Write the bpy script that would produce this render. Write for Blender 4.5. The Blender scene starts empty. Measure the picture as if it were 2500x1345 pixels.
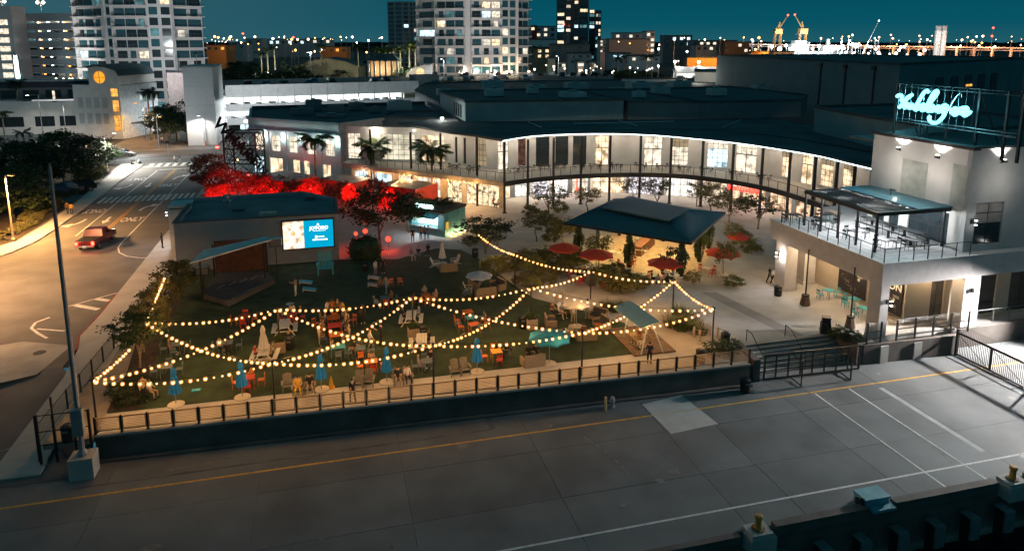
import bpy, bmesh, math, random
import numpy as np
from mathutils import Vector, Matrix, Euler
R = math.radians
random.seed(7)
scene = bpy.context.scene
COL = scene.collection

# ------------------------------------------------------------------ camera
F_PX, CX, CY, HOR, CAM_H = 1733.0, 1250.0, 407.5, 100.0, 22.0   # photo is 2500 px wide, cropped at the top
PITCH = math.atan((CY - HOR) / F_PX)
YAW = math.atan(465 / math.hypot(F_PX, CY - HOR))
cam = bpy.data.cameras.new('camera')
cam.sensor_fit = 'HORIZONTAL'; cam.sensor_width = 36
cam.lens = 36 * F_PX / 2500
cam.shift_y = -(672.5 - CY) / 2500
cam.clip_start = 0.5; cam.clip_end = 12000
camo = bpy.data.objects.new('camera', cam); COL.objects.link(camo)
camo.location = (0, 0, CAM_H)
camo.rotation_euler = (math.pi / 2 - PITCH, 0, -YAW)
scene.camera = camo

# ------------------------------------------------------------------ sky: dusk, sun just under the horizon
SUN_AZ = R(205)
w = bpy.data.worlds.new('World'); scene.world = w; w.use_nodes = True
nt = w.node_tree; nt.nodes.clear()
sky = nt.nodes.new('ShaderNodeTexSky'); sky.sky_type = 'NISHITA'; sky.sun_disc = False
sky.sun_elevation = R(-2.5); sky.sun_rotation = SUN_AZ; sky.ozone_density = 6.0; sky.air_density = 1.0; sky.dust_density = 0.4
tint = nt.nodes.new('ShaderNodeMix'); tint.data_type = 'RGBA'; tint.blend_type = 'MULTIPLY'; tint.inputs[0].default_value = 1
tint.inputs[7].default_value = (0.6, 1.0, 0.62, 1)
base = nt.nodes.new('ShaderNodeMix'); base.data_type = 'RGBA'; base.blend_type = 'ADD'; base.inputs[0].default_value = 1
# dusk gradient: slate afterglow in the west (left), teal elsewhere, hazier at the horizon
tc = nt.nodes.new('ShaderNodeTexCoord'); sx = nt.nodes.new('ShaderNodeSeparateXYZ'); nt.links.new(tc.outputs['Generated'], sx.inputs[0])
rz_ = nt.nodes.new('ShaderNodeValToRGB'); nt.links.new(sx.outputs[2], rz_.inputs[0]); rz_.color_ramp.elements[0].color = (0.012, 0.086, 0.112, 1); e_ = rz_.color_ramp.elements.new(0.022); e_.color = (0.002, 0.072, 0.106, 1); rz_.color_ramp.elements[-1].color = (0.002, 0.036, 0.048, 1)
e_ = rz_.color_ramp.elements.new(0.07); e_.color = (0.0005, 0.061, 0.092, 1); e_ = rz_.color_ramp.elements.new(0.4); e_.color = (0.001, 0.050, 0.070, 1)
rx_ = nt.nodes.new('ShaderNodeMapRange'); rx_.inputs[1].default_value = 0.2; rx_.inputs[2].default_value = -0.25; nt.links.new(sx.outputs[0], rx_.inputs[0])
wm = nt.nodes.new('ShaderNodeMix'); wm.data_type = 'RGBA'; wm.inputs[7].default_value = (0.024, 0.086, 0.112, 1); nt.links.new(rx_.outputs[0], wm.inputs[0]); nt.links.new(rz_.outputs[0], wm.inputs[6])
nt.links.new(wm.outputs[2], base.inputs[7])
bg = nt.nodes.new('ShaderNodeBackground'); bg.inputs[1].default_value = 1.0
gain = nt.nodes.new('ShaderNodeMix'); gain.data_type = 'RGBA'; gain.blend_type = 'MULTIPLY'; gain.inputs[0].default_value = 1
SKY_GAIN = 0.03
gain.inputs[7].default_value = (SKY_GAIN,) * 3 + (1,)
out = nt.nodes.new('ShaderNodeOutputWorld')
nt.links.new(sky.outputs[0], gain.inputs[6]); nt.links.new(gain.outputs[2], tint.inputs[6])
nt.links.new(tint.outputs[2], base.inputs[6]); nt.links.new(base.outputs[2], bg.inputs[0]); nt.links.new(bg.outputs[0], out.inputs[0])
# faint afterglow left in the west, behind the camera
sl = bpy.data.lights.new('afterglow', 'SUN'); sl.energy = 0.01; sl.angle = R(25); sl.color = (0.55, 0.9, 1.0)
so = bpy.data.objects.new('afterglow', sl); COL.objects.link(so)
so.rotation_euler = (R(72), 0, R(-25))

scene.view_settings.view_transform = 'Standard'; scene.view_settings.look = 'None'
scene.view_settings.exposure = 0.25; scene.view_settings.gamma = 1; scene.view_settings.use_curve_mapping = False
cy = scene.cycles
cy.max_bounces = 5; cy.diffuse_bounces = 3; cy.glossy_bounces = 2; cy.transmission_bounces = 4; cy.transparent_max_bounces = 6
cy.caustics_reflective = False; cy.caustics_refractive = False; cy.sample_clamp_indirect = 2.0; cy.use_denoising = True
try: cy.use_light_tree = True
except Exception: pass

# ------------------------------------------------------------------ helpers
_ct, _st = math.cos(PITCH), math.sin(PITCH)
_fw = Vector((math.sin(YAW) * _ct, math.cos(YAW) * _ct, -_st)); _rt = Vector((math.cos(YAW), -math.sin(YAW), 0)); _up = _rt.cross(_fw)
def at(px, py, z=0.0):
    """the ground point (level z) that the surveyed photo pixel shows"""
    d = _fw * F_PX + _rt * (px - CX) - _up * (py - CY); t = (z - CAM_H) / d.z
    return Vector((d.x * t, d.y * t, z))
def far(px, py, dist):
    d = (_fw * F_PX + _rt * (px - CX) - _up * (py - CY)) / F_PX
    return Vector((0, 0, CAM_H)) + d * dist

MATS = {}
def mat(name, rgb, rough=0.7, metal=0.0, var=0.18, scale=1.5, bump=0.0, bscale=30, spec=0.4, objvar=0.0, trans=0.0):
    if name in MATS: return MATS[name]
    m = bpy.data.materials.new(name); m.use_nodes = True; n = m.node_tree.nodes; l = m.node_tree.links
    b = n['Principled BSDF']; b.inputs['Roughness'].default_value = rough; b.inputs['Metallic'].default_value = metal
    b.inputs['Specular IOR Level'].default_value = spec
    if trans: b.inputs['Transmission Weight'].default_value = trans
    geo = n.new('ShaderNodeNewGeometry')
    nz = n.new('ShaderNodeTexNoise'); nz.inputs['Scale'].default_value = scale; nz.inputs['Detail'].default_value = 5
    l.new(geo.outputs['Position'], nz.inputs['Vector'])
    mr = n.new('ShaderNodeMapRange'); mr.inputs[1].default_value = 0.3; mr.inputs[2].default_value = 0.7
    mr.inputs[3].default_value = 1 - var; mr.inputs[4].default_value = 1 + var
    l.new(nz.outputs[0], mr.inputs[0])
    mx = n.new('ShaderNodeVectorMath'); mx.operation = 'SCALE'; mx.inputs[0].default_value = rgb[:3]
    l.new(mr.outputs[0], mx.inputs['Scale'])
    src = mx.outputs[0]
    if objvar:
        oi = n.new('ShaderNodeObjectInfo'); m2 = n.new('ShaderNodeMapRange'); m2.inputs[3].default_value = 1 - objvar; m2.inputs[4].default_value = 1 + objvar
        l.new(oi.outputs['Random'], m2.inputs[0]); v2 = n.new('ShaderNodeVectorMath'); v2.operation = 'SCALE'
        l.new(src, v2.inputs[0]); l.new(m2.outputs[0], v2.inputs['Scale']); src = v2.outputs[0]
    l.new(src, b.inputs['Base Color'])
    if bump:
        n2 = n.new('ShaderNodeTexNoise'); n2.inputs['Scale'].default_value = bscale; n2.inputs['Detail'].default_value = 4
        l.new(geo.outputs['Position'], n2.inputs['Vector'])
        bp = n.new('ShaderNodeBump'); bp.inputs['Strength'].default_value = bump; bp.inputs['Distance'].default_value = 0.05
        l.new(n2.outputs[0], bp.inputs['Height']); l.new(bp.outputs[0], b.inputs['Normal'])
    MATS[name] = m; return m
def emit(name, rgb, strength=1.0, vary=0.0, scale=1.2, rgb2=None):
    """a surface that gives off light; vary = uneven brightness of what is lit behind it"""
    if name in MATS: return MATS[name]
    m = bpy.data.materials.new(name); m.use_nodes = True; n = m.node_tree.nodes; l = m.node_tree.links; n.clear()
    o = n.new('ShaderNodeOutputMaterial'); e = n.new('ShaderNodeEmission')
    e.inputs[0].default_value = tuple(rgb) + (1,); e.inputs[1].default_value = strength
    if vary:
        geo = n.new('ShaderNodeNewGeometry'); nz = n.new('ShaderNodeTexNoise'); nz.inputs['Scale'].default_value = scale; nz.inputs['Detail'].default_value = 4
        l.new(geo.outputs['Position'], nz.inputs['Vector'])
        mr = n.new('ShaderNodeMapRange'); mr.inputs[1].default_value = 0.35; mr.inputs[2].default_value = 0.65
        mr.inputs[3].default_value = strength * (1 - vary); mr.inputs[4].default_value = strength * (1 + vary * 0.4)
        l.new(nz.outputs[0], mr.inputs[0]); l.new(mr.outputs[0], e.inputs[1])
        if rgb2:
            mx = n.new('ShaderNodeMix'); mx.data_type = 'RGBA'; mx.inputs[6].default_value = tuple(rgb) + (1,); mx.inputs[7].default_value = tuple(rgb2) + (1,)
            nz2 = n.new('ShaderNodeTexNoise'); nz2.inputs['Scale'].default_value = scale * 0.7
            l.new(geo.outputs['Position'], nz2.inputs['Vector']); l.new(nz2.outputs[0], mx.inputs[0]); l.new(mx.outputs[2], e.inputs[0])
    l.new(e.outputs[0], o.inputs[0]); MATS[name] = m; return m
def glassmat(name, rgb, rough=0.12):
    return mat(name, rgb, rough=rough, var=0.05, spec=0.8)

class MB:
    """collects faces for ONE mesh"""
    def __init__(s): s.v = []; s.f = []; s.mi = []; s.cur = 0
    def slot(s, i): s.cur = i; return s
    def face(s, pts):
        k = len(s.v); s.v.extend(tuple(p) for p in pts); s.f.append(tuple(range(k, k + len(pts)))); s.mi.append(s.cur); return s
    def idx(s, vs, fs):
        k = len(s.v); s.v.extend(tuple(p) for p in vs)
        for f in fs: s.f.append(tuple(i + k for i in f)); s.mi.append(s.cur)
        return s
    def box(s, x0, y0, z0, x1, y1, z1):
        return s.idx([(x0,y0,z0),(x1,y0,z0),(x1,y1,z0),(x0,y1,z0),(x0,y0,z1),(x1,y0,z1),(x1,y1,z1),(x0,y1,z1)],
                     [(0,3,2,1),(4,5,6,7),(0,1,5,4),(1,2,6,5),(2,3,7,6),(3,0,4,7)])
    def cbox(s, c, sz, rz=0.0, tx=0.0, ty=0.0):
        m = Matrix.Translation(c) @ Euler((tx, ty, rz)).to_matrix().to_4x4()
        hx, hy, hz = sz[0]/2, sz[1]/2, sz[2]/2
        vs = [m @ Vector(p) for p in [(-hx,-hy,-hz),(hx,-hy,-hz),(hx,hy,-hz),(-hx,hy,-hz),(-hx,-hy,hz),(hx,-hy,hz),(hx,hy,hz),(-hx,hy,hz)]]
        return s.idx(vs, [(0,3,2,1),(4,5,6,7),(0,1,5,4),(1,2,6,5),(2,3,7,6),(3,0,4,7)])
    def wall(s, p, q, z0, z1, th=0.2, side=0.0):
        """vertical slab along p-q; side shifts it (in thicknesses) to the left of p->q"""
        p = Vector((p[0], p[1], 0)); q = Vector((q[0], q[1], 0)); d = (q - p).normalized(); n = Vector((-d.y, d.x, 0))
        a = n * th * (side + 0.5); b = n * th * (side - 0.5)
        vs = [p+b, q+b, q+a, p+a]
        return s.idx([(v.x,v.y,z0) for v in vs] + [(v.x,v.y,z1) for v in vs], [(0,3,2,1),(4,5,6,7),(0,1,5,4),(1,2,6,5),(2,3,7,6),(3,0,4,7)])
    def prism(s, poly, z0, z1):
        n = len(poly); a = sum(poly[i][0]*poly[(i+1)%n][1]-poly[(i+1)%n][0]*poly[i][1] for i in range(n))
        if a < 0: poly = poly[::-1]
        k = len(s.v); s.v.extend([(p[0],p[1],z0) for p in poly] + [(p[0],p[1],z1) for p in poly])
        s.f.append(tuple(k+i for i in reversed(range(n)))); s.f.append(tuple(k+n+i for i in range(n))); s.mi += [s.cur]*2
        for i in range(n):
            j = (i+1) % n; s.f.append((k+i, k+j, k+n+j, k+n+i)); s.mi.append(s.cur)
        return s
    def bar(s, p, q, r, n=6, r2=None, cap=True):
        p = Vector(p); q = Vector(q); r2 = r if r2 is None else r2; d = (q - p)
        if d.length < 1e-6: return s
        d.normalize(); a = d.orthogonal().normalized(); b = d.cross(a); k = len(s.v)
        for c, rr in ((p, r), (q, r2)):
            for i in range(n):
                t = 2*math.pi*(i+0.5)/n; s.v.append(tuple(c + (a*math.cos(t) + b*math.sin(t))*rr))
        for i in range(n):
            j = (i+1) % n; s.f.append((k+i, k+j, k+n+j, k+n+i)); s.mi.append(s.cur)
        if cap:
            s.f.append(tuple(k+i for i in reversed(range(n)))); s.f.append(tuple(k+n+i for i in range(n))); s.mi += [s.cur]*2
        return s
    def path(s, pts, r, n=5):
        for a, b in zip(pts[:-1], pts[1:]): s.bar(a, b, r, n, cap=True)
        return s
    def lathe(s, prof, n=16, c=(0,0,0)):
        k = len(s.v)
        for r, z in prof:
            for i in range(n):
                t = 2*math.pi*i/n; s.v.append((c[0]+r*math.cos(t), c[1]+r*math.sin(t), c[2]+z))
        for j in range(len(prof)-1):
            for i in range(n):
                i2 = (i+1) % n; s.f.append((k+j*n+i, k+j*n+i2, k+(j+1)*n+i2, k+(j+1)*n+i)); s.mi.append(s.cur)
        s.f.append(tuple(k+i for i in reversed(range(n)))); s.mi.append(s.cur)
        s.f.append(tuple(k+(len(prof)-1)*n+i for i in range(n))); s.mi.append(s.cur)
        return s
    def ball(s, c, r, n=8, m=5, sz=1.0):
        return s.lathe([(max(0.001, r*math.sin(math.pi*j/m)), -r*sz*math.cos(math.pi*j/m)) for j in range(m+1)], n, c)
    def mesh(s, name):
        me = bpy.data.meshes.new(name); me.from_pydata(s.v, [], s.f)
        if any(s.mi): me.polygons.foreach_set('material_index', s.mi)
        me.update(); return me

def put(name, me, mats, parent=None, loc=(0,0,0), rz=0.0, sc=1.0, smooth=False, rot=None):
    """link a mesh (or MB) as one object"""
    if isinstance(me, MB): me = me.mesh(name)
    if not isinstance(mats, (list, tuple)): mats = [mats]
    if mats and mats[0] is not None and len(me.materials) == 0:
        for m in mats: me.materials.append(m)
    if smooth: me.polygons.foreach_set('use_smooth', [True]*len(me.polygons))
    o = bpy.data.objects.new(name, me); COL.objects.link(o)
    o.location = loc; o.rotation_euler = rot if rot is not None else (0, 0, rz)
    o.scale = (sc, sc, sc) if not isinstance(sc, (tuple, list)) else sc
    if parent is not None: o.parent = parent
    return o
def tag(o, label, cat, group=None):
    o['label'] = label; o['category'] = cat
    if group: o['group'] = group
    return o
def thing(name, label, cat, loc=(0,0,0), rz=0.0, group=None):
    o = bpy.data.objects.new(name, None); COL.objects.link(o); o.empty_display_size = 0.2
    o.location = loc; o.rotation_euler = (0, 0, rz); return tag(o, label, cat, group)
def wpart(root, name, mb, m, smooth=False, parent=None):
    """a part whose mesh is written in world coordinates, under an unrotated root"""
    o = put(name, mb, m, parent or root, smooth=smooth)
    if parent is None: o.location = -Vector(root.location)
    return o
def struct(name, mb, m): o = put(name, mb, m); o['kind'] = 'structure'; return o
def dup(root, loc, rz, label, group=None, sc=None):
    r = root.copy(); COL.objects.link(r); r.location = loc; r.rotation_euler = (0, 0, rz); r['label'] = label
    if group: r['group'] = group
    if sc is not None: r.scale = (sc, sc, sc) if not isinstance(sc, tuple) else sc
    for ch in list(root.children):
        c = ch.copy(); COL.objects.link(c); c.parent = r
        for g in list(ch.children):
            d = g.copy(); COL.objects.link(d); d.parent = c
    return r
LAMP_GAIN = 1.7
def lamp(kind, loc, energy, color=(1,1,1), radius=0.15, parent=None, aim=None, angle=90, blend=0.6, size=None, spread=None):
    l = bpy.data.lights.new('lamp_light', kind); l.energy = energy * LAMP_GAIN; l.color = color
    if kind == 'AREA':
        l.shape = 'RECTANGLE'; l.size = size[0]; l.size_y = size[1]
        if spread: l.spread = R(spread)
    else: l.shadow_soft_size = radius
    if kind == 'SPOT': l.spot_size = R(angle); l.spot_blend = blend
    o = bpy.data.objects.new('lamp_light', l); COL.objects.link(o)
    loc = Vector(loc)
    if aim is not None: o.rotation_euler = (Vector(aim) - loc).to_track_quat('-Z', 'Y').to_euler()
    o.location = loc
    if parent is not None: o.parent = parent; o.location = loc - Vector(parent.location)
    return o
def text_mesh(s, size=1.0, depth=0.02, align='CENTER', bold=0.0, shear=0.0):
    c = bpy.data.curves.new('txt', 'FONT'); c.body = s; c.size = size; c.extrude = depth; c.align_x = align; c.align_y = 'CENTER'; c.offset = bold; c.shear = shear
    c.resolution_u = 3
    o = bpy.data.objects.new('txt', c); COL.objects.link(o)
    bpy.context.view_layer.update()
    me = bpy.data.meshes.new_from_object(o.evaluated_get(bpy.context.evaluated_depsgraph_get()))
    bpy.data.objects.remove(o); bpy.data.curves.remove(c); me.materials.clear(); return me
def lerp(a, b, t): return Vector(a) * (1-t) + Vector(b) * t

# shared materials
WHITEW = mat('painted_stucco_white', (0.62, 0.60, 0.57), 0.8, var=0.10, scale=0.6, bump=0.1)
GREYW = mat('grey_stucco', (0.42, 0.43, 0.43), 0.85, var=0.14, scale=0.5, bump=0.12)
TEALW = mat('pale_teal_stucco', (0.36, 0.52, 0.54), 0.8, var=0.08, scale=0.5)
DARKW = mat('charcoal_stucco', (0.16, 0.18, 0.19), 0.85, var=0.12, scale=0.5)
ROOF = mat('dark_roof_membrane', (0.07, 0.085, 0.09), 0.8, var=0.35, scale=0.25, bump=0.1)
BLACKM = mat('black_painted_metal', (0.025, 0.026, 0.028), 0.45, 0.3, var=0.15)
GREYM = mat('grey_galvanised_metal', (0.32, 0.34, 0.35), 0.45, 0.7, var=0.15, scale=3)
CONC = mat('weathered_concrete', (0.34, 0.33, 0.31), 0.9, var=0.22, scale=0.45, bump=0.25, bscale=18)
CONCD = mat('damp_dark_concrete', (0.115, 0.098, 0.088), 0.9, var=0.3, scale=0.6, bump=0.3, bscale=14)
GLASSD = glassmat('dark_window_glass', (0.02, 0.03, 0.035))
GLASST = glassmat('teal_window_glass', (0.03, 0.10, 0.12))
LITW = emit('warm_lit_room', (1.0, 0.80, 0.55), 1.5, 0.75, 0.9, (1.0, 0.62, 0.32))
LITC = emit('cool_lit_room', (0.85, 0.95, 1.0), 1.6, 0.75, 0.8, (0.45, 0.85, 1.0))
LITN = emit('bright_lit_room', (1.0, 0.86, 0.68), 1.15, 0.55, 1.3, (1.0, 0.84, 0.62))
LITO = emit('orange_lit_stair', (1.0, 0.42, 0.08), 1.3, 0.6, 0.8)
BULB = emit('warm_bulb', (1.0, 0.66, 0.26), 14.0)
WHITEL = emit('white_lamp_glow', (1.0, 0.95, 0.88), 18.0)
SODIUM = emit('orange_lamp_glow', (1.0, 0.42, 0.10), 16.0)
REDL = emit('red_beacon_glow', (1.0, 0.06, 0.03), 10.0)

# ================================================================== GROUND
D = -1.4                                   # level of the concrete dock below the plaza
GROUNDM = mat('dark_city_ground', (0.045, 0.045, 0.04), 0.95, var=0.5, scale=0.02)
SOIL = mat('mulch_soil', (0.045, 0.032, 0.022), 0.95, var=0.5, scale=2.5, bump=0.6, bscale=12)
ASPH = mat('asphalt', (0.13, 0.125, 0.12), 0.85, var=0.22, scale=0.35, bump=0.25, bscale=40)
PLAZA = mat('plaza_shell_concrete', (0.39, 0.37, 0.35), 0.9, var=0.14, scale=0.5, bump=0.15)
WALK = mat('pale_sidewalk_concrete', (0.42, 0.40, 0.37), 0.9, var=0.12, scale=0.6, bump=0.15)
LAWN = mat('artificial_turf', (0.034, 0.055, 0.024), 0.95, var=0.42, scale=0.9, bump=0.8, bscale=45)
PAINTW = mat('worn_white_road_paint', (0.66, 0.65, 0.62), 0.8, var=0.2, scale=4)
PAINTY = mat('worn_yellow_road_paint', (0.62, 0.33, 0.06), 0.8, var=0.25, scale=4)
CURBR = mat('red_kerb_paint', (0.28, 0.05, 0.035), 0.8, var=0.3, scale=3)
WATER = mat('dark_harbour_water', (0.008, 0.014, 0.016), 0.12, var=0.2, scale=0.3, bump=0.5, bscale=1.2, spec=0.6)

def sheet(pts, z): return MB().face([(p[0], p[1], z) for p in pts])
struct('ground', sheet([(-7000, 52), (-14.3, 52), (-14.3, 60), (79.5, 60), (79.5, 42), (7000, 42), (7000, 11000), (-7000, 11000)], -0.12), GROUNDM)
struct('harbour_water', MB().face([(-500, -300, -4.2), (500, -300, -4.2), (500, 26.6, -4.2), (-500, 26.6, -4.2)]), WATER)
# road running away on the left, and the cross street behind the shops
struct('road', sheet([(-60, 52), (-18.2, 52), (-18.2, 150), (-60, 150)], -0.06), ASPH)
struct('ramp_road', MB().face([(-60, 40, D+0.02), (-14, 40, D+0.02), (-14, 45, -0.9), (-18.2, 52.0, -0.06), (-60, 52.0, -0.06)]), ASPH)
struct('cross_street', sheet([(-140, 141), (10, 141), (10, 166), (-140, 166)], -0.05), ASPH)
struct('side_street', sheet([(-44, 166), (-30, 166), (-30, 260), (-44, 260)], -0.045), ASPH)
# sidewalks with real kerbs
struct('sidewalk_left', MB().prism([(-33.9, 81.0), (-32.6, 83.4), (-31.7, 87.4), (-31.5, 92.7), (-31.6, 102.8), (-32.1, 139.5), (-36, 140.5), (-35.0, 128.5), (-33.7, 106.5), (-33.5, 94.7), (-33.7, 88.1), (-36, 84.0), (-44, 81)], -0.2, 0.08), WALK)
struct('sidewalk_right', MB().prism([(-18.4, 139), (-18.4, 61.5), (-18.6, 57.2), (-18.0, 54.6), (-17.5, 50), (-15.2, 50), (-14.9, 66), (-14.6, 84), (-13.5, 139)], -0.3, 0.09), WALK)
struct('sidewalk_slope', MB().idx([(-17.5,50,0.088),(-15.9,50,0.088),(-15.9,40.6,-1.25),(-18.5,40.6,-1.25),(-17.5,50,-0.3),(-15.9,50,-0.3),(-15.9,40.6,-1.6),(-18.5,40.6,-1.6)], [(0,3,2,1),(4,5,6,7),(0,1,5,4),(1,2,6,5),(2,3,7,6),(3,0,4,7)]), WALK)
struct('red_kerb', MB().prism([(-18.42, 66.5), (-18.42, 61.5), (-18.62, 57.2), (-18.05, 54.5), (-18.16, 54.4), (-18.75, 57.2), (-18.54, 61.5), (-18.54, 66.5)], -0.2, 0.094), CURBR)
struct('cross_street_sidewalk', MB().prism([(-140, 166), (-45, 166), (-45, 170), (-140, 170)], -0.2, 0.08), WALK)
struct('garden_bed_left', sheet([(-34.2, 84), (-34.0, 94), (-34.1, 106), (-35.4, 128), (-36.4, 141), (-140, 141), (-140, 84)], -0.02), SOIL)
struct('apron_concrete', sheet([(-30, 47), (-19.5, 51.2), (-18.8, 55.8), (-22.5, 57.5), (-34, 55), (-34, 47)], -0.054), CONC)
# plaza, lawn, front walk
struct('plaza', MB().prism([(-14.4, 41.95), (27.8, 40.5), (29.2, 43.36), (36.6, 43.36), (36.8, 41.9), (80, 41.9), (80, 118), (-13.6, 136), (-13.6, 84), (-14.4, 66)], -0.5, 0.0), PLAZA)
lawn_poly = [(-13.4, 44.2), (22.4, 43.7), (22.2, 49.2), (20.2, 52.2), (18.4, 54.3), (16.8, 56.3), (15.9, 60.7), (14.6, 68.6), (13.4, 72.2), (10.9, 73.4), (6.6, 70.6), (1.0, 71.9), (-14.3, 71.9), (-14.3, 66), (-13.6, 60), (-13.9, 54)]
struct('lawn', sheet(lawn_poly, 0.012), LAWN)
struct('front_walk', sheet([(-13.3, 42.2), (23.0, 41.3), (22.6, 43.66), (-13.3, 44.16)], 0.008), mat('front_walk_concrete', (0.45, 0.42, 0.37), 0.9, var=0.12, scale=0.8, bump=0.15))
struct('side_path', sheet([(23.9, 43.2), (26.6, 41.2), (28.2, 41.0), (29.0, 43.5), (25.6, 49.0), (22.6, 53.4), (20.6, 53.3), (22.6, 49.6)], 0.007), mat('sandy_path_concrete', (0.42, 0.37, 0.30), 0.9, var=0.12, scale=0.8))
struct('ramp_plaza', sheet([(29.6, 43.4), (36.4, 43.4), (38.4, 47.0), (38.4, 53), (31, 54.4), (26, 55.6)], 0.005), mat('brushed_grey_concrete', (0.40, 0.40, 0.41), 0.85, var=0.12, scale=0.7, bump=0.2))
struct('ramp_band', sheet([(33.2, 43.45), (34.4, 43.45), (33.0, 53.6), (31.6, 53.8)], 0.009), mat('dark_concrete_band', (0.25, 0.25, 0.26), 0.85, var=0.12, scale=0.7))

# ------------------------------------------------ dock of cast slabs
dock = struct('dock', MB().box(-60, 26.9, -6.0, 110, 42.2, D - 0.06), CONCD)
SLAB = mat('dock_slab_concrete', (0.142, 0.150, 0.154), 0.8, var=0.26, scale=0.3, bump=0.3, bscale=10, objvar=0.10)
xs = [-60, -42, -28.5, -20.0, -12.2, -4.3, 3.3, 11.05, 19.2, 22.5, 28.7, 36.3, 44.5, 52, 60, 75, 92, 110]; ys = [26.95, 31.6, 36.0, 42.1]
for i in range(len(xs) - 1):
    for j in range(3):
        x0, x1, y0, y1 = xs[i] + 0.012, xs[i+1] - 0.012, ys[j] + 0.012, ys[j+1] - 0.012
        put('concrete_slab', MB().box(x0, y0, D - 0.059, x1, y1, D + random.uniform(-0.004, 0.004)), SLAB, dock)
put('pale_patch', MB().prism([(19.2, 39.4), (22.3, 39.9), (22.75, 36.0), (19.4, 35.7)], D - 0.02, D + 0.008), mat('new_concrete_patch', (0.46, 0.46, 0.45), 0.85, var=0.1, scale=1), dock)
def stripe(name, p, q, wdt, z, m, parent): 
    d = (Vector(q) - Vector(p)).normalized(); n = Vector((-d.y, d.x)) * wdt / 2; p = Vector(p); q = Vector(q)
    return put(name, MB().face([(*(p - n), z), (*(q - n), z), (*(q + n), z), (*(p + n), z)]), m, parent)
stripe('yellow_line', (-60, 38.2), (19.2, 37.95), 0.15, D + 0.012, PAINTY, dock); stripe('yellow_line', (22.5, 37.95), (110, 37.95), 0.15, D + 0.012, PAINTY, dock)
stripe('yellow_line', (19.2, 37.95), (22.5, 37.95), 0.12, D + 0.013, mat('faded_yellow_paint', (0.48, 0.40, 0.28), 0.85), dock)
stripe('white_line', (5, 28.6), (110, 28.65), 0.13, D + 0.012, PAINTW, dock)
stripe('white_line', (31.1, 37.75), (31.1, 27.2), 0.12, D + 0.0145, PAINTW, dock); stripe('white_line', (33.8, 37.75), (33.8, 27.2), 0.12, D + 0.0145, PAINTW, dock)
SLABS = mat('saw_cut_stain', (0.12, 0.12, 0.125), 0.8, var=0.4, scale=0.8)
stripe('repair_strip', (36.0, 37.3), (36.0, 29.4), 0.35, D + 0.010, mat('pale_joint_strip', (0.38, 0.39, 0.40), 0.85), dock)
put('kerb_outline', MB().box(-14, 38.9, D-.02, 9.0, 39.05, D+0.014).box(8.9, 39.05, D-.02, 9.25, 40.5, D+0.016), SLABS, dock)
STAIN = mat('oil_stain', (0.16, 0.155, 0.15), 0.6, var=0.4, scale=2.0)
rs = random.Random(9)
for i in range(30):      # oil spots, tyre rubs and hairline cracks
    x, y = rs.uniform(-10, 50), rs.uniform(27.6, 40.0); k = rs.random(); z = D + 0.0165 + i*.0001; m_ = MB()
    if k < .4: r_ = rs.uniform(.1, .45); m_.face([(x + math.cos(a)*r_*rs.uniform(.5, 1.2), y + math.sin(a)*r_*rs.uniform(.5, 1.1), z) for a in [j*.628 for j in range(10)]]); put('oil_stain', m_, STAIN, dock)
    elif k < .7:
        a = rs.gauss(1.57, .25) if rs.random() < .6 else rs.gauss(0, .15); L_ = rs.uniform(2, 6); w_ = rs.uniform(.08, .16); n_ = 10; P_ = [(x + math.cos(a + j*.02)*L_*j/n_, min(41.9, max(27.1, y + math.sin(a + j*.02)*L_*j/n_))) for j in range(n_+1)]
        for q0, q1 in zip(P_[:-1], P_[1:]): m_.face([(q0[0]-w_/2, q0[1]-w_/2, z), (q1[0]-w_/2, q1[1]-w_/2, z), (q1[0]+w_/2, q1[1]+w_/2, z), (q0[0]+w_/2, q0[1]+w_/2, z)])
        put('tyre_mark', m_, mat('tyre_rub', (0.17, 0.165, 0.16), 0.8, var=.4, scale=3), dock)
    else:
        a = rs.uniform(0, 3.14); px_, py_ = x, y; 
        for j in range(9): a += rs.gauss(0, .45); qx, qy = px_ + math.cos(a)*.45, min(41.9, max(27.1, py_ + math.sin(a)*.45)); m_.face([(px_, py_, z), (qx, qy, z), (qx+.025, qy+.03, z), (px_+.025, py_+.03, z)]); px_, py_ = qx, qy
        put('crack', m_, SLABS, dock)
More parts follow.
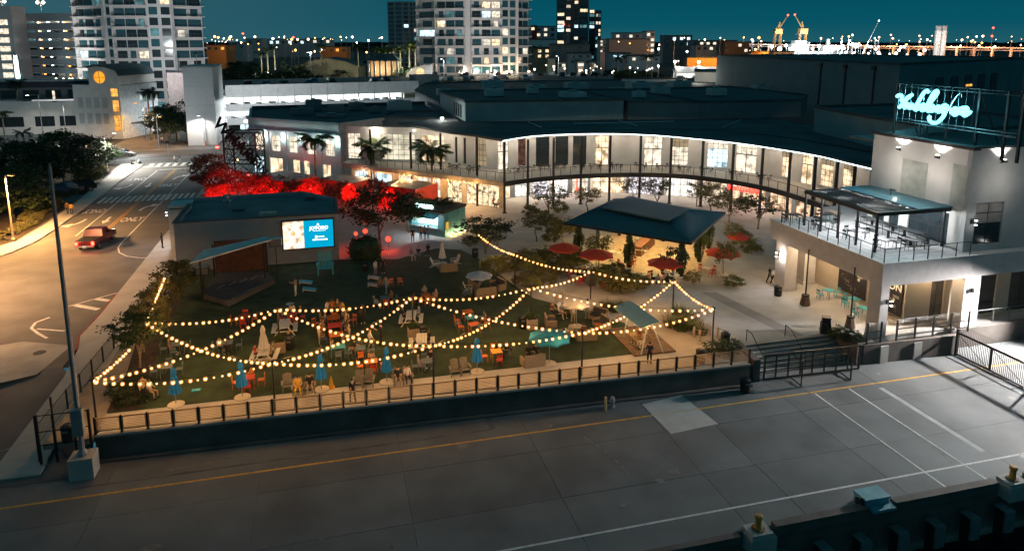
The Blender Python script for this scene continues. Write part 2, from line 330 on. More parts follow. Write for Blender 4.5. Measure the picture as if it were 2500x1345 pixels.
# edge of the dock: bull rail, face, fenders, bollards
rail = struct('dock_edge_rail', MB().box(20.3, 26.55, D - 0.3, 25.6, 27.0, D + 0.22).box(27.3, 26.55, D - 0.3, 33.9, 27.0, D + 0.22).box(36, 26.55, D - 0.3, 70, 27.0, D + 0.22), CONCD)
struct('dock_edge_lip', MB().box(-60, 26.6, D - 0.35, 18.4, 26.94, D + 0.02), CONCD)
for i in range(9):
    x = 20.5 + i * 2.25
    f = thing('dock_fender', 'dark rubber fender bracket jutting from the shadowed quay face', 'fender', (x, 26.5, D - 1.0), group='fenders along the quay face')
    put('bracket', MB().box(-0.3, -0.7, -0.06, 0.3, 0.05, 0.0).box(-0.3, -0.72, -1.2, 0.3, -0.6, -0.06), GREYM, f)
    put('pad', MB().box(-0.24, -0.6, -1.6, 0.24, 0.0, -0.08), BLACKM, f)
def bollard(x, y, label):
    b = thing('mooring_bollard', label, 'bollard', (x, y, D), group='mooring bollards on the quay edge'); b.scale = (.78, .78, .9)
    put('base_block', MB().box(-0.75, -0.6, -0.3, 0.75, 0.55, 0.16).box(-0.9, -0.72, -0.9, 0.9, 0.5, -0.02), CONC, b)
    put('plate', MB().lathe([(0.42, 0.16), (0.42, 0.2), (0.3, 0.22)], 16), mat('rusty_steel', (0.16, 0.08, 0.04), 0.8, 0.3, var=0.4, scale=5), b)
    put('post', MB().lathe([(0.26, 0.2), (0.2, 0.35), (0.19, 0.7), (0.25, 0.82), (0.25, 0.95), (0.16, 1.0)], 16), mat('worn_orange_paint', (0.50, 0.24, 0.05), 0.7, var=0.35, scale=6), b, smooth=False)
bollard(19.4, 26.75, 'orange mooring bollard near the middle of the bottom edge'); bollard(35.0, 26.75, 'orange mooring bollard at the right edge of the photo')
bx = thing('dock_utility_box', 'blue steel utility box standing over the quay edge', 'utility box', (26.4, 26.9, D))
put('cabinet', MB().box(-0.75, -0.1, 0.0, 0.65, 0.75, 0.42), mat('blue_grey_paint', (0.10, 0.30, 0.36), 0.5, var=0.2), bx)
put('lid', MB().cbox((-0.05, 0.32, 0.47), (1.5, 0.95, 0.09)), mat('blue_grey_paint', (0,0,0)), bx)
put('shelf_plate', MB().box(-0.6, -0.55, 0.0, 0.75, -0.12, 0.14), mat('blue_grey_paint', (0,0,0)), bx)
put('hose_reel', MB().bar((-0.95, 0.2, 0.25), (-0.78, 0.2, 0.25), 0.25, 14), BLACKM, bx)
hy = thing('fire_hydrant', 'grey fire hydrant on the dock beside a short post', 'hydrant', (17.2, 39.6, D))
put('barrel', MB().lathe([(0.2, 0), (0.2, 0.06), (0.13, 0.08), (0.13, 0.5), (0.17, 0.52), (0.17, 0.58), (0.12, 0.68), (0.04, 0.76)], 12), GREYM, hy)
put('nozzle', MB().bar((-0.2, 0, 0.4), (0.2, 0, 0.4), 0.06, 8).bar((0, -0.2, 0.38), (0, 0, 0.38), 0.08, 8), GREYM, hy)
po = put('guard_post', MB().lathe([(0.09, 0), (0.09, 0.9), (0.05, 0.95)], 10), mat('pale_yellow_post', (0.5, 0.38, 0.2), 0.7), None, (16.6, 39.3, D)); tag(po, 'pale yellow guard post beside the fire hydrant', 'post')

# ------------------------------------------------ retaining wall and louvred fence in front of the lawn
W0, W1 = Vector((-13.35, 41.7)), Vector((27.6, 40.25))
rw = thing('retaining_wall', 'dark concrete retaining wall between the lawn terrace and the dock', 'wall', (W0.x, W0.y, D))
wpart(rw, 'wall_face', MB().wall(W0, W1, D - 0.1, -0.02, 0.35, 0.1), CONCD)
wpart(rw, 'coping', MB().wall(W0, W1, -0.02, 0.1, 0.5, 0.06), CONC)
wpart(rw, 'footing', MB().wall(W0 - Vector((0, .25)), W1 - Vector((0, .25)), D - 0.1, D + 0.12, 0.3, -0.6), CONCD)
NP = 30
wdir = (W1 - W0).normalized(); wn = Vector((wdir.y, -wdir.x)); wang = math.atan2(wdir.y, wdir.x); plen = (W1 - W0).length / NP
BRONZE = mat('bronze_fence_metal', (0.42, 0.28, 0.16), 0.5, 0.2, var=0.15)
fen = thing('louvred_fence', 'bronze louvred steel fence on top of the retaining wall along the lawn', 'fence', (W0.x, W0.y, 0.1), wang)
me_fr = MB().box(0.06, -0.03, 0.16, plen-0.06, 0.03, 0.21).box(0.06, -0.03, 0.92, plen-0.06, 0.04, 0.98).box(0.06, -0.03, 0.16, 0.11, 0.03, 0.95).box(plen-0.11, -0.03, 0.16, plen-0.06, 0.03, 0.95).mesh('panel_frame')
me_po = MB().box(-0.045, -0.05, 0, 0.045, 0.05, 1.02).box(-0.09, -0.09, 0.0, 0.09, 0.09, 0.02).mesh('post')
me_sl = MB().cbox((plen/2, 0, 0), (plen - 0.24, 0.11, 0.012), tx=R(-10)).mesh('slat')
for i in range(NP + 1):
    put('post', me_po, BLACKM, fen, (i * plen, 0, 0))
for i in range(NP):
    p = put('panel_frame', me_fr, BRONZE, fen, (i * plen, 0, 0))
    for k in range(7): put('slat', me_sl, BRONZE, p, (0, 0, 0.27 + k * 0.1))
# steps down to the dock, with handrails and the open dock gate in front
st = thing('dock_steps', 'wide concrete steps leading from the plaza down to the dock', 'steps', (29.0, 41.4, D))
for i in range(7):
    put('step', MB().box(0, 0.30 * i, 0.2 * i, 7.6, 0.30 * (i + 1) + 0.04, 0.2 * (i + 1)), CONC, st, (0, -0.2, 0))
    put('nosing', MB().box(0.02, 0.30 * i - 0.012, 0.2 * i + 0.14, 7.58, 0.30 * i - 0.002, 0.2 * i + 0.2), mat('dark_step_edge', (0.03, 0.03, 0.03), 0.8), st, (0, -0.2, 0))
for i, x in enumerate((29.6, 32.9, 36.0)):
    h = thing('step_handrail', ['left', 'middle', 'right'][i] + ' steel handrail running down the dock steps', 'handrail', (x, 41.2, D), group='handrails on the dock steps')
    put('rail', MB().path([(0, 0, 0.1), (0, 0, 0.95), (0, 1.9, 2.25), (0, 2.5, 2.3), (0, 2.5, 1.4)], 0.03, 6), BLACKM, h)
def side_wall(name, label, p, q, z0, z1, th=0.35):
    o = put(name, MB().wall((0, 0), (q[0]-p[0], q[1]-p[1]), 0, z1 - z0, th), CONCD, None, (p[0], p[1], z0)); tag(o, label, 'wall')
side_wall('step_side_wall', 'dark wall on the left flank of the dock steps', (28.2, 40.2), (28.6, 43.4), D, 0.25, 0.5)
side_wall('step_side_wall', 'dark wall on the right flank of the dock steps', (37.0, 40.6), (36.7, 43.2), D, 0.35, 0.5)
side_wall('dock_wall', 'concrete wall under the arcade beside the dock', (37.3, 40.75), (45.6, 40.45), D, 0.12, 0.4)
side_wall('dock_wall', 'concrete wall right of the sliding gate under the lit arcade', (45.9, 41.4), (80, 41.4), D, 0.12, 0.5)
for i in range(2):
    wl = put('wall_pier', MB().box(-.35, -.05, 0, .35, .05, 1.35), CONC, None, (39.0 + i*2.9, 40.42 - i*.1, D)); tag(wl, ['left', 'right'][i] + ' of two paler piers on the wall under the arcade', 'pier')
gt = thing('dock_gate', 'black steel swing gate with braced feet in front of the dock steps', 'gate', (28.75, 40.2, D), R(-2.0))
GL = 7.7
put('gate_frame', MB().box(0, -0.05, 0.1, GL, 0.05, 0.2).box(0, -0.05, 1.85, GL, 0.05, 1.95).box(0, -.05, .2, .1, .05, 1.85).box(GL-.1, -.05, .2, GL, .05, 1.85), BLACKM, gt)
for i in range(1, 8): put('upright', MB().box(-0.05, -0.03, 0.2, 0.05, 0.03, 1.85), BLACKM, gt, (GL * i / 8, 0, 0))
for x in (2.1, 6.0):
    put('foot_brace', MB().path([(x, 0, 1.9), (x, -1.3, 1.75), (x, -1.3, 0.06), (x, 0, 0.15)], 0.05, 6), BLACKM, gt)
for k in range(3): put('rail', MB().box(0.1, -0.02, 0.55 + k*0.4, GL-0.1, 0.02, 0.6 + k*0.4), BLACKM, gt)
g2 = thing('sliding_gate', 'tall black picket sliding gate with diagonal braces at the right edge', 'gate', (45.3, 40.2, D), R(-90))
L2 = 14.0
put('gate_frame', MB().box(0, -.06, .08, L2, .06, .22).box(0, -.06, 1.75, L2, .06, 1.9).box(0, -.1, 0, .16, .1, 2.1), BLACKM, g2)
pk = MB().box(-.015, -.015, .2, .015, .015, 1.8).bar((0, 0, 1.88), (0, 0.0, 2.2), .014, 4).bar((0, 0, 2.2), (0, .18, 2.42), .014, 4).mesh('picket')
for i in range(100): put('picket', pk, BLACKM, g2, (.22 + i * .138, 0, 0))
for i in range(5):
    put('post', MB().box(-.06, -.07, .2, .06, .07, 1.76), BLACKM, g2, (i * 2.9 + 2.9, 0, 0))
    put('diagonal_brace', MB().bar((i * 2.9 + .1, -.04, 1.76), (i * 2.9 + 2.8, -.04, .2), .025, 5), BLACKM, g2)
gr = thing('gate_rail_track', 'dark steel track on the dock beside the sliding gate', 'track', (44.4, 40.2, D + .012))
put('rail', MB().box(-.06, -13, 0, .06, 0, .03).box(.75, -13, 0, .85, -.3, .03), BLACKM, gr)
for i in range(4): put('tie', MB().box(.06, -.06, 0, .75, .06, .025), BLACKM, gr, (0, -2.3 - i*3, 0))

# ------------------------------------------------ fenced ramp walk on the left, and chain fence
rf = thing('ramp_fence', 'black mesh fence beside the ramp left of the lawn', 'fence', (-16.0, 41.2, 0))
MESHM = mat('dark_mesh_infill', (0.05, 0.045, 0.04), 0.7)
pts = [(-16.1, 41.3), (-16.0, 43.4), (-15.9, 45.5), (-15.8, 47.6), (-15.7, 49.7), (-15.6, 51.8), (-15.5, 54.0)]
for i, p in enumerate(pts):
    wpart(rf, 'post', MB().box(p[0]-.05, p[1]-.05, -.9 if i < 2 else 0, p[0]+.05, p[1]+.05, 1.85 if i < 2 else 1.25), BLACKM)
    if i < len(pts)-1:
        q = pts[i+1]; hh = 1.2
        wpart(rf, 'top_rail', MB().bar((*p, hh), (*q, hh), .03, 5), BLACKM); wpart(rf, 'bottom_rail', MB().bar((*p, .15), (*q, .15), .025, 5), BLACKM)
        pn = MB()
        for k in range(14):
            t = k / 14; a = lerp((*p, 0), (*q, 0), t); pn.bar(a + Vector((0,0,.15)), a + Vector((0,0,hh)), .008, 3)
        for k in range(6): pn.bar((*p, .3 + k*.15), (*q, .3 + k*.15), .006, 3)
        wpart(rf, 'mesh_panel', pn, MESHM)
rf2 = thing('ramp_end_fence', 'tall black fence across the near end of the ramp', 'fence', (-15, 41.2, 0))
for x in (-16.0, -15.2, -14.2, -13.45): wpart(rf2, 'post', MB().box(x-.06, 41.15, -1.0, x+.06, 41.27, 1.9), BLACKM)
for z in (1.85, 0.9, .1): wpart(rf2, 'rail', MB().bar((-16, 41.2, z), (-13.45, 41.2, z), .03, 5), BLACKM)
struct('ramp_walk', MB().prism([(-15.9, 41.4), (-13.4, 41.4), (-13.7, 50), (-14.3, 55), (-15.5, 55)], -0.3, 0.05), mat('ramp_boardwalk', (0.30, 0.24, 0.18), 0.85, var=0.15, scale=1))
cf = thing('chain_fence', 'thin chain link fence in the bottom left corner', 'fence', (-18.6, 39.6, D))
for i in range(4):
    wpart(cf, 'post', MB().bar((-18.4 - i*1.2, 39.4 + i*.9, D), (-18.4 - i*1.2, 39.4 + i*.9, D + 2.1), .035, 6), GREYM)
wpart(cf, 'top_rail', MB().bar((-16.4, 40.9, D + 2.0), (-18.4, 39.4, D + 2.05), .02, 5).bar((-18.4, 39.4, D + 2.05), (-22, 42.1, D + 2.05), .02, 5), GREYM)
# ------------------------------------------------ road markings (children of the road sheet)
road = bpy.data.objects['road']; ZR = -0.052
def mark(pts, m=PAINTW, name='road_marking', z=None): return put(name, MB().face([(p[0], p[1], ZR if z is None else z) for p in pts]), m, road)
stripe('lane_line', (-28.3, 89.0), (-28.45, 132.5), 0.14, ZR, PAINTW, road)
for dx in (-0.16, 0.16): stripe('centre_line', (-25.6 + dx, 91), (-25.6 + dx, 133), 0.12, ZR, PAINTY, road)
stripe('lane_line', (-22.45, 84.5), (-22.6, 133), 0.14, ZR, PAINTW, road)
arc = [(-22.45, 84.5), (-22.3, 82.6), (-21.7, 80.6), (-20.6, 79.0), (-19.3, 78.1), (-18.4, 77.8)]
for a, b in zip(arc[:-1], arc[1:]): stripe('lane_line', a, b, 0.14, ZR + .001, PAINTW, road)
stripe('stop_line', (-28.3, 133), (-25.4, 133), 0.4, ZR + .001, PAINTW, road); stripe('stop_line', (-25.4, 133.2), (-18.8, 133.2), 0.4, ZR, PAINTW, road)
for i in range(16):
    x = -31.0 + i * 0.78
    mark([(x, 106.8), (x + 0.42, 106.8), (x + 0.42, 110.8), (x, 110.8)], name='zebra_bar')
for i in range(9):
    x = -31 + i * 1.35; mark([(x, 136.6), (x + 0.65, 136.6), (x + 0.65, 139.8), (x, 139.8)], name='zebra_bar')
stripe('crossing_line', (-31.5, 136.2), (-19, 136.2), .2, ZR, PAINTW, road); stripe('crossing_line', (-31.5, 140.2), (-19, 140.2), .2, ZR, PAINTW, road)
only = text_mesh('ONLY', 1.0, 0.0, bold=0.02)
for x, y, rz in ((-29.8, 102.0, math.pi), (-29.8, 124.6, math.pi), (-24.0, 95.8, 0), (-24.0, 117.9, 0)):
    o = put('only_lettering', only, PAINTW, road, (x, y, ZR + 0.001), rz, (0.95, 3.0, 1))
def arrow_turn():
    m = MB(); n = 8; w_ = .16
    for i in range(n):
        def pt(k): t = k / n * R(75); return Vector((1.3 - 1.3 * math.cos(t), -1.6 + 2.6 * math.sin(t)))
        a, b = pt(i), pt(i + 1); d = (b - a).normalized(); nn = Vector((-d.y, d.x)) * w_
        m.face([(*(a - nn), 0), (*(b - nn), 0), (*(b + nn), 0), (*(a + nn), 0)])
    e = pt(n); m.face([(e.x - .15, e.y - .75, 0.0005), (e.x + 1.1, e.y + .15, 0.0005), (e.x - .15, e.y + .75, 0.0005)])
    return m.mesh('turn_arrow')
ta = arrow_turn()
for x, y, rz in ((-29.6, 95.6, math.pi), (-29.6, 118.4, math.pi), (-24.2, 102.6, 0), (-24.2, 124.8, 0)): put('turn_arrow', ta, PAINTW, road, (x, y, ZR + .001), rz, (1, 1.2, 1))
sa = MB().face([(-.16, -1.2, 0), (.16, -1.2, 0), (.16, .3, 0), (-.16, .3, 0)]).face([(-.5, .3, .0005), (.5, .3, .0005), (0, 1.5, .0005)]).mesh('straight_arrow')
for x, y in ((-26.95, 96.4), (-26.95, 118.9)): put('straight_arrow', sa, PAINTW, road, (x, y, ZR + .001), math.pi, (1, 1.3, 1))
stripe('hatch_line', (-21.7, 64.6), (-18.6, 67.2), .12, ZR, PAINTW, road)
for a, b in (((-21.2, 64.8), (-19.0, 63.2)), ((-19.9, 66.0), (-18.7, 65.2))): stripe('hatch_bar', a, b, .5, ZR, PAINTW, road)
arc = [(-22.3, 62.3), (-23.0, 61.4), (-22.9, 60.2), (-22.0, 58.9), (-21.0, 57.7)]
for a, b in zip(arc[:-1], arc[1:]): stripe('hatch_line', a, b, .22, ZR, PAINTW, road)
stripe('hatch_line', (-22.4, 59.9), (-20.2, 58.9), .2, ZR + .001, PAINTW, road)
put('manhole_cover', MB().lathe([(.42, 0), (.42, .012), (.3, .013)], 16), BLACKM, road, (-20.6, 55.0, ZR - .002))
put('manhole_collar', MB().box(-.75, -.75, 0, .75, .75, .006), CONC, road, (-20.6, 55.0, ZR - .006))
for i, y in enumerate((146.0, 151.5, 158)): stripe('street_line', (-140, y), (0, y), .15, -0.042, PAINTW if i != 1 else PAINTY, road)


# ================================================================== BUILDING HELPERS
FRAME = mat('dark_window_frame', (0.02, 0.02, 0.022), 0.5, 0.2)
def facade(root, p, q, z0, z1, openings, m, th=0.35, name='wall'):
    """wall from p to q (left to right seen from outside) with real openings (u0,u1,v0,v1)"""
    p = Vector((p[0], p[1], 0)); q = Vector((q[0], q[1], 0)); L = (q - p).length; d = (q - p) / L; n = Vector((d.y, -d.x, 0))
    us = sorted({0.0, L} | {round(o[0], 3) for o in openings} | {round(o[1], 3) for o in openings}); us = [u for u in us if 0 <= u <= L + 1e-6]
    zs = sorted({z0, z1} | {o[2] for o in openings} | {o[3] for o in openings}); zs = [z for z in zs if z0 <= z <= z1]
    def solid(i, j):
        if i < 0 or j < 0 or i >= len(us)-1 or j >= len(zs)-1: return False
        uc, zc = (us[i]+us[i+1])/2, (zs[j]+zs[j+1])/2
        return not any(o[0] < uc < o[1] and o[2] < zc < o[3] for o in openings)
    vs = []; K = len(zs)
    for back in (0, 1):
        for u in us:
            for z in zs: v = p + d*u - n*(th*back); vs.append((v.x, v.y, z))
    B = len(us)*K; fs = []
    for i in range(len(us)-1):
        for j in range(K-1):
            if not solid(i, j): continue
            a, b, c, e = i*K+j, (i+1)*K+j, (i+1)*K+j+1, i*K+j+1
            fs += [(a, b, c, e), (B+a, B+e, B+c, B+b)]
            if not solid(i-1, j): fs.append((a, e, B+e, B+a))
            if not solid(i+1, j): fs.append((b, B+b, B+c, c))
            if not solid(i, j-1): fs.append((a, B+a, B+b, b))
            if not solid(i, j+1): fs.append((e, c, B+c, B+e))
    o = wpart(root, name, MB().idx(vs, fs), m); return p, d, n
def window(root, p, d, n, u0, u1, z0, z1, cols, rows, pane, inset=0.15, fr=0.05, fm=None, vary=None, name='window'):
    """frame grid with one pane object per cell, set back in its opening"""
    W_, H_ = u1-u0, z1-z0
    M3 = Matrix(((d.x, n.x, 0), (d.y, n.y, 0), (0, 0, 1)))
    org = p + d*u0 - n*inset
    mb = MB()
    for i in range(cols+1):
        x = W_*i/cols; x0 = max(0.004, x-fr/2); x1 = min(W_-0.004, x+fr/2); mb.box(x0, -0.03, 0.003, x1, 0.03, H_-0.003)
    for j in range(rows+1):
        z = H_*j/rows; a = max(0.004, z-fr/2); b = min(H_-0.004, z+fr/2); mb.box(0.004, -0.026, a, W_-0.004, 0.026, b)
    rot = math.atan2(d.y, d.x)
    # local y axis must point outward = n ; rotz(rot) maps y to left normal (-n), symmetric frame so fine
    f = put(name, mb, fm or FRAME, root, Vector((org.x, org.y, z0)) - Vector(root.location), rot)
    cw, ch = W_/cols, H_/rows
    pm = MB().box(fr/2, -0.01, fr/2, cw-fr/2, 0.01, ch-fr/2).mesh('pane'); pm.materials.append(pane)
    for i in range(cols):
        for j in range(rows):
            o = bpy.data.objects.new('pane', pm); COL.objects.link(o); o.parent = f; o.location = (cw*i, 0, ch*j)
            if vary:
                mm = vary(i, j)
                if mm is not None: o.material_slots[0].link = 'OBJECT'; o.material_slots[0].material = mm
    return f
def door(root, p, d, n, u0, u1, z0, z1, pane, leaves=2):
    f = window(root, p, d, n, u0, u1, z0, z1, leaves, 1, pane, 0.12, 0.09, name='door')
    rot = 0; put('handle', MB().bar(((u1-u0)/2-0.08, -0.06, 0.9), ((u1-u0)/2-0.08, -0.06, 1.3), 0.02, 5), GREYM, f)
    return f
def strip_along(pts, z0, z1, w0, w1):
    """band following a polyline: w0/w1 are offsets to the left of travel"""
    P2 = [Vector((a[0], a[1])) for a in pts]; n = len(P2); L = []; Rr = []
    for i in range(n):
        dd = (P2[min(i+1, n-1)] - P2[max(i-1, 0)]).normalized(); nn = Vector((-dd.y, dd.x)); L.append(P2[i] + nn*w0); Rr.append(P2[i] + nn*w1)
    vs = [(a.x, a.y, z0) for a in L] + [(a.x, a.y, z0) for a in Rr] + [(a.x, a.y, z1) for a in L] + [(a.x, a.y, z1) for a in Rr]
    fs = []
    for i in range(n-1):
        fs += [(i, i+1, n+i+1, n+i), (2*n+i, 3*n+i, 3*n+i+1, 2*n+i+1), (i, 2*n+i, 2*n+i+1, i+1), (n+i, n+i+1, 3*n+i+1, 3*n+i)]
    fs += [(0, n, 3*n, 2*n), (n-1, 3*n-1, 4*n-1, 2*n-1)]
    return MB().idx(vs, fs)
def sconce(loc, nx, ny, label, power=60, col=(1.0, 0.90, 0.78), updown=True, group='wall sconces on the white building'):
    t = thing('wall_sconce', label, 'wall lamp', loc, math.atan2(ny, nx) - math.pi/2, group)
    put('housing', MB().box(-0.1, 0.0, -0.16, 0.1, 0.16, 0.16), BLACKM, t)
    put('lens', MB().box(-0.085, 0.02, 0.162, 0.085, 0.15, 0.18).box(-0.085, 0.02, -0.18, 0.085, 0.15, -0.162), WHITEL, t)
    lo = Vector(loc) + Vector((nx, ny, 0)) * 0.3
    lamp('POINT', lo, power, col, 0.12, t)
    t.children[-1].location = Vector((0, 0.32, 0.0))
    return t

# ================================================================== CURVED TWO-STOREY MALL
EDGE = [(21.8, 86.6), (23.54, 87.28), (25.3, 87.9), (27.11, 88.36), (29.0, 88.7), (30.98, 88.92), (33.1, 89.0), (35.48, 88.94), (37.9, 88.7), (40.2, 88.23), (42.3, 87.6), (44.0, 86.88), (45.5, 86.0), (46.94, 84.92), (48.3, 83.6), (49.62, 81.95), (50.8, 80.1), (51.71, 78.14), (52.4, 76.1), (52.85, 74.11), (53.1, 72.0), (53.14, 69.68), (53.1, 67.0), (53.1, 63.6), (53.1, 60.0)]
LED = [(21.7, 86.9), (24.14, 88.72), (26.7, 90.2), (29.62, 90.78), (32.6, 90.8), (35.42, 90.48), (38.1, 89.7), (40.62, 88.42), (42.9, 86.7), (44.76, 84.51), (46.4, 82.1), (48.0, 79.82), (49.4, 77.4), (50.46, 74.61), (51.3, 71.7), (52.08, 68.83), (52.6, 66.1), (52.58, 63.7), (52.4, 61.5), (52.39, 59.46), (52.4, 57.5)]
SEGS = [((22.9, 95.0), (25.39, 95.65), 0.25, 1.88, 'door', LITN), ((25.39, 95.65), (28.09, 96.1), 0.82, 2.05, 'dim', None), ((28.09, 96.1), (31.5, 96.4), 0.86, 2.96, 'dark', None),
 ((31.5, 96.4), (34.22, 96.26), 0.45, 2.39, 'dark', None), ((34.22, 96.26), (37.21, 95.84), 0.34, 2.36, 'dark', None), ((37.21, 95.84), (42.18, 94.18), 0.64, 2.51, 'door', LITW),
 ((42.18, 94.18), (46.86, 91.42), 2.41, 4.9, 'door', LITN), ((46.86, 91.42), (50.78, 89.08), 0.66, 3.15, 'win', LITN), ((50.78, 89.08), (54.26, 86.12), 1.26, 4.01, 'win', LITC),
 ((54.26, 86.12), (56.95, 81.27), 0.6, 3.61, 'door', LITN), ((56.95, 81.27), (57.98, 77.1), 1.97, 3.57, 'win', LITW), ((57.98, 77.1), (58.49, 73.9), 0.83, 2.58, 'door', LITW),
 ((58.49, 73.9), (58.86, 70.57), 0.64, 2.64, 'win', LITW), ((58.86, 70.57), (59.0, 65.66), 0.75, 2.67, 'win', LITW)]
BALC, RF = 4.2, 9.35
mall = thing('curved_mall_building', 'curved two-storey mall with an upper terrace and a bright strip light along its roof edge', 'building', (40, 95, 0))
DIMW = emit('dim_red_brown_room', (0.45, 0.20, 0.14), 0.25, 0.6, 1.5)
DIMG = emit('dim_amber_blind', (0.75, 0.56, 0.34), 0.45, 0.3, 0.6)
shopm = [LITN, emit('shop_cool', (0.9, 0.97, 1.0), 1.3, 0.7, 1.6, (1.0, 0.85, 0.7)), emit('shop_pink', (1.0, 0.75, 0.8), 1.2, 0.85, 2.2, (0.9, 0.95, 1.0)), emit('shop_white', (1, 0.97, 0.92), 1.6, 0.5, 1.0, (1, 0.9, 0.78))]
for k, (p, q, u0, u1, kind, lit) in enumerate(SEGS):
    top = 8.45
    sill = BALC + (0.02 if kind in ('door', 'dark') else 0.35)
    pp, d, n = facade(mall, p, q, BALC - 0.2, RF + 0.3, [(u0, u1, sill, top)], WHITEW, 0.4, 'upper_wall')
    if kind == 'door':
        window(mall, pp, d, n, u0, u1, 6.75, top, 4, 2, lit); door(mall, pp, d, n, u0, u1, sill, 6.7, lit)
    elif kind == 'dark':
        window(mall, pp, d, n, u0, u1, sill, top, 1, 3, GLASSD)
    elif kind == 'dim':
        window(mall, pp, d, n, u0, u1, sill, top, 3, 6, DIMW)
    else:
        bl = DIMG if lit is not LITC else LITN
        window(mall, pp, d, n, u0, u1, sill, top, 4 if u1-u0 > 2.2 else 3, 6, lit, vary=lambda i, j, b=bl: b if j >= 4 else None)
    # ground floor shop fronts
    L = (Vector(q) - Vector(p)).length; g0, g1 = 0.35, L - 0.35
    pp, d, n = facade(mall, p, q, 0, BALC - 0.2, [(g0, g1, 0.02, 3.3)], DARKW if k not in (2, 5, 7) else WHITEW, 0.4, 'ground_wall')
    sm = shopm[k % 4] if k else mat('amber_shop', (.4, .3, .2))
    if k in (0, 5): sm = LITW
    if k >= 9: sm = emit('bowling_bar_glow', (1.0, 0.72, 0.45), 1.1, 0.85, 1.4, (0.9, 0.5, 0.3))
    if k in (8,): sm = emit('bar_glow', (1.0, 0.88, 0.7), 1.0, 0.9, 1.3, (1.0, 0.7, 0.4))
    nc = max(2, int(round((g1-g0)/1.1)))
    window(mall, pp, d, n, g0, g1, 0.02, 3.3, nc, 2, sm, fr=0.06)
wpts = [s[0] for s in SEGS] + [SEGS[-1][1]]
# balcony slab: outer edge EDGE, inner edge the wall line
inner = [(22.9, 95.0), (25.4, 95.65), (28.1, 96.1), (31.5, 96.4), (34.2, 96.26), (37.2, 95.84), (42.2, 94.2), (46.9, 91.4), (50.8, 89.1), (54.3, 86.1), (57, 81.3), (58, 77.1), (58.5, 73.9), (58.9, 70.6), (59, 60)]
wpart(mall, 'terrace_floor', MB().prism(EDGE + inner[::-1], BALC - 0.35, BALC), mat('terrace_paving', (0.48, 0.44, 0.39), 0.85, var=0.1, scale=1))
wpart(mall, 'fascia_beam', strip_along(EDGE, BALC - 0.55, BALC + 0.05, -0.02, -0.3), BLACKM)
roofp = LED + [(70, 57.5), (70, 101), (57, 101.6), (46.4, 103), (21, 107.4), (16.6, 113), (10.7, 109), (14.0, 101.8), (16.6, 96), (19.2, 92.2)]
wpart(mall, 'roof_slab', MB().prism(roofp, RF, RF + 0.3), ROOF)
wpart(mall, 'soffit', MB().face([(x, y, RF - 0.012) for x, y in roofp][::-1]), mat('pale_soffit', (0.45, 0.43, 0.40), 0.8))
LEDM = emit('cool_white_strip', (0.72, 0.95, 1.0), 4.0)
wpart(mall, 'roof_edge_light', strip_along(LED, RF + 0.05, RF + 0.15, -0.03, -0.12), LEDM)
wpart(mall, 'roof_edge_trim', strip_along(LED, RF + 0.17, RF + 0.36, 0.02, -0.14), BLACKM)
COLS = [(21.89, 86.63), (25.39, 87.93), (29.2, 88.73), (33.21, 89.0), (37.31, 88.78), (41.4, 87.9), (45.13, 86.24), (48.37, 83.53), (50.8, 80.1), (52.4, 76.1), (53.12, 71.66), (53.1, 67.15), (53.1, 63.62), (53.1, 61.0)]
cme = MB().box(-0.13, -0.13, 0, 0.13, 0.13, RF - 0.02).box(-0.24, -0.24, 0, 0.24, 0.24, 0.12).mesh('column')
for x, y in COLS: put('column', cme, BLACKM, mall, Vector((x + .05, y + .25, 0)) - Vector(mall.location))
def railing(root, pts, z, h=1.05, step=1.5, glass=True, name='railing_post'):
    for a, b in zip(pts[:-1], pts[1:]):
        a3, b3 = Vector((*a, z)), Vector((*b, z)); L = (b3-a3).length; k = max(1, int(round(L/step)))
        for i in range(k):
            c = lerp(a3, b3, i/k); wpart(root, name, MB().box(c.x-.025, c.y-.025, z, c.x+.025, c.y+.025, z+h), BLACKM)
        wpart(root, 'top_rail', MB().bar(a3 + Vector((0,0,h)), b3 + Vector((0,0,h)), .03, 5), BLACKM)
        if glass:
            g = MB()
            for i in range(3): g.bar(a3 + Vector((0,0,.25+i*.25)), b3 + Vector((0,0,.25+i*.25)), .008, 3)
            wpart(root, 'wire_infill', g, GREYM)
e_in = [(x*0.985 + 40*0.015 , y + 0.25) for x, y in EDGE]
railing(mall, e_in[::3], BALC)
for i in range(7): y = 92.5 + i*1.6; wpart(mall, 'roof_seam', MB().bar((24 + i*1.2, y + 3, RF+.31), (62, y - 3 - i*.2, RF+.31), .03, 4), GREYM)
for x0, y0, x1, y1 in ((30, 97, 30, 104), (44, 95, 44.4, 103), (55, 90, 63, 98), (36, 100, 52, 99)): wpart(mall, 'roof_pipe', MB().bar((x0, y0, RF+.42), (x1, y1, RF+.42), .09, 6), GREYW)
# lamps in the roof soffit over the terrace, and under the terrace over the shop fronts
for k, (p, q, u0, u1, kind, lit) in enumerate(SEGS):
    mid = (Vector(p) + Vector(q)) / 2; dd = (Vector(q) - Vector(p)).normalized(); nn = Vector((dd.y, -dd.x))
    for s, z, e in ((1.8, RF - 0.35, 45 if 2 <= k <= 4 else 78), (1.6, BALC - 0.75, 150)):
        c = mid + nn * s
        wpart(mall, 'soffit_downlight', MB().lathe([(0.16, z + 0.27), (0.16, z + 0.32)], 10, (c.x, c.y, 0)), WHITEL)
        lamp('POINT', (c.x, c.y, z), e, (1.0, 0.84, 0.66) if z > 5 else ((1.0, 0.86, 0.70) if k else (1, .75, .45)), 0.2, mall)
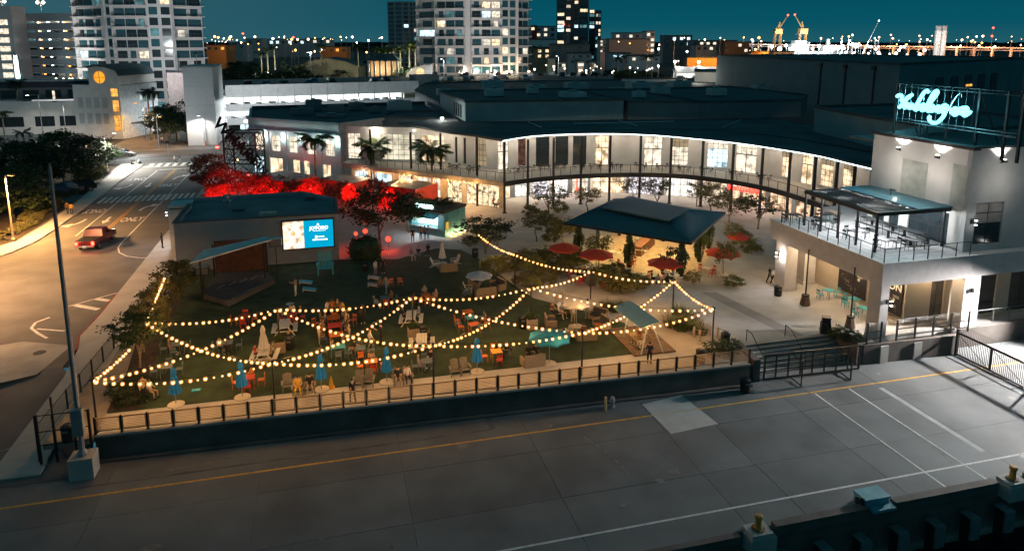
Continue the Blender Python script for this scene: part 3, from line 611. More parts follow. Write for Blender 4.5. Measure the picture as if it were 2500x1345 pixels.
# sign boards along the shop fronts
def sign_on(root, s, p, q, u, z, size, m, off=0.5, shear=0.0, board=None, bold=0.0):
    d = (Vector(q) - Vector(p)).normalized(); n = Vector((d.y, -d.x)); c = Vector(p) + d*u + n*off
    o = put('sign_lettering', text_mesh(s, size, 0.03, bold=bold, shear=shear), m, root, Vector((c.x, c.y, z)) - Vector(root.location), rot=(R(90), 0, math.atan2(d.y, d.x)))
    if board:
        b = c - n*0.08; w2, h2 = board; put('sign_board', MB().box(-w2/2, -0.03, -h2/2, w2/2, 0.03, h2/2), BLACKM, root, Vector((b.x, b.y, z)) - Vector(root.location), math.atan2(d.y, d.x))
REDN = emit('red_neon', (1.0, 0.03, 0.02), 5.0)
sign_on(mall, 'Splitsville', (53.6, 82.6), (55.4, 79.0), 1.6, 2.95, 1.25, REDN, 2.2, 0.35, bold=0.02)
sign_on(mall, 'BATTERY', SEGS[0][0], SEGS[0][1], 1.2, 3.55, 0.42, emit('gold_letters', (1.0, 0.7, 0.25), 1.6), 0.1, board=(2.2, 0.55))
sign_on(mall, 'SHOP', SEGS[3][0], SEGS[3][1], 1.3, 3.55, 0.4, emit('red_letters', (1, 0.2, 0.1), 2.0), 0.1, board=(1.7, 0.5))
put('red_screen', MB().box(-.6, -.04, -.38, .6, .04, .38), emit('red_bar_screen', (1, .1, .07), 2.2, .7, 3.0, (1, .8, .7)), mall, Vector((50.6, 86.6, 3.2)) - Vector(mall.location), R(-38))
put('green_screen', MB().box(-.7, -.04, -.4, .7, .04, .4), emit('green_bar_screen', (.55, 1, .85), 1.6, .4, 3.0), mall, Vector((53.6, 83.6, 3.0)) - Vector(mall.location), R(-55))
for i, (x, y, h) in enumerate(((34.9, 95.2, 3.0), (35.1, 95.2, 1.0))): wpart(mall, 'red_banner', MB().box(x-.12, y-.03, .6 if i else .4, x+.12, y+.03, h), emit('red_cross_sign', (1, .1, .05), 2.0))
# left wing of the mall: straight upper terrace running back to the teal shop building
LW = [(2.3, 106.6), (9.9, 98.6), (15.9, 92.8), (21.7, 86.7)]
lw = thing('mall_left_wing', 'straight left wing of the mall with an upper terrace above warm string-lit bars', 'building', (12, 100, 0))
lin = [(2.9, 109.0), (7.7, 106.6), (13.2, 104.4), (17.4, 101.6), (20.2, 98.2), (22.9, 95.0)]
wpart(lw, 'terrace_floor', MB().prism(LW + lin[::-1], BALC - 0.35, BALC - 0.004), mat('terrace_paving', (0,0,0)))
wpart(lw, 'fascia_beam', strip_along(LW, BALC - 0.55, BALC + 0.05, 0.0, -0.25), mat('pale_fascia', (0.40, 0.36, 0.31), 0.7))
wall_up = [((2.9, 109.0), (7.7, 106.6), [(0.3, 2.3)], LITN), ((7.7, 106.6), (13.2, 104.4), [(0.3, 5.4)], emit('pale_curtain_room', (1.0, 0.9, 0.66), 0.8, 0.5, 0.8)), ((13.2, 104.4), (17.4, 101.6), [(0.5, 4.2)], LITW), ((17.4, 101.6), (20.2, 98.2), [(1.0, 1.5), (2.6, 3.1)], GLASSD), ((20.2, 98.2), (22.9, 95.0), [(0.3, 2.4)], DIMG)]
for p, q, ops, lit in wall_up:
    pp, d, n = facade(lw, p, q, BALC - 0.2, RF, [(a, b, BALC + 0.3, 8.3) for a, b in ops], WHITEW, 0.4, 'upper_wall')
    for a, b in ops: window(lw, pp, d, n, a, b, BALC + 0.3, 8.3, max(1, int(round((b-a)/0.8))), 5, lit)
BARG = emit('warm_bar_interior', (1.0, 0.66, 0.32), 1.2, 0.85, 1.8, (1.0, 0.85, 0.6))
gw = [((3.5, 107.6), (9.4, 102.0)), ((9.4, 102.0), (15.6, 96.4)), ((15.6, 96.4), (22.4, 89.6))]
for k, (p, q) in enumerate(gw):
    L = (Vector(q) - Vector(p)).length
    ops = [(0.6, 3.0, 0.02, 2.9), (3.8, L - 0.6, 0.02, 2.9)]
    pp, d, n = facade(lw, p, q, 0, BALC - 0.35, ops, mat('warm_cream_stucco', (0.50, 0.42, 0.32), 0.8), 0.35, 'ground_wall')
    for a, b, z0, z1 in ops: window(lw, pp, d, n, a, b, z0, z1, max(2, int(round((b-a)/0.9))), 2, [LITC, LITN, BARG][k] if k != 2 else BARG)
    c = (Vector(p) + Vector(q)) / 2 + Vector((-1.4, -1.4)); lamp('POINT', (c.x, c.y, 3.2), 240, (1.0, 0.70, 0.38), 0.3, lw); wpart(lw, 'soffit_downlight', MB().lathe([(0.14, 3.5), (0.14, 3.56)], 10, (c.x, c.y, 0)), BULB)
for x, y in ((6.2, 104.0), (11.5, 99.5), (15.4, 97.4), (19.4, 91.8)):
    wpart(lw, 'column', MB().box(x-.14, y-.14, 0, x+.14, y+.14, RF), BLACKM); lamp('POINT', (x + .8, y + 2.2, RF - 0.5), 110, (1, .86, .66), .2, lw); wpart(lw, 'soffit_downlight', MB().lathe([(0.16, RF - .1), (0.16, RF - .03)], 10, (x + .8, y + 2.2, 0)), WHITEL)
railing(lw, [(x + .3, y + .3) for x, y in LW], BALC, step=1.3)

# ------------------------------------------------ teal shop building on the left
tb = thing('teal_shop_building', 'pale teal two-storey shop building with a flat dark roof and lit windows', 'building', (-4, 125, 0))
p, q, r3 = (-12.6, 127.0), (1.95, 114.3), (9.3, 120.5)
wins = [(1.3, 3.1), (5.0, 6.9), (8.8, 10.6), (12.8, 14.5), (16.5, 18.3)]
pp, d, n = facade(tb, p, q, 0, 9.2, [(a, b, 3.9, 6.5) for a, b in wins] + [(0.8, 3.0, .02, 2.7), (4.4, 8.0, .02, 2.7), (9.5, 13.0, .02, 2.7), (15.8, 17.4, .02, 2.4)], TEALW, 0.4)
for a, b in wins: window(tb, pp, d, n, a, b, 3.9, 6.5, 2, 3, LITN)
for a, b, z in ((0.8, 3.0, 2.7), (4.4, 8.0, 2.7), (9.5, 13.0, 2.7), (15.8, 17.4, 2.4)): window(tb, pp, d, n, a, b, .02, z, 2, 1, LITC if a < 3 else LITW)
for i, (a, b) in enumerate(wins):      # pilasters and sconces
    u = b + 0.95; c = pp + d*u + n*0.08; wpart(tb, 'pilaster', MB().wall((c - d*0.45).to_2d(), (c + d*0.45).to_2d(), 0, 7.2, 0.18), TEALW)
    c2 = pp + d*u + n*0.25; wpart(tb, 'sconce', MB().box(c2.x-.09, c2.y-.09, 6.2, c2.x+.09, c2.y+.09, 6.55), WHITEL); lamp('POINT', c2 + n*0.4 + Vector((0, 0, 6.45)), 75, (1, .95, .88), .15, tb)
wpart(tb, 'cornice', MB().wall((pp + n*.1).to_2d(), (pp + d*19.3 + n*.1).to_2d(), 7.25, 7.45, 0.3).wall((pp + n*.12).to_2d(), (pp + d*19.3 + n*.12).to_2d(), 8.95, 9.3, 0.36), TEALW)
facade(tb, q, r3, 0, 9.2, [], mat('grey_beige_stucco', (0.42, 0.40, 0.37), 0.8), 0.4, 'side_wall')
wpart(tb, 'side_cornice', MB().wall((2.1, 114.1), (9.5, 120.3), 7.25, 7.45, 0.3).wall((2.1, 114.1), (9.5, 120.3), 8.95, 9.3, 0.36), mat('grey_beige_stucco', (0,0,0)))
facade(tb, (-14.0, 146.0), p, 0, 9.2, [], TEALW, 0.4, 'end_wall')
wpart(tb, 'roof', MB().prism([(-12.4, 127.0), (1.95, 114.6), (9.2, 120.6), (20.6, 128), (20.5, 150), (-13.8, 147)], 8.6, 8.75), ROOF)
wpart(tb, 'rear_parapet', MB().wall((-13.8, 147), (20.5, 150), 8.4, 9.4, 0.4), ROOF)
lamp('POINT', (-13.6, 131, 8.2), 90, (.85, .95, 1), .2, tb); wpart(tb, 'corner_flood', MB().box(-13.6, 130.8, 8.0, -13.2, 131.2, 8.4), WHITEL)

# ------------------------------------------------ roofscape behind the mall
def block(name, label, poly, z0, z1, m, roofm=None, parapet=0.35, cat='building'):
    cx = sum(p[0] for p in poly)/len(poly); cyy = sum(p[1] for p in poly)/len(poly)
    t = thing(name, label, cat, (cx, cyy, z0))
    wpart(t, 'wall', MB().prism(poly, z0, z1), m)
    ins = [(cx + (p[0]-cx)*0.985, cyy + (p[1]-cyy)*0.985) for p in poly]
    wpart(t, 'roof', MB().prism(ins, z1 + 0.002, z1 + 0.03), roofm or ROOF)
    n = len(poly); cap = MB()
    for i in range(n): cap.wall(poly[i], poly[(i+1) % n], z1 + 0.004, z1 + parapet, 0.3)
    wpart(t, 'parapet', cap, roofm or ROOF)
    return t
TEALD = mat('dusky_teal_wall', (0.22, 0.30, 0.31), 0.85, var=0.12, scale=0.3)
b1 = block('roof_volume', 'long blue-grey upper volume above the mall roof, with slit windows on its lit end', [(21, 107.6), (46.0, 104.6), (46.4, 132), (20.8, 131)], RF + .3, 12.6, TEALD)
for i in range(4):
    y = 110.6 + i * 1.9; wpart(b1, 'slit_window', MB().box(20.86, y, 10.0, 20.98, y + 0.7, 12.0), GLASSD)
lamp('POINT', (17.8, 110.5, 10.6), 160, (1, .95, .88), .3, b1); wpart(b1, 'wall_flood', MB().box(17.6, 110.3, 9.8, 18.0, 110.7, 10.1), WHITEL)
block('roof_volume', 'dark set-back upper volume in the middle of the mall roof', [(46.6, 104.0), (58, 102), (58, 132), (46.6, 132)], RF + .3, 12.3, DARKW)
block('roof_volume', 'dark upper volume on the right of the mall roof', [(58.2, 102.2), (76, 101), (84, 110), (84, 135), (58.2, 132)], RF + .3, 12.2, DARKW)
block('roof_volume', 'teal-grey rooftop volume behind the neon sign', [(65.2, 83.6), (62.4, 68.8), (62, 58), (80, 58), (80, 84)], RF + .3, 12.9, TEALD)
block('mall_rear_roof', 'wide dark flat roof of the mall stretching back to the parking decks', [(21, 132.5), (84, 135.5), (112, 128), (112, 200), (28, 200), (21, 170)], 0, 10.2, DARKW)
for i, (x, y, w_, h_) in enumerate([(28, 118, 3, 1.4), (36, 122, 2, 1.0), (40, 112, 4, 1.0), (31, 140, 5, 1.8), (45, 150, 4, 2.2), (52, 112, 2, 1.2), (60, 120, 3, 1.5), (68, 114, 3, 1.4), (70, 150, 6, 2.4), (58, 160, 5, 2.0), (85, 160, 5, 2), (40, 170, 5, 2.2), (95, 140, 4, 2), (25, 152, 3, 1.6), (78, 138, 3, 1.4), (62, 145, 3, 1.6)]):
    zb = 12.35 if 104 < y < 131 else 10.25
    if x > 58 and zb > 12.3: zb = 12.25
    if x < 46 and zb > 12.3: zb = 12.64
    u = thing('rooftop_unit', 'dark boxy air-handling unit on the mall roof', 'rooftop unit', (x, y, zb), group='air-handling units on the mall roof')
    put('cabinet', MB().box(-w_/2, -w_*.35, 0.15, w_/2, w_*.35, h_), GREYW, u); put('curb', MB().box(-w_*.45, -w_*.3, 0, w_*.45, w_*.3, 0.15), ROOF, u)
    put('fan_cowl', MB().lathe([(w_*.16, h_), (w_*.2, h_+.25), (w_*.18, h_+.3)], 12), GREYM, u)
for i, (x, y, w_, h_) in enumerate([(-4, 134, 4, 1.2), (2, 137, 3, 1.4), (-2, 141, 3, 2.2), (6, 140, 3, 1.5), (9, 134, 2, 1.2), (14, 138, 4.5, 1.8), (1, 129, 5, .5)]):
    u = thing('rooftop_unit', 'dark air-handling unit on the flat roof of the teal shop building', 'rooftop unit', (x, y, 8.76), group='air-handling units on the teal building')
    put('cabinet', MB().box(-w_/2, -w_*.3, 0.1, w_/2, w_*.3, h_), DARKW if i != 5 else GREYW, u); put('curb', MB().box(-w_*.45, -w_*.25, 0, w_*.45, w_*.25, 0.1), ROOF, u); put('fan_cowl', MB().lathe([(w_*.14, h_), (w_*.17, h_+.22)], 10), GREYM, u)
block('low_roof_link', 'low dark roof linking the teal building and the mall', [(9.4, 120.6), (20.6, 111.5), (20.6, 128), (12, 128)], 0, 9.3, DARKW)
# big dark hall on the right
hall = block('dark_hall', 'large dark hall with drainpipes behind the neon sign', [(98.4, 127.5), (95.4, 101.4), (157, 130), (150, 175), (104, 175)], 0, 17.9, mat('deep_teal_wall', (0.16, 0.22, 0.235), 0.85, var=0.1, scale=0.3))
for i, t in enumerate((0.1, 0.42, 0.75)):
    c = lerp((98.4, 127.5, 0), (95.4, 101.4, 0), t); wpart(hall, 'downpipe', MB().bar((c.x-.15, c.y, 9), (c.x-.15, c.y, 17.2), .14, 6).box(c.x-.5, c.y-.4, 16.8, c.x, c.y+.4, 17.5), BLACKM)
dv = (Vector((157, 130, 0)) - Vector((95.4, 101.4, 0))).normalized(); nv = Vector((dv.y, -dv.x, 0))
for i in range(5):
    u = 16 + i * 7.5; c = Vector((95.4, 101.4, 0)) + dv*u
    f = window(hall, Vector((95.4, 101.4, 0)) + nv*.25, dv, nv, u, u + 3.6, 11.2, 15.2, 2, 1, GLASST if i != 2 else GLASST, inset=.1)
    if i == 2: wpart(hall, 'lit_lamp_row', MB().wall((c + dv*.3 + nv*.3).to_2d(), (c + dv*3.3 + nv*.3).to_2d(), 13.0, 13.4, .08), LITO)

# ================================================================== RIGHT WING WITH TERRACE, PERGOLA AND NEON SIGN
rwg = thing('white_corner_building', 'white stucco corner building with an arcade, roof terrace and parapet floodlights', 'building', (47.2, 42.3, 0))
BRICKW = mat('white_painted_block', (0.60, 0.56, 0.55), 0.8, var=0.08, scale=2, bump=0.15)
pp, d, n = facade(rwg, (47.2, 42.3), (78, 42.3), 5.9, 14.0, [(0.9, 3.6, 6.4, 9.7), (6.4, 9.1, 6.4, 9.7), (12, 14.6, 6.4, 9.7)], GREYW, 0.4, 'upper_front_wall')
for a in (0.9, 6.4, 12): window(rwg, pp, d, n, a, a + 2.7, 6.4, 9.7, 2, 4, GLASSD, vary=lambda i, j: mat('lowered_blind', (0.32, 0.30, 0.28), 0.8) if j >= 2 else None)
pp, d, n = facade(rwg, (47.2, 52.4), (47.2, 42.72), 6.0, 13.85, [(0.5, 2.0, 6.02, 8.6), (2.5, 3.6, 6.02, 8.6), (4.6, 8.6, 6.02, 8.6)], WHITEW, 0.4, 'terrace_wall')
window(rwg, pp, d, n, 0.5, 2.0, 6.02, 8.6, 2, 1, GLASSD); door(rwg, pp, d, n, 2.5, 3.6, 6.02, 8.6, GLASSD, 1); window(rwg, pp, d, n, 4.6, 8.6, 6.02, 8.6, 4, 2, GLASSD)
for a, b, zz in ((9.2, 10.6, 12.6), (4.2, 6.8, 12.2)): wpart(rwg, 'recessed_panel', MB().box(47.17, 52.4 - b if False else 42.5 + (10.6 - b), 9.3, 47.198, 42.5 + (10.6 - a), zz), mat('sage_panel', (0.40, 0.41, 0.37), 0.8))
wpart(rwg, 'parapet_coping', MB().box(46.95, 42.05, 13.86, 47.65, 52.5, 14.12).box(47.65, 42.05, 14.0, 78, 42.75, 14.14), BLACKM)
wpart(rwg, 'roof', MB().box(47.6, 42.7, 13.0, 78, 56, 13.2), ROOF)
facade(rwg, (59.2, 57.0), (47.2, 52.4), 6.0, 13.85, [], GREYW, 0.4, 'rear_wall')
wpart(rwg, 'terrace_slab', MB().box(38.75, 41.0, 5.1, 46.79, 54.6, 6.0).box(46.79, 52.9, 5.1, 55.0, 57.9, 5.96), BRICKW)
wpart(rwg, 'slab_edge', MB().box(38.65, 40.9, 6.0, 46.8, 41.25, 6.08).box(38.65, 41.25, 6.0, 39.0, 54.7, 6.08), mat('pale_coping', (0.62, 0.60, 0.58), 0.7))
wpart(rwg, 'terrace_paving', MB().box(39.0, 41.25, 6.0, 46.78, 54.5, 6.03), mat('pale_terrace_tiles', (0.50, 0.49, 0.48), 0.7, var=0.1, scale=1.2))
wpart(rwg, 'beam', MB().box(38.8, 41.02, 4.3, 46.9, 41.9, 5.09).box(38.82, 41.9, 4.3, 39.7, 54.5, 5.09).box(46.9, 41.4, 4.2, 78, 42.6, 5.88), BRICKW)
for x, y, sx, sy in ((38.85, 41.05, .72, 1.25), (38.85, 52.2, 1.2, 1.5), (46.9, 41.45, 1.5, 1.1), (55.5, 41.45, 1.5, 1.1), (64, 41.45, 1.5, 1.1), (41.6, 53.2, 1.2, 1.2)):
    wpart(rwg, 'pillar', MB().box(x, y, -0.02, x + sx, y + sy, 4.29), BRICKW); wpart(rwg, 'pillar_base', MB().box(x - .05, y - .05, 0.0, x + sx + .05, y + sy + .05, 0.3), BRICKW)
BEIGE = mat('beige_inner_stucco', (0.52, 0.44, 0.35), 0.85, var=0.08, scale=0.8)
pp, d, n = facade(rwg, (43.2, 53.8), (43.2, 43.52), 0, 5.05, [], BEIGE, 0.3, 'arcade_wall')
pp, d, n = facade(rwg, (43.2, 43.2), (78, 43.2), 0, 5.05, [(2.4, 3.7, 0.3, 4.1), (6.0, 8.9, 0.1, 4.1), (10.3, 12.8, 0.1, 4.1), (15, 18, .1, 4.1)], BEIGE, 0.3, 'arcade_wall')
for a, b, z in ((2.4, 3.7, .3), (6.0, 8.9, .1), (10.3, 12.8, .1), (15, 18, .1)): window(rwg, pp, d, n, a, b, z, 4.1, 2, 4, glassmat('grey_window_glass', (0.10, 0.09, 0.08)))
wpart(rwg, 'arcade_ceiling', MB().box(39.8, 42.0, 5.06, 78, 54, 5.085), BEIGE)
wpart(rwg, 'rear_arcade_wall', MB().wall((41.0, 56.2), (46.5, 56.2), 0, 5.09, .3), mat('ochre_mural_wall', (0.55, 0.36, 0.10), 0.8, var=0.2, scale=1))
for x, y, e in ((41.4, 44.0, 240), (41.2, 48.0, 240), (41.2, 51.6, 240), (45.2, 42.4, 150), (50.5, 42.4, 260), (54, 42.4, 260), (59, 42.4, 260)):
    wpart(rwg, 'ceiling_lamp', MB().lathe([(.16, 4.98), (.16, 5.05)], 10, (x, y, 0)), BULB); lamp('POINT', (x, y, 4.75), e, (1.0, 0.74, 0.45), .25, rwg)
lamp('POINT', (43.6, 55.0, 3.5), 160, (1, .62, .2), .2, rwg); wpart(rwg, 'mural_lamp', MB().box(43.5, 55.2, 3.7, 43.7, 55.4, 3.85), BULB)
# the posters on the arcade wall
def poster(label, px_, y0, y1, z0, z1, lines, small):
    t = thing('poster', label, 'poster', (px_, y1, z0), -math.pi/2)
    W_ = y1 - y0; put('board', MB().box(0, -0.04, 0, W_, 0.0, z1-z0), mat('black_poster_print', (0.012, 0.010, 0.012), 0.6), t)
    for s, u, z, sz in lines: put('lettering', text_mesh(s, sz, 0.004, bold=.012), mat('cream_print', (0.75, 0.70, 0.62), 0.7), t, (u, -0.048, z), rot=(R(90), 0, 0))
    for u, z, w_, h_ in small: put('small_print', MB().box(u, -0.047, z, u + w_, -0.042, z + h_), mat('cream_print', (0, 0, 0)), t)
    rnd = random.Random(5)
    sp = MB()
    for k in range(90):
        a = rnd.random(); u = W_*(0.12 + 0.55*a + rnd.gauss(0, .05)); z = (z1-z0)*(0.42 - 0.34*a + rnd.gauss(0, .05)); s_ = rnd.uniform(.02, .07); sp.face([(u, -.046, z), (u + s_, -.046, z), (u + s_*.7, -.046, z + s_)])
    put('powder_splash_print', sp, mat('pink_cream_print', (0.6, 0.45, 0.42), 0.8), t)['kind'] = 'stuff'
poster('black poster lettered DUN with pale powder splashes behind the dark lamp post', 43.1, 47.2, 50.5, .55, 3.7, [('DUN', 0.75, 2.1, .75)], [(2.1, 1.9, .8, .06), (2.2, 1.75, .7, .05), (2.3, 1.4, .25, .25)])
poster('black poster lettered IN ION hanging inside the arcade corner', 43.1, 43.4, 45.1, 0.6, 4.1, [('IN', 1.0, 2.95, .85), ('ION', .85, 2.2, .85)], [(.8, 1.5, .6, .05), (.8, 1.38, .6, .05), (.8, 1.05, .22, .22)])
# arcade fence panels
af = thing('arcade_railing', 'black picket railing between the arcade pillars above the dock', 'railing', (40.2, 40.9, .12))
for x0, x1 in ((37.6, 38.8), (40.2, 46.8)):
    k = int((x1 - x0) / 1.35) or 1
    for i in range(k + 1): x = x0 + (x1-x0)*i/k; wpart(af, 'post', MB().box(x-.05, 40.62, .12, x+.05, 40.72, 1.75), BLACKM)
    wpart(af, 'rail', MB().box(x0, 40.64, .45, x1, 40.70, .52).box(x0, 40.64, 1.0, x1, 40.70, 1.06), BLACKM); wpart(af, 'rail', MB().box(x0, 40.64, .16, x1, 40.70, .2), BLACKM)
    m = MB(); x = x0
    while x < x1: m.bar((x, 40.67, .5), (x, 40.67, 1.5), .009, 3).bar((x, 40.67, 1.5), (x, 40.82, 1.72), .009, 3); x += .11
    wpart(af, 'pickets', m, BLACKM)['kind'] = 'stuff'
af2 = thing('arcade_rail', 'thin metal guard rail in the lit arcade at the right edge', 'railing', (49, 42.0, .12))
for i in range(9): wpart(af2, 'post', MB().box(48.6 + i*1.6, 41.58, .12, 48.65 + i*1.6, 41.63, 1.25), GREYM)
wpart(af2, 'top_rail', MB().bar((48.6, 41.6, 1.25), (62, 41.6, 1.25), .025, 5), GREYM)
# sconces
for loc, nx, ny, lb in (((39.4, 41.02, 3.1), 0, -1, 'wall sconce glowing on the corner pillar of the arcade'), ((38.83, 53.0, 3.2), -1, 0, 'wall sconce glowing on the far arcade pillar beside the bin'), ((47.6, 41.42, 3.1), 0, -1, 'wall sconce glowing on the arcade pillar right of the posters'), ((47.75, 42.28, 8.3), 0, -1, 'wall sconce beside the upper window of the white corner building')):
    sconce(loc, nx, ny, lb, 260)
for loc, aim, lb in (((46.8, 49.1, 13.0), (47.1, 49.1, 14.4), 'parapet floodlight under the left part of the neon sign'), ((46.8, 45.1, 12.95), (47.1, 45.1, 14.3), 'parapet floodlight under the right part of the neon sign'), ((49.8, 41.9, 13.0), (49.8, 42.2, 14.4), 'small floodlight at the right end of the parapet')):
    t = thing('parapet_floodlight', lb, 'floodlight', loc, group='floodlights below the parapet')
    put('head', MB().cbox((0, 0, 0), (.28, .28, .2)), BLACKM, t); put('bracket', MB().bar((0, 0, -.1), (.3 if loc[0] < 47 else 0, 0 if loc[0] < 47 else .35, -.2), .03, 5), BLACKM, t)
    put('lens', MB().cbox((0, 0, .12), (.2, .2, .03)), WHITEL, t)
    lamp('SPOT', Vector(loc) + Vector((0, 0, .2)), 240, (1, .93, .86), .08, t, aim=aim, angle=120, blend=.5); lamp('POINT', Vector(loc) + (Vector((-1.6, 0, -1.5)) if loc[0] < 47 else Vector((0, -1.8, -1.5))), 70, (1, .90, .80), .3, t)  # the point light off the wall is added to brighten the wall below
# pergola
pg = thing('terrace_pergola', 'dark steel pergola with an open-lattice half and a solid blue half over the terrace', 'pergola', (44, 47.5, 6.03))
PZ = 9.15
wpart(pg, 'frame_beam', MB().box(40.2, 43.55, PZ-.28, 47.1, 43.8, PZ).box(40.2, 51.9, PZ-.28, 47.1, 52.15, PZ).box(40.2, 43.8, PZ-.28, 40.45, 51.9, PZ), BLACKM)
wpart(pg, 'solid_roof', MB().box(43.9, 43.5, PZ+.002, 47.15, 52.2, PZ+.1), mat('blue_metal_roof', (0.10, 0.22, 0.27), 0.45, 0.2, var=.1))
rnd = random.Random(3)
for i in range(22): y = 43.95 + i*.375; wpart(pg, 'lattice_slat', MB().box(40.45, y, PZ-.1, 43.88, y+.16, PZ-.02), BLACKM)
for i in range(13):
    x = 40.55 + rnd.randint(0, 9)*.35; y = 44.0 + rnd.randint(0, 20)*.375; wpart(pg, 'lattice_plate', MB().box(x, y, PZ-.015, x+.33, y+.36, PZ+.005), BLACKM)
for i in range(9): x = 40.6 + i*.38; wpart(pg, 'lattice_cross_bar', MB().box(x, 43.8, PZ-.19, x+.06, 51.9, PZ-.11), BLACKM)
for x, y in ((40.32, 43.67), (40.32, 45.7), (40.32, 47.8), (40.32, 49.9), (40.32, 52.0), (46.6, 43.67), (43.8, 52.0)): wpart(pg, 'post', MB().box(x-.07, y-.07, 6.03, x+.07, y+.07, PZ-.28), BLACKM)
wpart(pg, 'roof_lamp', MB().bar((45.6, 48.2, PZ+.1), (45.6, 48.2, PZ+.55), .04, 5).box(45.5, 47.75, PZ+.55, 45.7, 48.3, PZ+.62), BLACKM)
lamp('POINT', (45.6, 47.7, PZ+.45), 9, (1, .88, .7), .06, pg)
for x, y in ((42.0, 45.2), (42.0, 48.0), (42.0, 50.8), (45.2, 45.2), (45.2, 48.2), (45.2, 50.8)):
    wpart(pg, 'downlight', MB().lathe([(.09, PZ-.34), (.09, PZ-.3)], 8, (x, y, 0)), WHITEL); lamp('POINT', (x, y, PZ-.5), 150, (.93, .97, 1), .12, pg)
tr = thing('terrace_railing', 'black railing round the edge of the roof terrace', 'railing', (38.9, 41.1, 6.08))
railing(tr, [(46.6, 41.08), (38.85, 41.08), (38.85, 54.4)], 6.08, step=1.25)
# neon sign on its frame
sg = thing('neon_script_sign', 'glowing cyan script neon sign reading You belong here with an unlit h', 'sign', (48.3, 47.7, 14.1))
NEON = emit('cyan_white_neon', (0.16, 0.84, 1.0), 3.4); NEOFF = mat('unlit_neon_tube', (0.35, 0.6, 0.65), 0.3)
STROKES = [('Y', [[(51.38, 17.17), (51.21, 17.34), (50.92, 17.34), (50.8, 17.16), (50.83, 16.87), (50.47, 16.96), (50.15, 17.27), (49.74, 17.49)], [(49.74, 17.49), (50.18, 17.14), (50.61, 16.73), (51.04, 16.25)]]), ('o', [[(50.45, 16.75), (50.58, 16.48), (50.39, 16.31), (50.17, 16.46), (50.28, 16.7), (50.45, 16.75)]]), ('u', [[(50.17, 16.77), (50.04, 16.4), (49.76, 16.37), (49.65, 16.75), (49.61, 16.38), (49.41, 16.4)]]), ('b', [[(48.07, 17.79), (48.27, 17.93), (48.55, 17.73), (48.92, 17.12), (49.29, 16.35), (49.13, 16.27), (48.92, 16.44), (48.95, 16.69), (49.13, 16.61)]]), ('e', [[(48.69, 16.46), (48.41, 16.61), (48.42, 16.76), (48.61, 16.72), (48.68, 16.4), (48.51, 16.27), (48.15, 16.39)]]), ('l', [[(48.15, 16.39), (47.78, 16.97), (47.28, 17.67), (47.21, 17.94), (47.46, 17.89), (47.82, 17.27), (48.09, 16.52), (47.91, 16.26), (47.7, 16.37)]]), ('o', [[(47.57, 16.75), (47.72, 16.49), (47.58, 16.29), (47.35, 16.44), (47.45, 16.7), (47.57, 16.75)]]), ('n', [[(47.27, 16.71), (47.29, 16.32), (47.08, 16.67), (46.91, 16.71), (46.93, 16.3), (46.72, 16.37)]]), ('g', [[(46.26, 16.92), (46.6, 16.77), (46.62, 16.41), (46.33, 16.38), (46.16, 16.93), (46.3, 16.15), (46.6, 15.7), (46.99, 15.39), (47.51, 15.39), (47.77, 15.7), (47.68, 15.86)]]), ('h', [[(44.85, 17.67), (44.98, 17.89), (45.27, 17.78), (45.61, 17.26), (46.1, 16.23), (45.88, 16.66), (45.75, 16.73), (45.8, 16.29), (45.62, 16.25)]]), ('e', [[(45.56, 16.34), (45.25, 16.6), (45.31, 16.74), (45.5, 16.64), (45.52, 16.31), (45.27, 16.22), (45.09, 16.38)]]), ('r', [[(45.09, 16.38), (44.94, 16.74), (44.76, 16.65), (44.88, 16.29)], [(44.87, 16.46), (44.68, 16.83), (44.54, 16.78)]]), ('e', [[(44.63, 16.43), (44.26, 16.69), (44.32, 16.86), (44.54, 16.78), (44.62, 16.4), (44.4, 16.25), (44.1, 16.42), (43.96, 16.64)]])]
def catmull(pts, n=5):
    P_ = [2*pts[0]-pts[1]] + pts + [2*pts[-1]-pts[-2]]; out = []
    for i in range(1, len(P_)-2):
        a, b, c, e = P_[i-1:i+3]
        for k in range(n):
            t = k/n; out.append(0.5*((2*b) + (c-a)*t + (2*a-5*b+4*c-e)*t*t + (3*b-a-3*c+e)*t**3))
    return out + [pts[-1]]
for ch, sts in STROKES:
    m = MB()
    for s in sts: m.path(catmull([Vector((48.3, y, z)) for y, z in s], 4), 0.15 if ch != 'h' else 0.035, 6)
    wpart(sg, 'letter_tube', m, NEON if ch != 'h' else NEOFF)
for y, z in ((50, 16.6), (47.6, 16.6), (45, 16.6)): lamp('POINT', (47.7, y, z), 260, (.25, .85, 1), .3, sg)
for z in (18.36, 18.1, 15.3, 15.05): wpart(sg, 'frame_rail', MB().bar((48.65, 51.8, z), (48.65, 40.2, z), .06, 5), BLACKM)
for i in range(12): y = 51.5 - i*.68; wpart(sg, 'frame_rod', MB().bar((48.6, y, 15.05), (48.6, y, 18.3), .022, 4), GREYM)
for y in (51.8, 49.0, 48.3, 46.3, 43.6, 41.2, 40.0): wpart(sg, 'frame_leg', MB().box(48.6, y-.09, 13.2, 48.78, y+.09, 18.36 if y in (51.8, 43.6, 41.2, 40.0) else 15.05), BLACKM)
wpart(sg, 'frame_back_brace', MB().bar((48.7, 51.7, 18.3), (51.5, 51.7, 13.3), .05, 5), BLACKM); wpart(sg, 'frame_back_brace', MB().bar((48.7, 43.7, 18.3), (51.5, 43.7, 13.3), .05, 5), BLACKM)

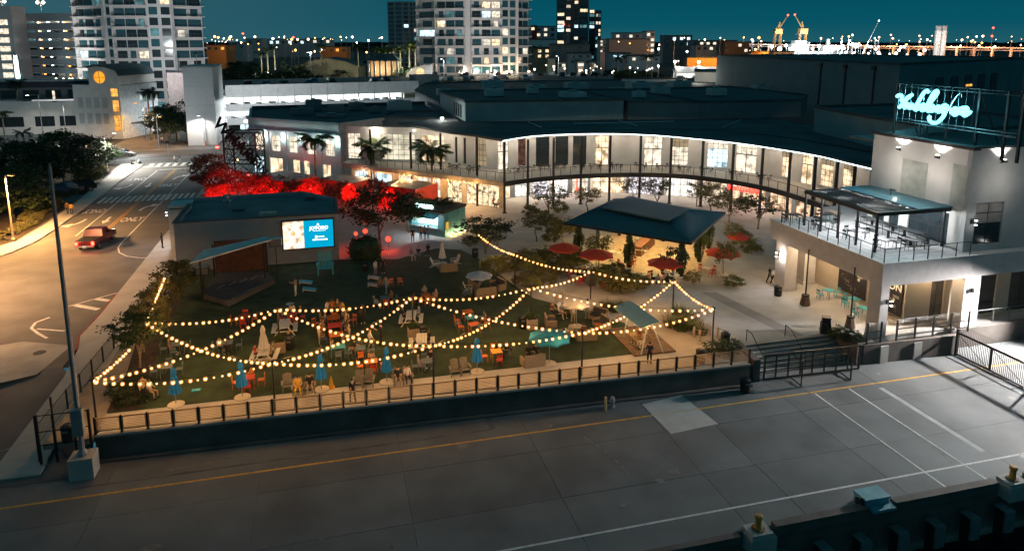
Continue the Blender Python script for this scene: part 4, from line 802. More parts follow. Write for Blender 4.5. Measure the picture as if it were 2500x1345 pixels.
# ================================================================== STAGE BUILDING WITH THE SCREEN
sb = thing('stage_building', 'grey flat-roofed stage building carrying a bright advertising screen', 'building', (-7, 77, 0))
SBW = mat('dusty_grey_stucco', (0.30, 0.31, 0.32), 0.85, var=0.12, scale=0.5, bump=.1)
facade(sb, (-14.5, 72.0), (0.75, 72.0), 0, 4.8, [], SBW, .3, 'front_wall'); facade(sb, (-14.5, 80.2), (-14.5, 72.31), 0, 4.8, [], SBW, .3, 'left_wall')
facade(sb, (0.75, 72.31), (0.75, 79.4), 0, 4.8, [], SBW, .3, 'right_wall')
wpart(sb, 'rear_wall', MB().wall((0.75, 79.4), (-2.9, 84.0), 0, 4.8, .3).wall((-2.9, 84.0), (-16.6, 83.6), 0, 4.8, .3), SBW)
wpart(sb, 'annexe_wall', MB().box(-16.6, 80.4, 0, -14.52, 83.4, 4.7), mat('pale_annexe_wall', (.52, .55, .56), .8))
wpart(sb, 'roof', MB().prism([(-14.3, 72.25), (0.5, 72.25), (0.5, 79.3), (-2.9, 83.8), (-16.4, 83.4), (-16.4, 80.4), (-14.3, 80.4)], 4.3, 4.42), mat('blue_grey_roof_membrane', (.13, .17, .185), .8, var=.25, scale=.4))
wpart(sb, 'coping', MB().box(-14.62, 71.92, 4.8, .87, 72.32, 4.9).box(-14.62, 72.32, 4.8, -14.2, 80.3, 4.9).box(.43, 72.32, 4.8, .87, 79.4, 4.9), ROOF)
wpart(sb, 'roof_vent', MB().lathe([(.3, 4.4), (.3, 5.0), (.42, 5.02), (.42, 5.15), (.28, 5.3), (.28, 5.75), (.33, 5.8)], 14, (-10.6, 79.6, 0)), GREYM)
wpart(sb, 'roof_hatch', MB().box(-6.9, 74.3, 4.42, -5.3, 75.2, 4.75), mat('pale_hatch', (.5, .42, .33), .6))
wpart(sb, 'roof_duct', MB().box(-9.8, 77.2, 4.42, -8.6, 77.8, 4.62).box(-2.6, 80.6, 4.42, -1.6, 81.4, 4.8), ROOF)
scr = thing('video_screen', 'bright video screen reading JOTORO on the stage building wall', 'screen', (-4.55, 71.75, 1.55))
put('bezel', MB().box(-.12, -.02, -.12, 4.95, .2, 2.9), BLACKM, scr)
SW_, SH_ = 2.75, 2.78
put('blue_panel', MB().box(1.98, -.035, 0, 4.82, -.022, SH_), emit('screen_blue', (.0, .30, .50), 1.15), scr)
put('food_panel', MB().box(0, -.035, 0, 1.978, -.022, SH_), emit('screen_food_photo', (1, .93, .85), 1.6, .7, 1.7, (1.0, .45, .12)), scr)
SWH = emit('screen_white', (1, 1, 1), 2.0)
for c, r_ in (((.95, 1.55), .42), ((.5, .5), .3), ((1.6, .35), .33)):
    put('food_plate', MB().lathe([(r_, 0), (r_, .004)], 20), SWH, scr, (c[0], -.037, c[1]), rot=(R(90), 0, 0))
put('food_centre', MB().lathe([(.28, 0), (.28, .004)], 16), emit('screen_orange', (1, .5, .2), 1.3, .8, 9), scr, (.95, -.043, 1.55), rot=(R(90), 0, 0))
put('screen_lettering', text_mesh('JOTORO', .46, .003, bold=.012), SWH, scr, (3.45, -.04, 1.98), rot=(R(90), 0, 0))
put('screen_underline', MB().box(2.85, -.04, 1.68, 4.1, -.037, 1.71), SWH, scr); put('screen_crest', MB().box(3.25, -.04, 2.3, 3.5, -.037, 2.36).box(3.32, -.04, 2.36, 3.43, -.037, 2.46), SWH, scr)
put('screen_icon', MB().box(3.05, -.04, .98, 3.28, -.037, 1.2), SWH, scr); put('screen_line', MB().box(3.35, -.04, 1.05, 3.95, -.037, 1.12).box(2.8, -.04, .72, 4.25, -.037, .84), SWH, scr)
# stage with wooden back wall and raised canopy
sg2 = thing('outdoor_stage', 'small timber stage under a tilted pale canopy in front of the grey building', 'stage', (-8, 65, 0))
WOOD = mat('red_brown_timber', (.14, .055, .035), .7, var=.3, scale=3)
wpart(sg2, 'platform', MB().prism([(-11.0, 63.6), (-8.5, 60.9), (-5.1, 66.0), (-6.4, 69.0), (-10.5, 69.0)], 0, .45), CONCD)
wpart(sg2, 'stage_floor', MB().prism([(-10.9, 63.7), (-8.55, 61.15), (-5.3, 66.0), (-6.5, 68.9), (-10.4, 68.9)], .45, .5), mat('dark_stage_boards', (.07, .075, .085), .6, var=.25, scale=2))
for i in range(5): c = lerp((-9.9, 64.4, 0), (-6.4, 66.8, 0), i/4); wpart(sg2, 'floor_strip', MB().wall((c.x, c.y), (c.x + .55, c.y + 1.0), .501, .506, .09), mat('grey_tape', (.4, .4, .4), .7))
for k in range(13): wpart(sg2, 'wall_plank', MB().wall((-10.6, 69.2), (-5.9, 69.2), .5 + k*.235, .71 + k*.235, .12), WOOD)
wpart(sg2, 'canopy', MB().idx([(-11.4, 61.6, 3.75), (-5.2, 65.8, 4.15), (-5.8, 68.6, 3.75), (-11.2, 67.2, 3.2), (-11.4, 61.6, 3.87), (-5.2, 65.8, 4.27), (-5.8, 68.6, 3.87), (-11.2, 67.2, 3.32)], [(0,3,2,1),(4,5,6,7),(0,1,5,4),(1,2,6,5),(2,3,7,6),(3,0,4,7)]), mat('pale_canopy_sheet', (.62, .60, .57), .6))
for x, y, z in ((-10.9, 63.2, 3.7), (-6.0, 66.4, 4.05), (-10.7, 69.0, 3.25), (-6.0, 69.0, 3.7)): wpart(sg2, 'post', MB().box(x-.07, y-.07, 0, x+.07, y+.07, z), BLACKM)
for (x, y, z), lb in (((-10.9, 64.2, 2.0), 'black loudspeaker with a pale top on the left of the stage'), ((-5.0, 67.4, 3.2), 'black loudspeaker hung beside the stage near the screen')):
    t = thing('loudspeaker', lb, 'loudspeaker', (x, y, z))
    put('cabinet', MB().cbox((0, 0, .35), (1.1, .8, .7)), BLACKM, t); put('grille', MB().cbox((0, -.41, .35), (.95, .02, .55)), DARKW, t); put('top_cover', MB().cbox((0, 0, .72), (1.12, .82, .03)), mat('pale_canopy_sheet', (0,0,0)), t); put('pole', MB().bar((0, 0, .02), (0, 0, -z), .04, 6), BLACKM, t)
# ------------------------------------------------ containers, kitchen kiosk, steel sign tower
def container(label, c, rz, L, W_, H_, m, z=0.0):
    t = thing('shipping_container', label, 'container', (c[0], c[1], z), rz, 'shipping containers in the food yard')
    put('shell', MB().box(-L/2+.05, -W_/2+.05, .1, L/2-.05, W_/2-.05, H_-.06), m, t); put('roof', MB().box(-L/2, -W_/2, H_-.06, L/2, W_/2, H_), mat('faded_container_roof', (.15, .15, .16), .7, .3, var=.3, scale=1.0), t)
    fr = MB()
    for x in (-L/2, L/2-.12):
        for y in (-W_/2, W_/2-.12): fr.box(x, y, 0, x+.12, y+.12, H_-.062)
    put('corner_frame', fr, m, t)
    k = int(L/.28)
    for sy in (-1, 1):
        r_ = MB()
        for i in range(k): x = -L/2 + .2 + i*(L-.4)/k; r_.box(x, sy*(W_/2-.05)-.04, .2, x+.14, sy*(W_/2-.05)+.04, H_-.15)
        put('corrugation', r_, m, t)['kind'] = 'stuff'
    k = int(W_/.28); r_ = MB()
    for i in range(k): y = -W_/2 + .2 + i*(W_-.4)/k; r_.box(L/2-.09, y, .2, L/2-.01, y+.14, H_-.15)
    put('corrugation', r_, m, t)['kind'] = 'stuff'
    return t
REDC = mat('red_container_paint', (.48, .045, .03), .5, .2, var=.2, scale=1.5); GRYC = mat('grey_container_paint', (.20, .22, .24), .5, .3, var=.2); 
container('red container with a dusty roof under the steel sign tower', (-6.0, 106.8), R(-52), 8.0, 5.6, 2.6, REDC)
container('container with red long side and grey end beside the tall palm', (2.4, 102.6), R(-48), 6.6, 4.2, 2.6, REDC)
container('blue-roofed container stacked behind the leafy tree', (10.4, 94.6), R(-44), 6.4, 5.0, 3.0, REDC)
kk = thing('kitchen_kiosk', 'teal corrugated kitchen kiosk with a lit serving hatch and GALLITO sign', 'kiosk', (12.5, 77.4, 0), R(135))
# local x runs back-left along the serving front, local y runs along the right side (reversed)
KT = mat('teal_container_paint', (.16, .42, .45), .5, .2, var=.12)
put('shell', MB().box(0, -4.3, 0, 5.4, 0, .95).box(0, -4.3, 2.25, 5.4, 0, 2.8).box(0, -4.3, .95, .9, 0, 2.25).box(4.6, -4.3, .95, 5.4, 0, 2.25).box(.9, -4.3, .95, 4.6, -1.2, 2.25), KT, kk)
put('hatch_interior', MB().box(.92, -1.19, .96, 4.58, -1.1, 2.24), emit('kiosk_interior', (.85, .97, 1), 2.6, .5, 2.5), kk)
put('counter', MB().box(.8, -.1, .9, 4.7, .35, .98), GREYM, kk); put('awning', MB().cbox((2.7, .55, 2.4), (4.2, 1.1, .06), tx=R(-14)), mat('teal_awning', (.06, .35, .42), .6), kk)
r_ = MB()
for i in range(15): y = -4.2 + i*.285; r_.box(-.05, y, .1, .02, y+.14, 2.7)
put('corrugation', r_, KT, kk)['kind'] = 'stuff'
put('roof_planter', MB().box(-.1, -4.4, 2.8, 5.5, .1, 3.05), mat('dark_planter_wood', (.07, .045, .03), .8), kk)
put('menu_board', MB().box(-.09, -.75, .8, -.06, -.25, 1.7), emit('yellow_menu', (1, .6, .08), .6), kk)
put('sign_lettering', text_mesh('GALLITO', .62, .04, bold=.012), emit('cyan_sign_letters', (.55, .95, 1), 5.0), kk, (2.6, .2, 3.35), rot=(R(90), 0, R(180)))
put('sign_rail', MB().bar((1.0, .1, 3.08), (4.2, .1, 3.08), .03, 5), BLACKM, kk)
kk_m = kk.matrix_basis
def kloc(x, y, z): return Matrix.Translation((12.5, 77.4, 0)) @ Matrix.Rotation(R(135), 4, 'Z') @ Vector((x, y, z))
o = lamp('POINT', kloc(2.6, .9, 2.1), 130, (.85, .97, 1), .2); o.parent = kk; o.location = (2.6, .9, 2.1)
for i in range(4):
    y = -.8 - i*.95; put('uplight', MB().lathe([(.08, 0), (.08, .08)], 8), BULB, kk, (-.4, y, 0)); o = lamp('POINT', (0, 0, 0), 22, (1, .62, .25), .06); o.parent = kk; o.location = (-.4, y, .2)
wt = thing('steel_sign_tower', 'black lattice steel tower holding a slanted WHARF sign', 'sign tower', (-13.4, 119, 0))
tw = [(-15.8, 119.8), (-10.9, 118.6), (-9.9, 122.4), (-14.8, 123.6)]; TH_ = 7.6
for x, y in tw: wpart(wt, 'post', MB().box(x-.12, y-.12, 0, x+.12, y+.12, TH_), BLACKM)
for z in (.4, 2.6, 5.0, TH_):
    for i in range(4): a, b = tw[i], tw[(i+1) % 4]; wpart(wt, 'ring_beam', MB().bar((*a, z), (*b, z), .1, 4), BLACKM)
for z0, z1 in ((.4, 2.6), (2.6, 5.0), (5.0, TH_)):
    for i in range(4):
        a, b = tw[i], tw[(i+1) % 4]; mid = ((a[0]+b[0])/2, (a[1]+b[1])/2)
        for s, e in ((a, mid), (mid, a), (mid, b), (b, mid)): wpart(wt, 'cross_brace', MB().bar((*s, z0), (*e, z1), .05, 4), BLACKM)
put('sign_lettering', text_mesh('WHARF', 2.6, .12, bold=.05), mat('matte_black_letters', (.012, .012, .012), .9), wt, (-.3, -.4, 6.2), rot=(R(90), R(48), R(-14)))
put('sign_lettering', text_mesh('SPARKMAN', 1.7, .12, bold=.04), mat('matte_black_letters', (0, 0, 0)), wt, (.9, 1.5, 4.0), rot=(R(90), R(48), R(-14)))
for x, y, z in ((-14, 121, 3.0), (-12, 120.6, 2.8)): lamp('POINT', (x, y, z), 6, (1, .6, .3), .1, wt); wpart(wt, 'small_lamp', MB().ball((x, y, z), .1, 6, 4), BULB)

# ================================================================== PAVILION
pv = thing('dining_pavilion', 'open dining pavilion with a large blue hipped metal roof', 'pavilion', (32, 65.8, 0))
BLUR = mat('blue_ribbed_metal_roof', (.025, .095, .125), .5, .2, var=.08)
c4 = [Vector((23.0, 66.2, 3.75)), Vector((31.8, 56.4, 3.75)), Vector((41.0, 65.8, 3.75)), Vector((32.0, 74.9, 3.75))]
t4 = [Vector((27.6, 66.4, 4.75)), Vector((31.3, 60.9, 4.75)), Vector((35.4, 64.2, 4.75)), Vector((32.0, 70.6, 4.75))]
for i in range(4):
    j = (i+1) % 4; a, b, e, f = c4[i], c4[j], t4[j], t4[i]; up_ = Vector((0, 0, .12))
    wpart(pv, 'roof_slope', MB().idx([a, b, e, f, a+up_, b+up_, e+up_, f+up_], [(0,3,2,1),(4,5,6,7),(0,1,5,4),(1,2,6,5),(2,3,7,6),(3,0,4,7)]), BLUR)
    K = 30
    for k in range(1, K):
        p_, q_ = lerp(a, b, k/K), lerp(f, e, k/K)
        # standing seams run straight up the slope
        wpart(pv, 'seam', MB().bar(p_ + up_*1.05, q_ + up_*1.05, .035, 4), BLUR)
    wpart(pv, 'hip_cap', MB().bar(a + up_, f + up_, .09, 5), BLUR); wpart(pv, 'gutter', MB().bar(a, b, .12, 6), BLACKM)
u4 = [Vector((27.2, 66.6, 5.0)), Vector((31.2, 59.9, 5.0)), Vector((35.6, 63.6, 5.0)), Vector((32.2, 71.0, 5.0))]
wpart(pv, 'upper_roof', MB().prism([(v.x, v.y) for v in u4], 4.98, 5.12), BLUR)
wpart(pv, 'clerestory', MB().prism([(v.x, v.y) for v in t4], 4.6, 4.97), BLACKM)
posts = [(24.6, 66.4), (28.3, 62.1), (31.9, 58.2), (35.9, 61.9), (39.2, 65.8), (35.8, 69.6), (32.0, 73.0), (28.0, 69.6)]
for x, y in posts: wpart(pv, 'post', MB().box(x-.15, y-.15, 0, x+.15, y+.15, 3.75), BLACKM)
wpart(pv, 'bar_counter', MB().cbox((32.2, 67.2, .52), (5, 1.2, 1.04), R(48)), mat('orange_timber', (.20, .09, .035), .6)); wpart(pv, 'bar_shelf', MB().cbox((32.4, 67.6, 1.6), (4.6, .3, .08), R(48)), GREYM)
wpart(pv, 'pavilion_floor', MB().prism([(23.4, 66.2), (31.9, 56.9), (40.6, 65.8), (32, 74.4)], .004, .02), mat('warm_shell_paving', (.46, .37, .25), .85))
rnd = random.Random(11)
for k in range(44):
    a, b = rnd.random(), rnd.random(); p_ = c4[0] + (c4[1]-c4[0])*(.08+.84*a) + (c4[3]-c4[0])*(.08+.84*b)
    wpart(pv, 'pendant_bulb', MB().ball((p_.x, p_.y, 3.1 + rnd.random()*.3), .07, 6, 4), BULB)
for a in (.25, .5, .75):
    for b in (.25, .5, .75):
        p_ = c4[0] + (c4[1]-c4[0])*a + (c4[3]-c4[0])*b; lamp('POINT', (p_.x, p_.y, 3.0), 150, (1, .60, .22), .2, pv)
wpart(pv, 'orange_awning', MB().idx([(22.9, 72.2, 2.2), (24.4, 73.4, 2.3), (25.6, 72.6, 3.0), (24.2, 71.2, 2.9)], [(0, 1, 2, 3)]), mat('orange_canvas', (.62, .18, .03), .7))

# ================================================================== PLANTS
def leafmat(name, rgb, var=.45): return mat(name, rgb, .6, var=var, scale=2.2, objvar=.2, spec=.25)
LEAF = leafmat('green_leaves', (.055, .085, .03)); LEAFD = leafmat('dark_green_leaves', (.028, .045, .02)); LEAFO = leafmat('olive_leaves', (.13, .12, .042)); LEAFR = leafmat('red_lit_leaves', (.22, .06, .035)); LEAFY = leafmat('yellow_green_leaves', (.16, .17, .05))  # LEAFR: red light of the yard lamps put into the leaf colour
BARK = mat('pale_bark', (.22, .17, .12), .9, var=.3, scale=6); BARKD = mat('dark_bark', (.08, .06, .045), .9, var=.3, scale=6)
CACHE = {}
def crown_mesh(seed, n_cl, per, leaf, shape=(1, 1, 1), flat=.0):
    """leaf-sized faces in clumps through an uneven unit crown"""
    r = random.Random(seed); vs = []; fs = []
    for c in range(n_cl):
        th, u = r.uniform(0, 2*math.pi), r.uniform(-.8, 1); rad = r.uniform(.45, 1.0) ** .6; s = math.sqrt(max(0, 1-u*u))
        cc = Vector((math.cos(th)*s, math.sin(th)*s, u)) * rad * r.uniform(.8, 1.08); cr = r.uniform(.12, .27)
        for k in range(per):
            p = cc + Vector((r.gauss(0, 1), r.gauss(0, 1), r.gauss(0, .7))) * cr * .6
            p = Vector((p.x*shape[0], p.y*shape[1], p.z*shape[2]))
            a = Vector((r.gauss(0, 1), r.gauss(0, 1), r.gauss(0, .5))).normalized(); b = a.orthogonal().normalized(); b.rotate(Matrix.Rotation(r.uniform(0, 6.28), 3, a)); l = leaf*r.uniform(.6, 1.4)
            c_ = a.cross(b); k0 = len(vs)
            vs += [p, p + b*l*.5 + c_*l*.28, p + b*l, p + b*l*.5 - c_*l*.28]; fs.append((k0, k0+1, k0+2, k0+3))
    return MB().idx(vs, fs).mesh('crown')
CR = [crown_mesh(1, 60, 55, .11), crown_mesh(2, 46, 55, .13), crown_mesh(3, 70, 45, .10)]
CRS = [crown_mesh(11, 38, 32, .13), crown_mesh(12, 34, 30, .14)]     # thin see-through crowns
def trunk_mesh(seed, h, r0, spread, limbs=5):
    r = random.Random(seed); m = MB(); pts = [Vector((r.gauss(0, .04)*i, r.gauss(0, .04)*i, h*.55*i/3)) for i in range(4)]
    for i in range(3): m.bar(pts[i], pts[i+1], r0*(1-.2*i), 7, r0*(1-.2*(i+1)))
    for k in range(limbs):
        a = 2*math.pi*k/limbs + r.uniform(-.4, .4); b = pts[r.randint(1, 3)]; mid = b + Vector((math.cos(a)*spread*.45, math.sin(a)*spread*.45, h*.22)); e = mid + Vector((math.cos(a)*spread*.4, math.sin(a)*spread*.4, h*.22))
        m.bar(b, mid, r0*.5, 5, r0*.32); m.bar(mid, e, r0*.32, 5, r0*.1); m.bar(mid, mid + Vector((math.cos(a+1)*spread*.3, math.sin(a+1)*spread*.3, h*.2)), r0*.25, 4, r0*.07)
    return m.mesh('trunk')
TR = [trunk_mesh(1, 1.0, .045, .45), trunk_mesh(2, 1.0, .05, .5), trunk_mesh(3, 1.0, .035, .35, 4)]
def withmat(me, m):
    key = me.name + '|' + m.name
    if key not in CACHE: c = me.copy(); c.materials.clear(); c.materials.append(m); CACHE[key] = c
    return CACHE[key]

def tree(label, loc, h, w_, leaf, kind=0, thin=False, base=.3, name='tree', group=None, bark=None, cat='tree', crown_h=None):
    """w_ crown radius; base = crown bottom as share of height"""
    t = thing(name, label, cat, loc, random.uniform(0, 6.28), group)
    put('trunk', withmat(TR[kind % 3], bark or BARK), [None], t, sc=(w_*1.0, w_*1.0, h*.98) if w_ > .5 else (1, 1, h))
    rz = crown_h or h*(1-base)/2; cm = (CRS[kind % 2] if thin else CR[kind % 3])
    put('crown', withmat(cm, leaf), [None], t, (0, 0, h - rz*1.0), sc=(w_, w_, rz))
    return t
def shrub(label, loc, r_, h, leaf, kind=0, name='shrub', group=None):
    t = thing(name, label, 'shrub', loc, random.uniform(0, 6.28), group)
    put('foliage', withmat(CR[kind % 3], leaf), [None], t, (0, 0, h*.5), sc=(r_, r_, h*.55))
    put('stem', withmat(TR[kind % 3], BARKD), [None], t, sc=(r_*.6, r_*.6, h*.7))
    return t
GRASSY = {}
def tuft_mesh(seed, n=260, h=1.0):
    r = random.Random(seed); m = MB()
    for i in range(n):
        a = r.uniform(0, 6.28); d0 = r.random()**.5*.5; b = Vector((math.cos(a)*d0, math.sin(a)*d0, 0)); a2 = a + r.gauss(0, .5); l = h*r.uniform(.6, 1.1); o = Vector((math.cos(a2), math.sin(a2), 0)); s = Vector((-o.y, o.x, 0))*.012
        mid = b + o*l*.18 + Vector((0, 0, l*.6)); tip = b + o*l*.55 + Vector((0, 0, l*.85))
        m.face([b-s, b+s, mid+s*.8, mid-s*.8]); m.face([mid-s*.8, mid+s*.8, tip])
    return m.mesh('blades')
TUFT = [tuft_mesh(1), tuft_mesh(2)]
def tuft(label, loc, r_, h, leaf, kind=0, group='clumps of ornamental grass'):
    t = put('ornamental_grass', withmat(TUFT[kind % 2], leaf), [None], None, loc, random.uniform(0, 6.28), (r_, r_, h)); tag(t, label, 'grass clump', group); return t
# fronds for palms: real leaflets on a bent midrib
def frond_mesh(seed, L=1.0, droop=.6):
    r = random.Random(seed); m = MB(); N = 16; P_ = []
    for i in range(N+1):
        t = i/N; P_.append(Vector((t*L*math.cos(droop*t*1.2), 0, L*(.35*t - droop*t*t*.75))))
    for i in range(N):
        m.bar(P_[i], P_[i+1], .014*(1-i/N)+.004, 4)
        for s in (-1, 1):
            b = lerp(P_[i], P_[i+1], .5); l = L*.40*math.sin(math.pi*(.12+.8*i/N)); d = Vector((.55, s*.8, -.25 + r.uniform(-.15, .1))).normalized(); wv = Vector((.045, 0, 0)); e = b + d*l + Vector((0, 0, -.1*l))
            m.face([b-wv, b+wv, e])
    return m.mesh('frond')
FR = [frond_mesh(1), frond_mesh(2, droop=.95), frond_mesh(3, droop=.35)]
LEAFP = leafmat('palm_leaves', (.085, .12, .04))
def palm(label, loc, h, fl, leaf=None, n=15, name='palm_tree', group=None, tr=.16):
    t = thing(name, label, 'palm tree', loc, random.uniform(0, 6.28), group)
    m = MB(); m.lathe([(tr*1.3, 0), (tr, h*.12), (tr*1.05, h*.5), (tr*.8, h*.88), (tr*.55, h*.98)], 9)
    put('trunk', m, BARK, t); put('crownshaft', MB().lathe([(tr*.85, h*.88), (tr*.9, h*.95), (tr*.4, h*1.03)], 8), leaf or LEAF, t)
    for i in range(n):
        k = i % 3; o = put('frond', withmat(FR[k], leaf or LEAF), [None], t, (0, 0, h), rot=(0, R(random.uniform(-25, 8)) if k != 1 else R(12), 2*math.pi*i/n*1.0 + random.uniform(-.15, .15)), sc=fl*random.uniform(.85, 1.1))
    return t
palm('tall royal palm in front of the teal shop building', (-1.8, 112.7, 0), 6.9, 3.4, LEAFP, n=24); palm('middle royal palm of three in front of the mall', (6.6, 104.2, 0), 6.6, 3.4, LEAFP, n=22); palm('right royal palm of three, before the mall terrace', (14.0, 96.6, 0), 7.0, 3.5, LEAFP, n=24)
# trees in the bed left of the lawn
tree('leafy tree beside the stage at the far end of the bed left of the lawn', (-13.0, 64.2, 0), 3.4, 2.0, LEAFO, 0, base=.2)
tree('leafy tree in the bed left of the lawn, second from the stage', (-13.5, 60.6, 0), 3.2, 1.6, LEAFO, 1, base=.2); tree('leafy tree hung with bulbs halfway along the bed left of the lawn', (-13.7, 57.0, 0), 3.0, 1.5, LEAFO, 2, base=.15)
tree('bushy multi-stemmed tree nearest the front in the bed left of the lawn', (-13.0, 50.4, 0), 3.9, 1.9, LEAF, 0, base=.42, bark=BARK)
tree('bushy tree behind the nearest tree in the bed left of the lawn', (-13.3, 53.0, 0), 3.6, 1.5, LEAFO, 1, base=.35)
for i, (x, y, r_, h_) in enumerate(((-12.4, 45.4, 1.2, .9), (-13.1, 46.6, 1.0, .8), (-12.6, 47.6, .9, .7))): shrub(['dark low shrub in the front left corner of the lawn', 'dark low shrub behind the corner shrub beside the ramp', 'small dark shrub under the nearest lawn tree'][i], (x, y, 0), r_, h_, LEAFD, i)
struct('bed_left', sheet([(-14.3, 44.3), (-11.6, 44.3), (-11.9, 48), (-12.6, 56), (-12.8, 66), (-14.4, 66)], .016), SOIL)
# big dark tree beside the screen and the round clipped hedge under it
tree('large spreading dark tree right of the video screen', (5.2, 76.2, 0), 6.4, 4.2, LEAFD, 2, base=.35, bark=BARKD); tree('dark tree behind the spreading tree by the kiosk', (8.8, 80.5, 0), 4.6, 2.4, LEAFD, 1, base=.3)
hd = thing('round_hedge', 'clipped round dark hedge beside the stage building corner', 'hedge', (3.4, 72.0, 0)); put('foliage', withmat(CR[0], LEAFD), [None], hd, (0, 0, 1.0), sc=(1.9, 1.7, 1.25)); put('foliage_core', MB().lathe([(1.5, .1), (1.65, .5), (1.6, 1.5), (1.2, 1.9), (.3, 2.0)], 18), LEAFD, hd)
# trees around the containers, red light put into their leaf colour
for i, (x, y, h_, w_) in enumerate(((-17.2, 112.5, 5.4, 3.1), (-15.6, 104.5, 4.4, 2.3), (-12.2, 103.5, 4.6, 2.3), (-9.0, 99.2, 4.4, 2.4), (-5.0, 96.2, 4.2, 2.3), (-1.2, 97.0, 4.2, 2.1), (1.8, 93.4, 3.9, 1.9), (5.6, 93.6, 4.4, 1.9), (-14.0, 98.0, 3.6, 2.0))):
    tree(['broad reddish tree at the road corner', 'red-lit tree between the road corner and the sign tower', 'red-lit tree left of the dusty-roofed container', 'red-lit tree in front of the dusty-roofed container', 'red-lit tree behind the middle of the stage roof', 'red-lit tree right of the dusty-roofed container', 'red-lit tree behind the right end of the stage roof', 'red-lit tree below the blue-roofed container', 'low red-lit tree behind the left end of the stage roof'][i], (x, y, 0), h_, w_, LEAFR, i, base=.2, bark=BARKD, group='red-lit trees around the containers')
for i, (x, y, z, e) in enumerate(((-13.5, 101.2, 2.0, 1100), (-7.6, 100.4, 2.0, 1200), (-2.4, 98.8, 2.0, 1100), (2.8, 98.6, 2.4, 800), (7.4, 91.6, 2.4, 500), (-11.4, 110.5, 2.2, 700))):
    t = thing('red_floodlight', ['red floodlight in the trees behind the left end of the stage building', 'red floodlight before the dusty-roofed container', 'red floodlight right of the dusty-roofed container', 'red floodlight before the container with the grey end', 'red floodlight before the blue-roofed container', 'red floodlight at the foot of the steel sign tower'][i], 'floodlight', (x, y, 0), group='red floodlights in the food yard')
    put('stake', MB().bar((0, 0, 0), (0, 0, z), .03, 5), BLACKM, t); put('lens', MB().ball((0, 0, z + .1), .12, 8, 5), REDL, t); lamp('POINT', (x, y, 1.1), e*.12, (1, .015, .01), .2, t); lamp('SPOT', (x - .5, 90.5 - i*.3, 3.3), e*5, (1, .015, .01), .3, t, aim=(x + .6, y + 3, .6), angle=38, blend=.4)  # the spot is added, unseen behind the stage roof, to redden the trees
for i, (x, y, z, e, r_) in enumerate(((2.6, 74.6, 1.9, 60, .2), (3.6, 75.0, 2.0, 60, .26), (5.9, 73.8, 1.3, 50, .3))):
    t = thing('red_lantern', ['left', 'middle', 'right'][i] + ' glowing red lantern under the dark tree by the screen', 'lantern', (x, y, z), group='red lanterns under the dark tree'); put('shade', MB().ball((0, 0, 0), r_, 10, 6), emit('red_lantern_glow', (1, .04, .02), 3.5), t); put('stand', MB().bar((0, 0, -r_), (0, 0, -z), .03, 5), BLACKM, t); lamp('POINT', (x, y - .45, z), e, (1, .05, .02), .2, t)
# small plaza trees
for i, (px, py, h_, w_, thin) in enumerate(((1340, 520, 3.2, 1.6, True), (1435, 520, 3.0, 1.3, True), (1545, 492, 3.0, 1.2, True), (1605, 505, 3.4, 1.3, True), (1735, 520, 3.4, 1.5, True), (1700, 505, 3.0, 1.2, True), (1185, 620, 3.4, 2.0, True), (1310, 590, 2.8, 1.2, True), (1780, 545, 3.2, 1.5, True), (1850, 560, 3.6, 1.7, True), (1375, 610, 2.9, 1.1, False), (1460, 655, 3.0, 1.0, True), (1640, 690, 2.9, .9, True), (1765, 680, 3.2, .7, True), (1790, 620, 3.0, .8, False), (1215, 600, 2.6, 1.3, True))):
    tree(['sparse plaza tree by the planters left of the pavilion', 'sparse plaza tree left of the shop doors', 'sparse plaza tree right of the pink shop front', 'sparse plaza tree before the brightest shop front', 'sparse plaza tree under the red script sign', 'sparse plaza tree left of the red script sign', 'sparse tree at the start of the string lights near the kiosk', 'slim sapling on the plaza left of the pavilion', 'sparse plaza tree right of the red script sign', 'sparse plaza tree before the lit mural wall', 'bushy small tree at the left corner of the pavilion', 'sapling between the two red umbrellas', 'sapling beside the pavilion steps', 'sapling right of the pavilion, before the right red umbrella', 'bushy small tree behind the right red umbrella', 'sparse tree beside the plaza bin'][i], at(px, py), h_*1.15, w_*1.6, LEAFO if i % 3 else LEAFD, i, thin, base=.4, group='young trees on the plaza')
# bushes and grasses between the lawn and the pavilion
gi = 0
for (px, py, r_, h_) in ((1205, 668, 1.2, 1.3), (1240, 660, 1.3, 1.2), (1280, 650, 1.4, 1.4), (1305, 668, 1.3, 1.3), (1345, 660, 1.4, 1.3), (1375, 672, 1.3, 1.3), (1405, 655, 1.3, 1.2), (1330, 640, 1.2, 1.2), (1395, 640, 1.1, 1.1), (1480, 700, 1.3, 1.2), (1510, 712, 1.4, 1.4), (1540, 715, 1.2, 1.2), (1475, 680, 1.2, 1.0), (1520, 690, 1.2, 1.1), (1330, 690, 1.1, 1.0), (1560, 700, 1.0, .9), (1500, 670, 1.0, 1.0), (1275, 695, 1.0, .9), (1300, 706, .9, .8), (1345, 590, 1.0, 1.3), (1360, 565, 1.0, 1.4), (1330, 545, 1.1, 1.2), (1300, 530, 1.2, 1.3), (1365, 520, 1.2, 1.3), (1810, 600, 1.2, 1.4), (1835, 620, 1.1, 1.2), (1690, 690, .8, .9), (1790, 700, .9, .8), (1175, 585, 1.2, 1.0), (1145, 600, 1.0, .9)):
    shrub('loose olive shrub in the planting band between the lawn and the pavilion' if gi < 19 else 'loose olive shrub around the pavilion and kiosk', at(px, py), r_*1.05, h_*1.25, LEAFO if gi % 3 else LEAFY, gi, group='shrubs in the planting band' if gi < 19 else 'shrubs around the pavilion'); gi += 1
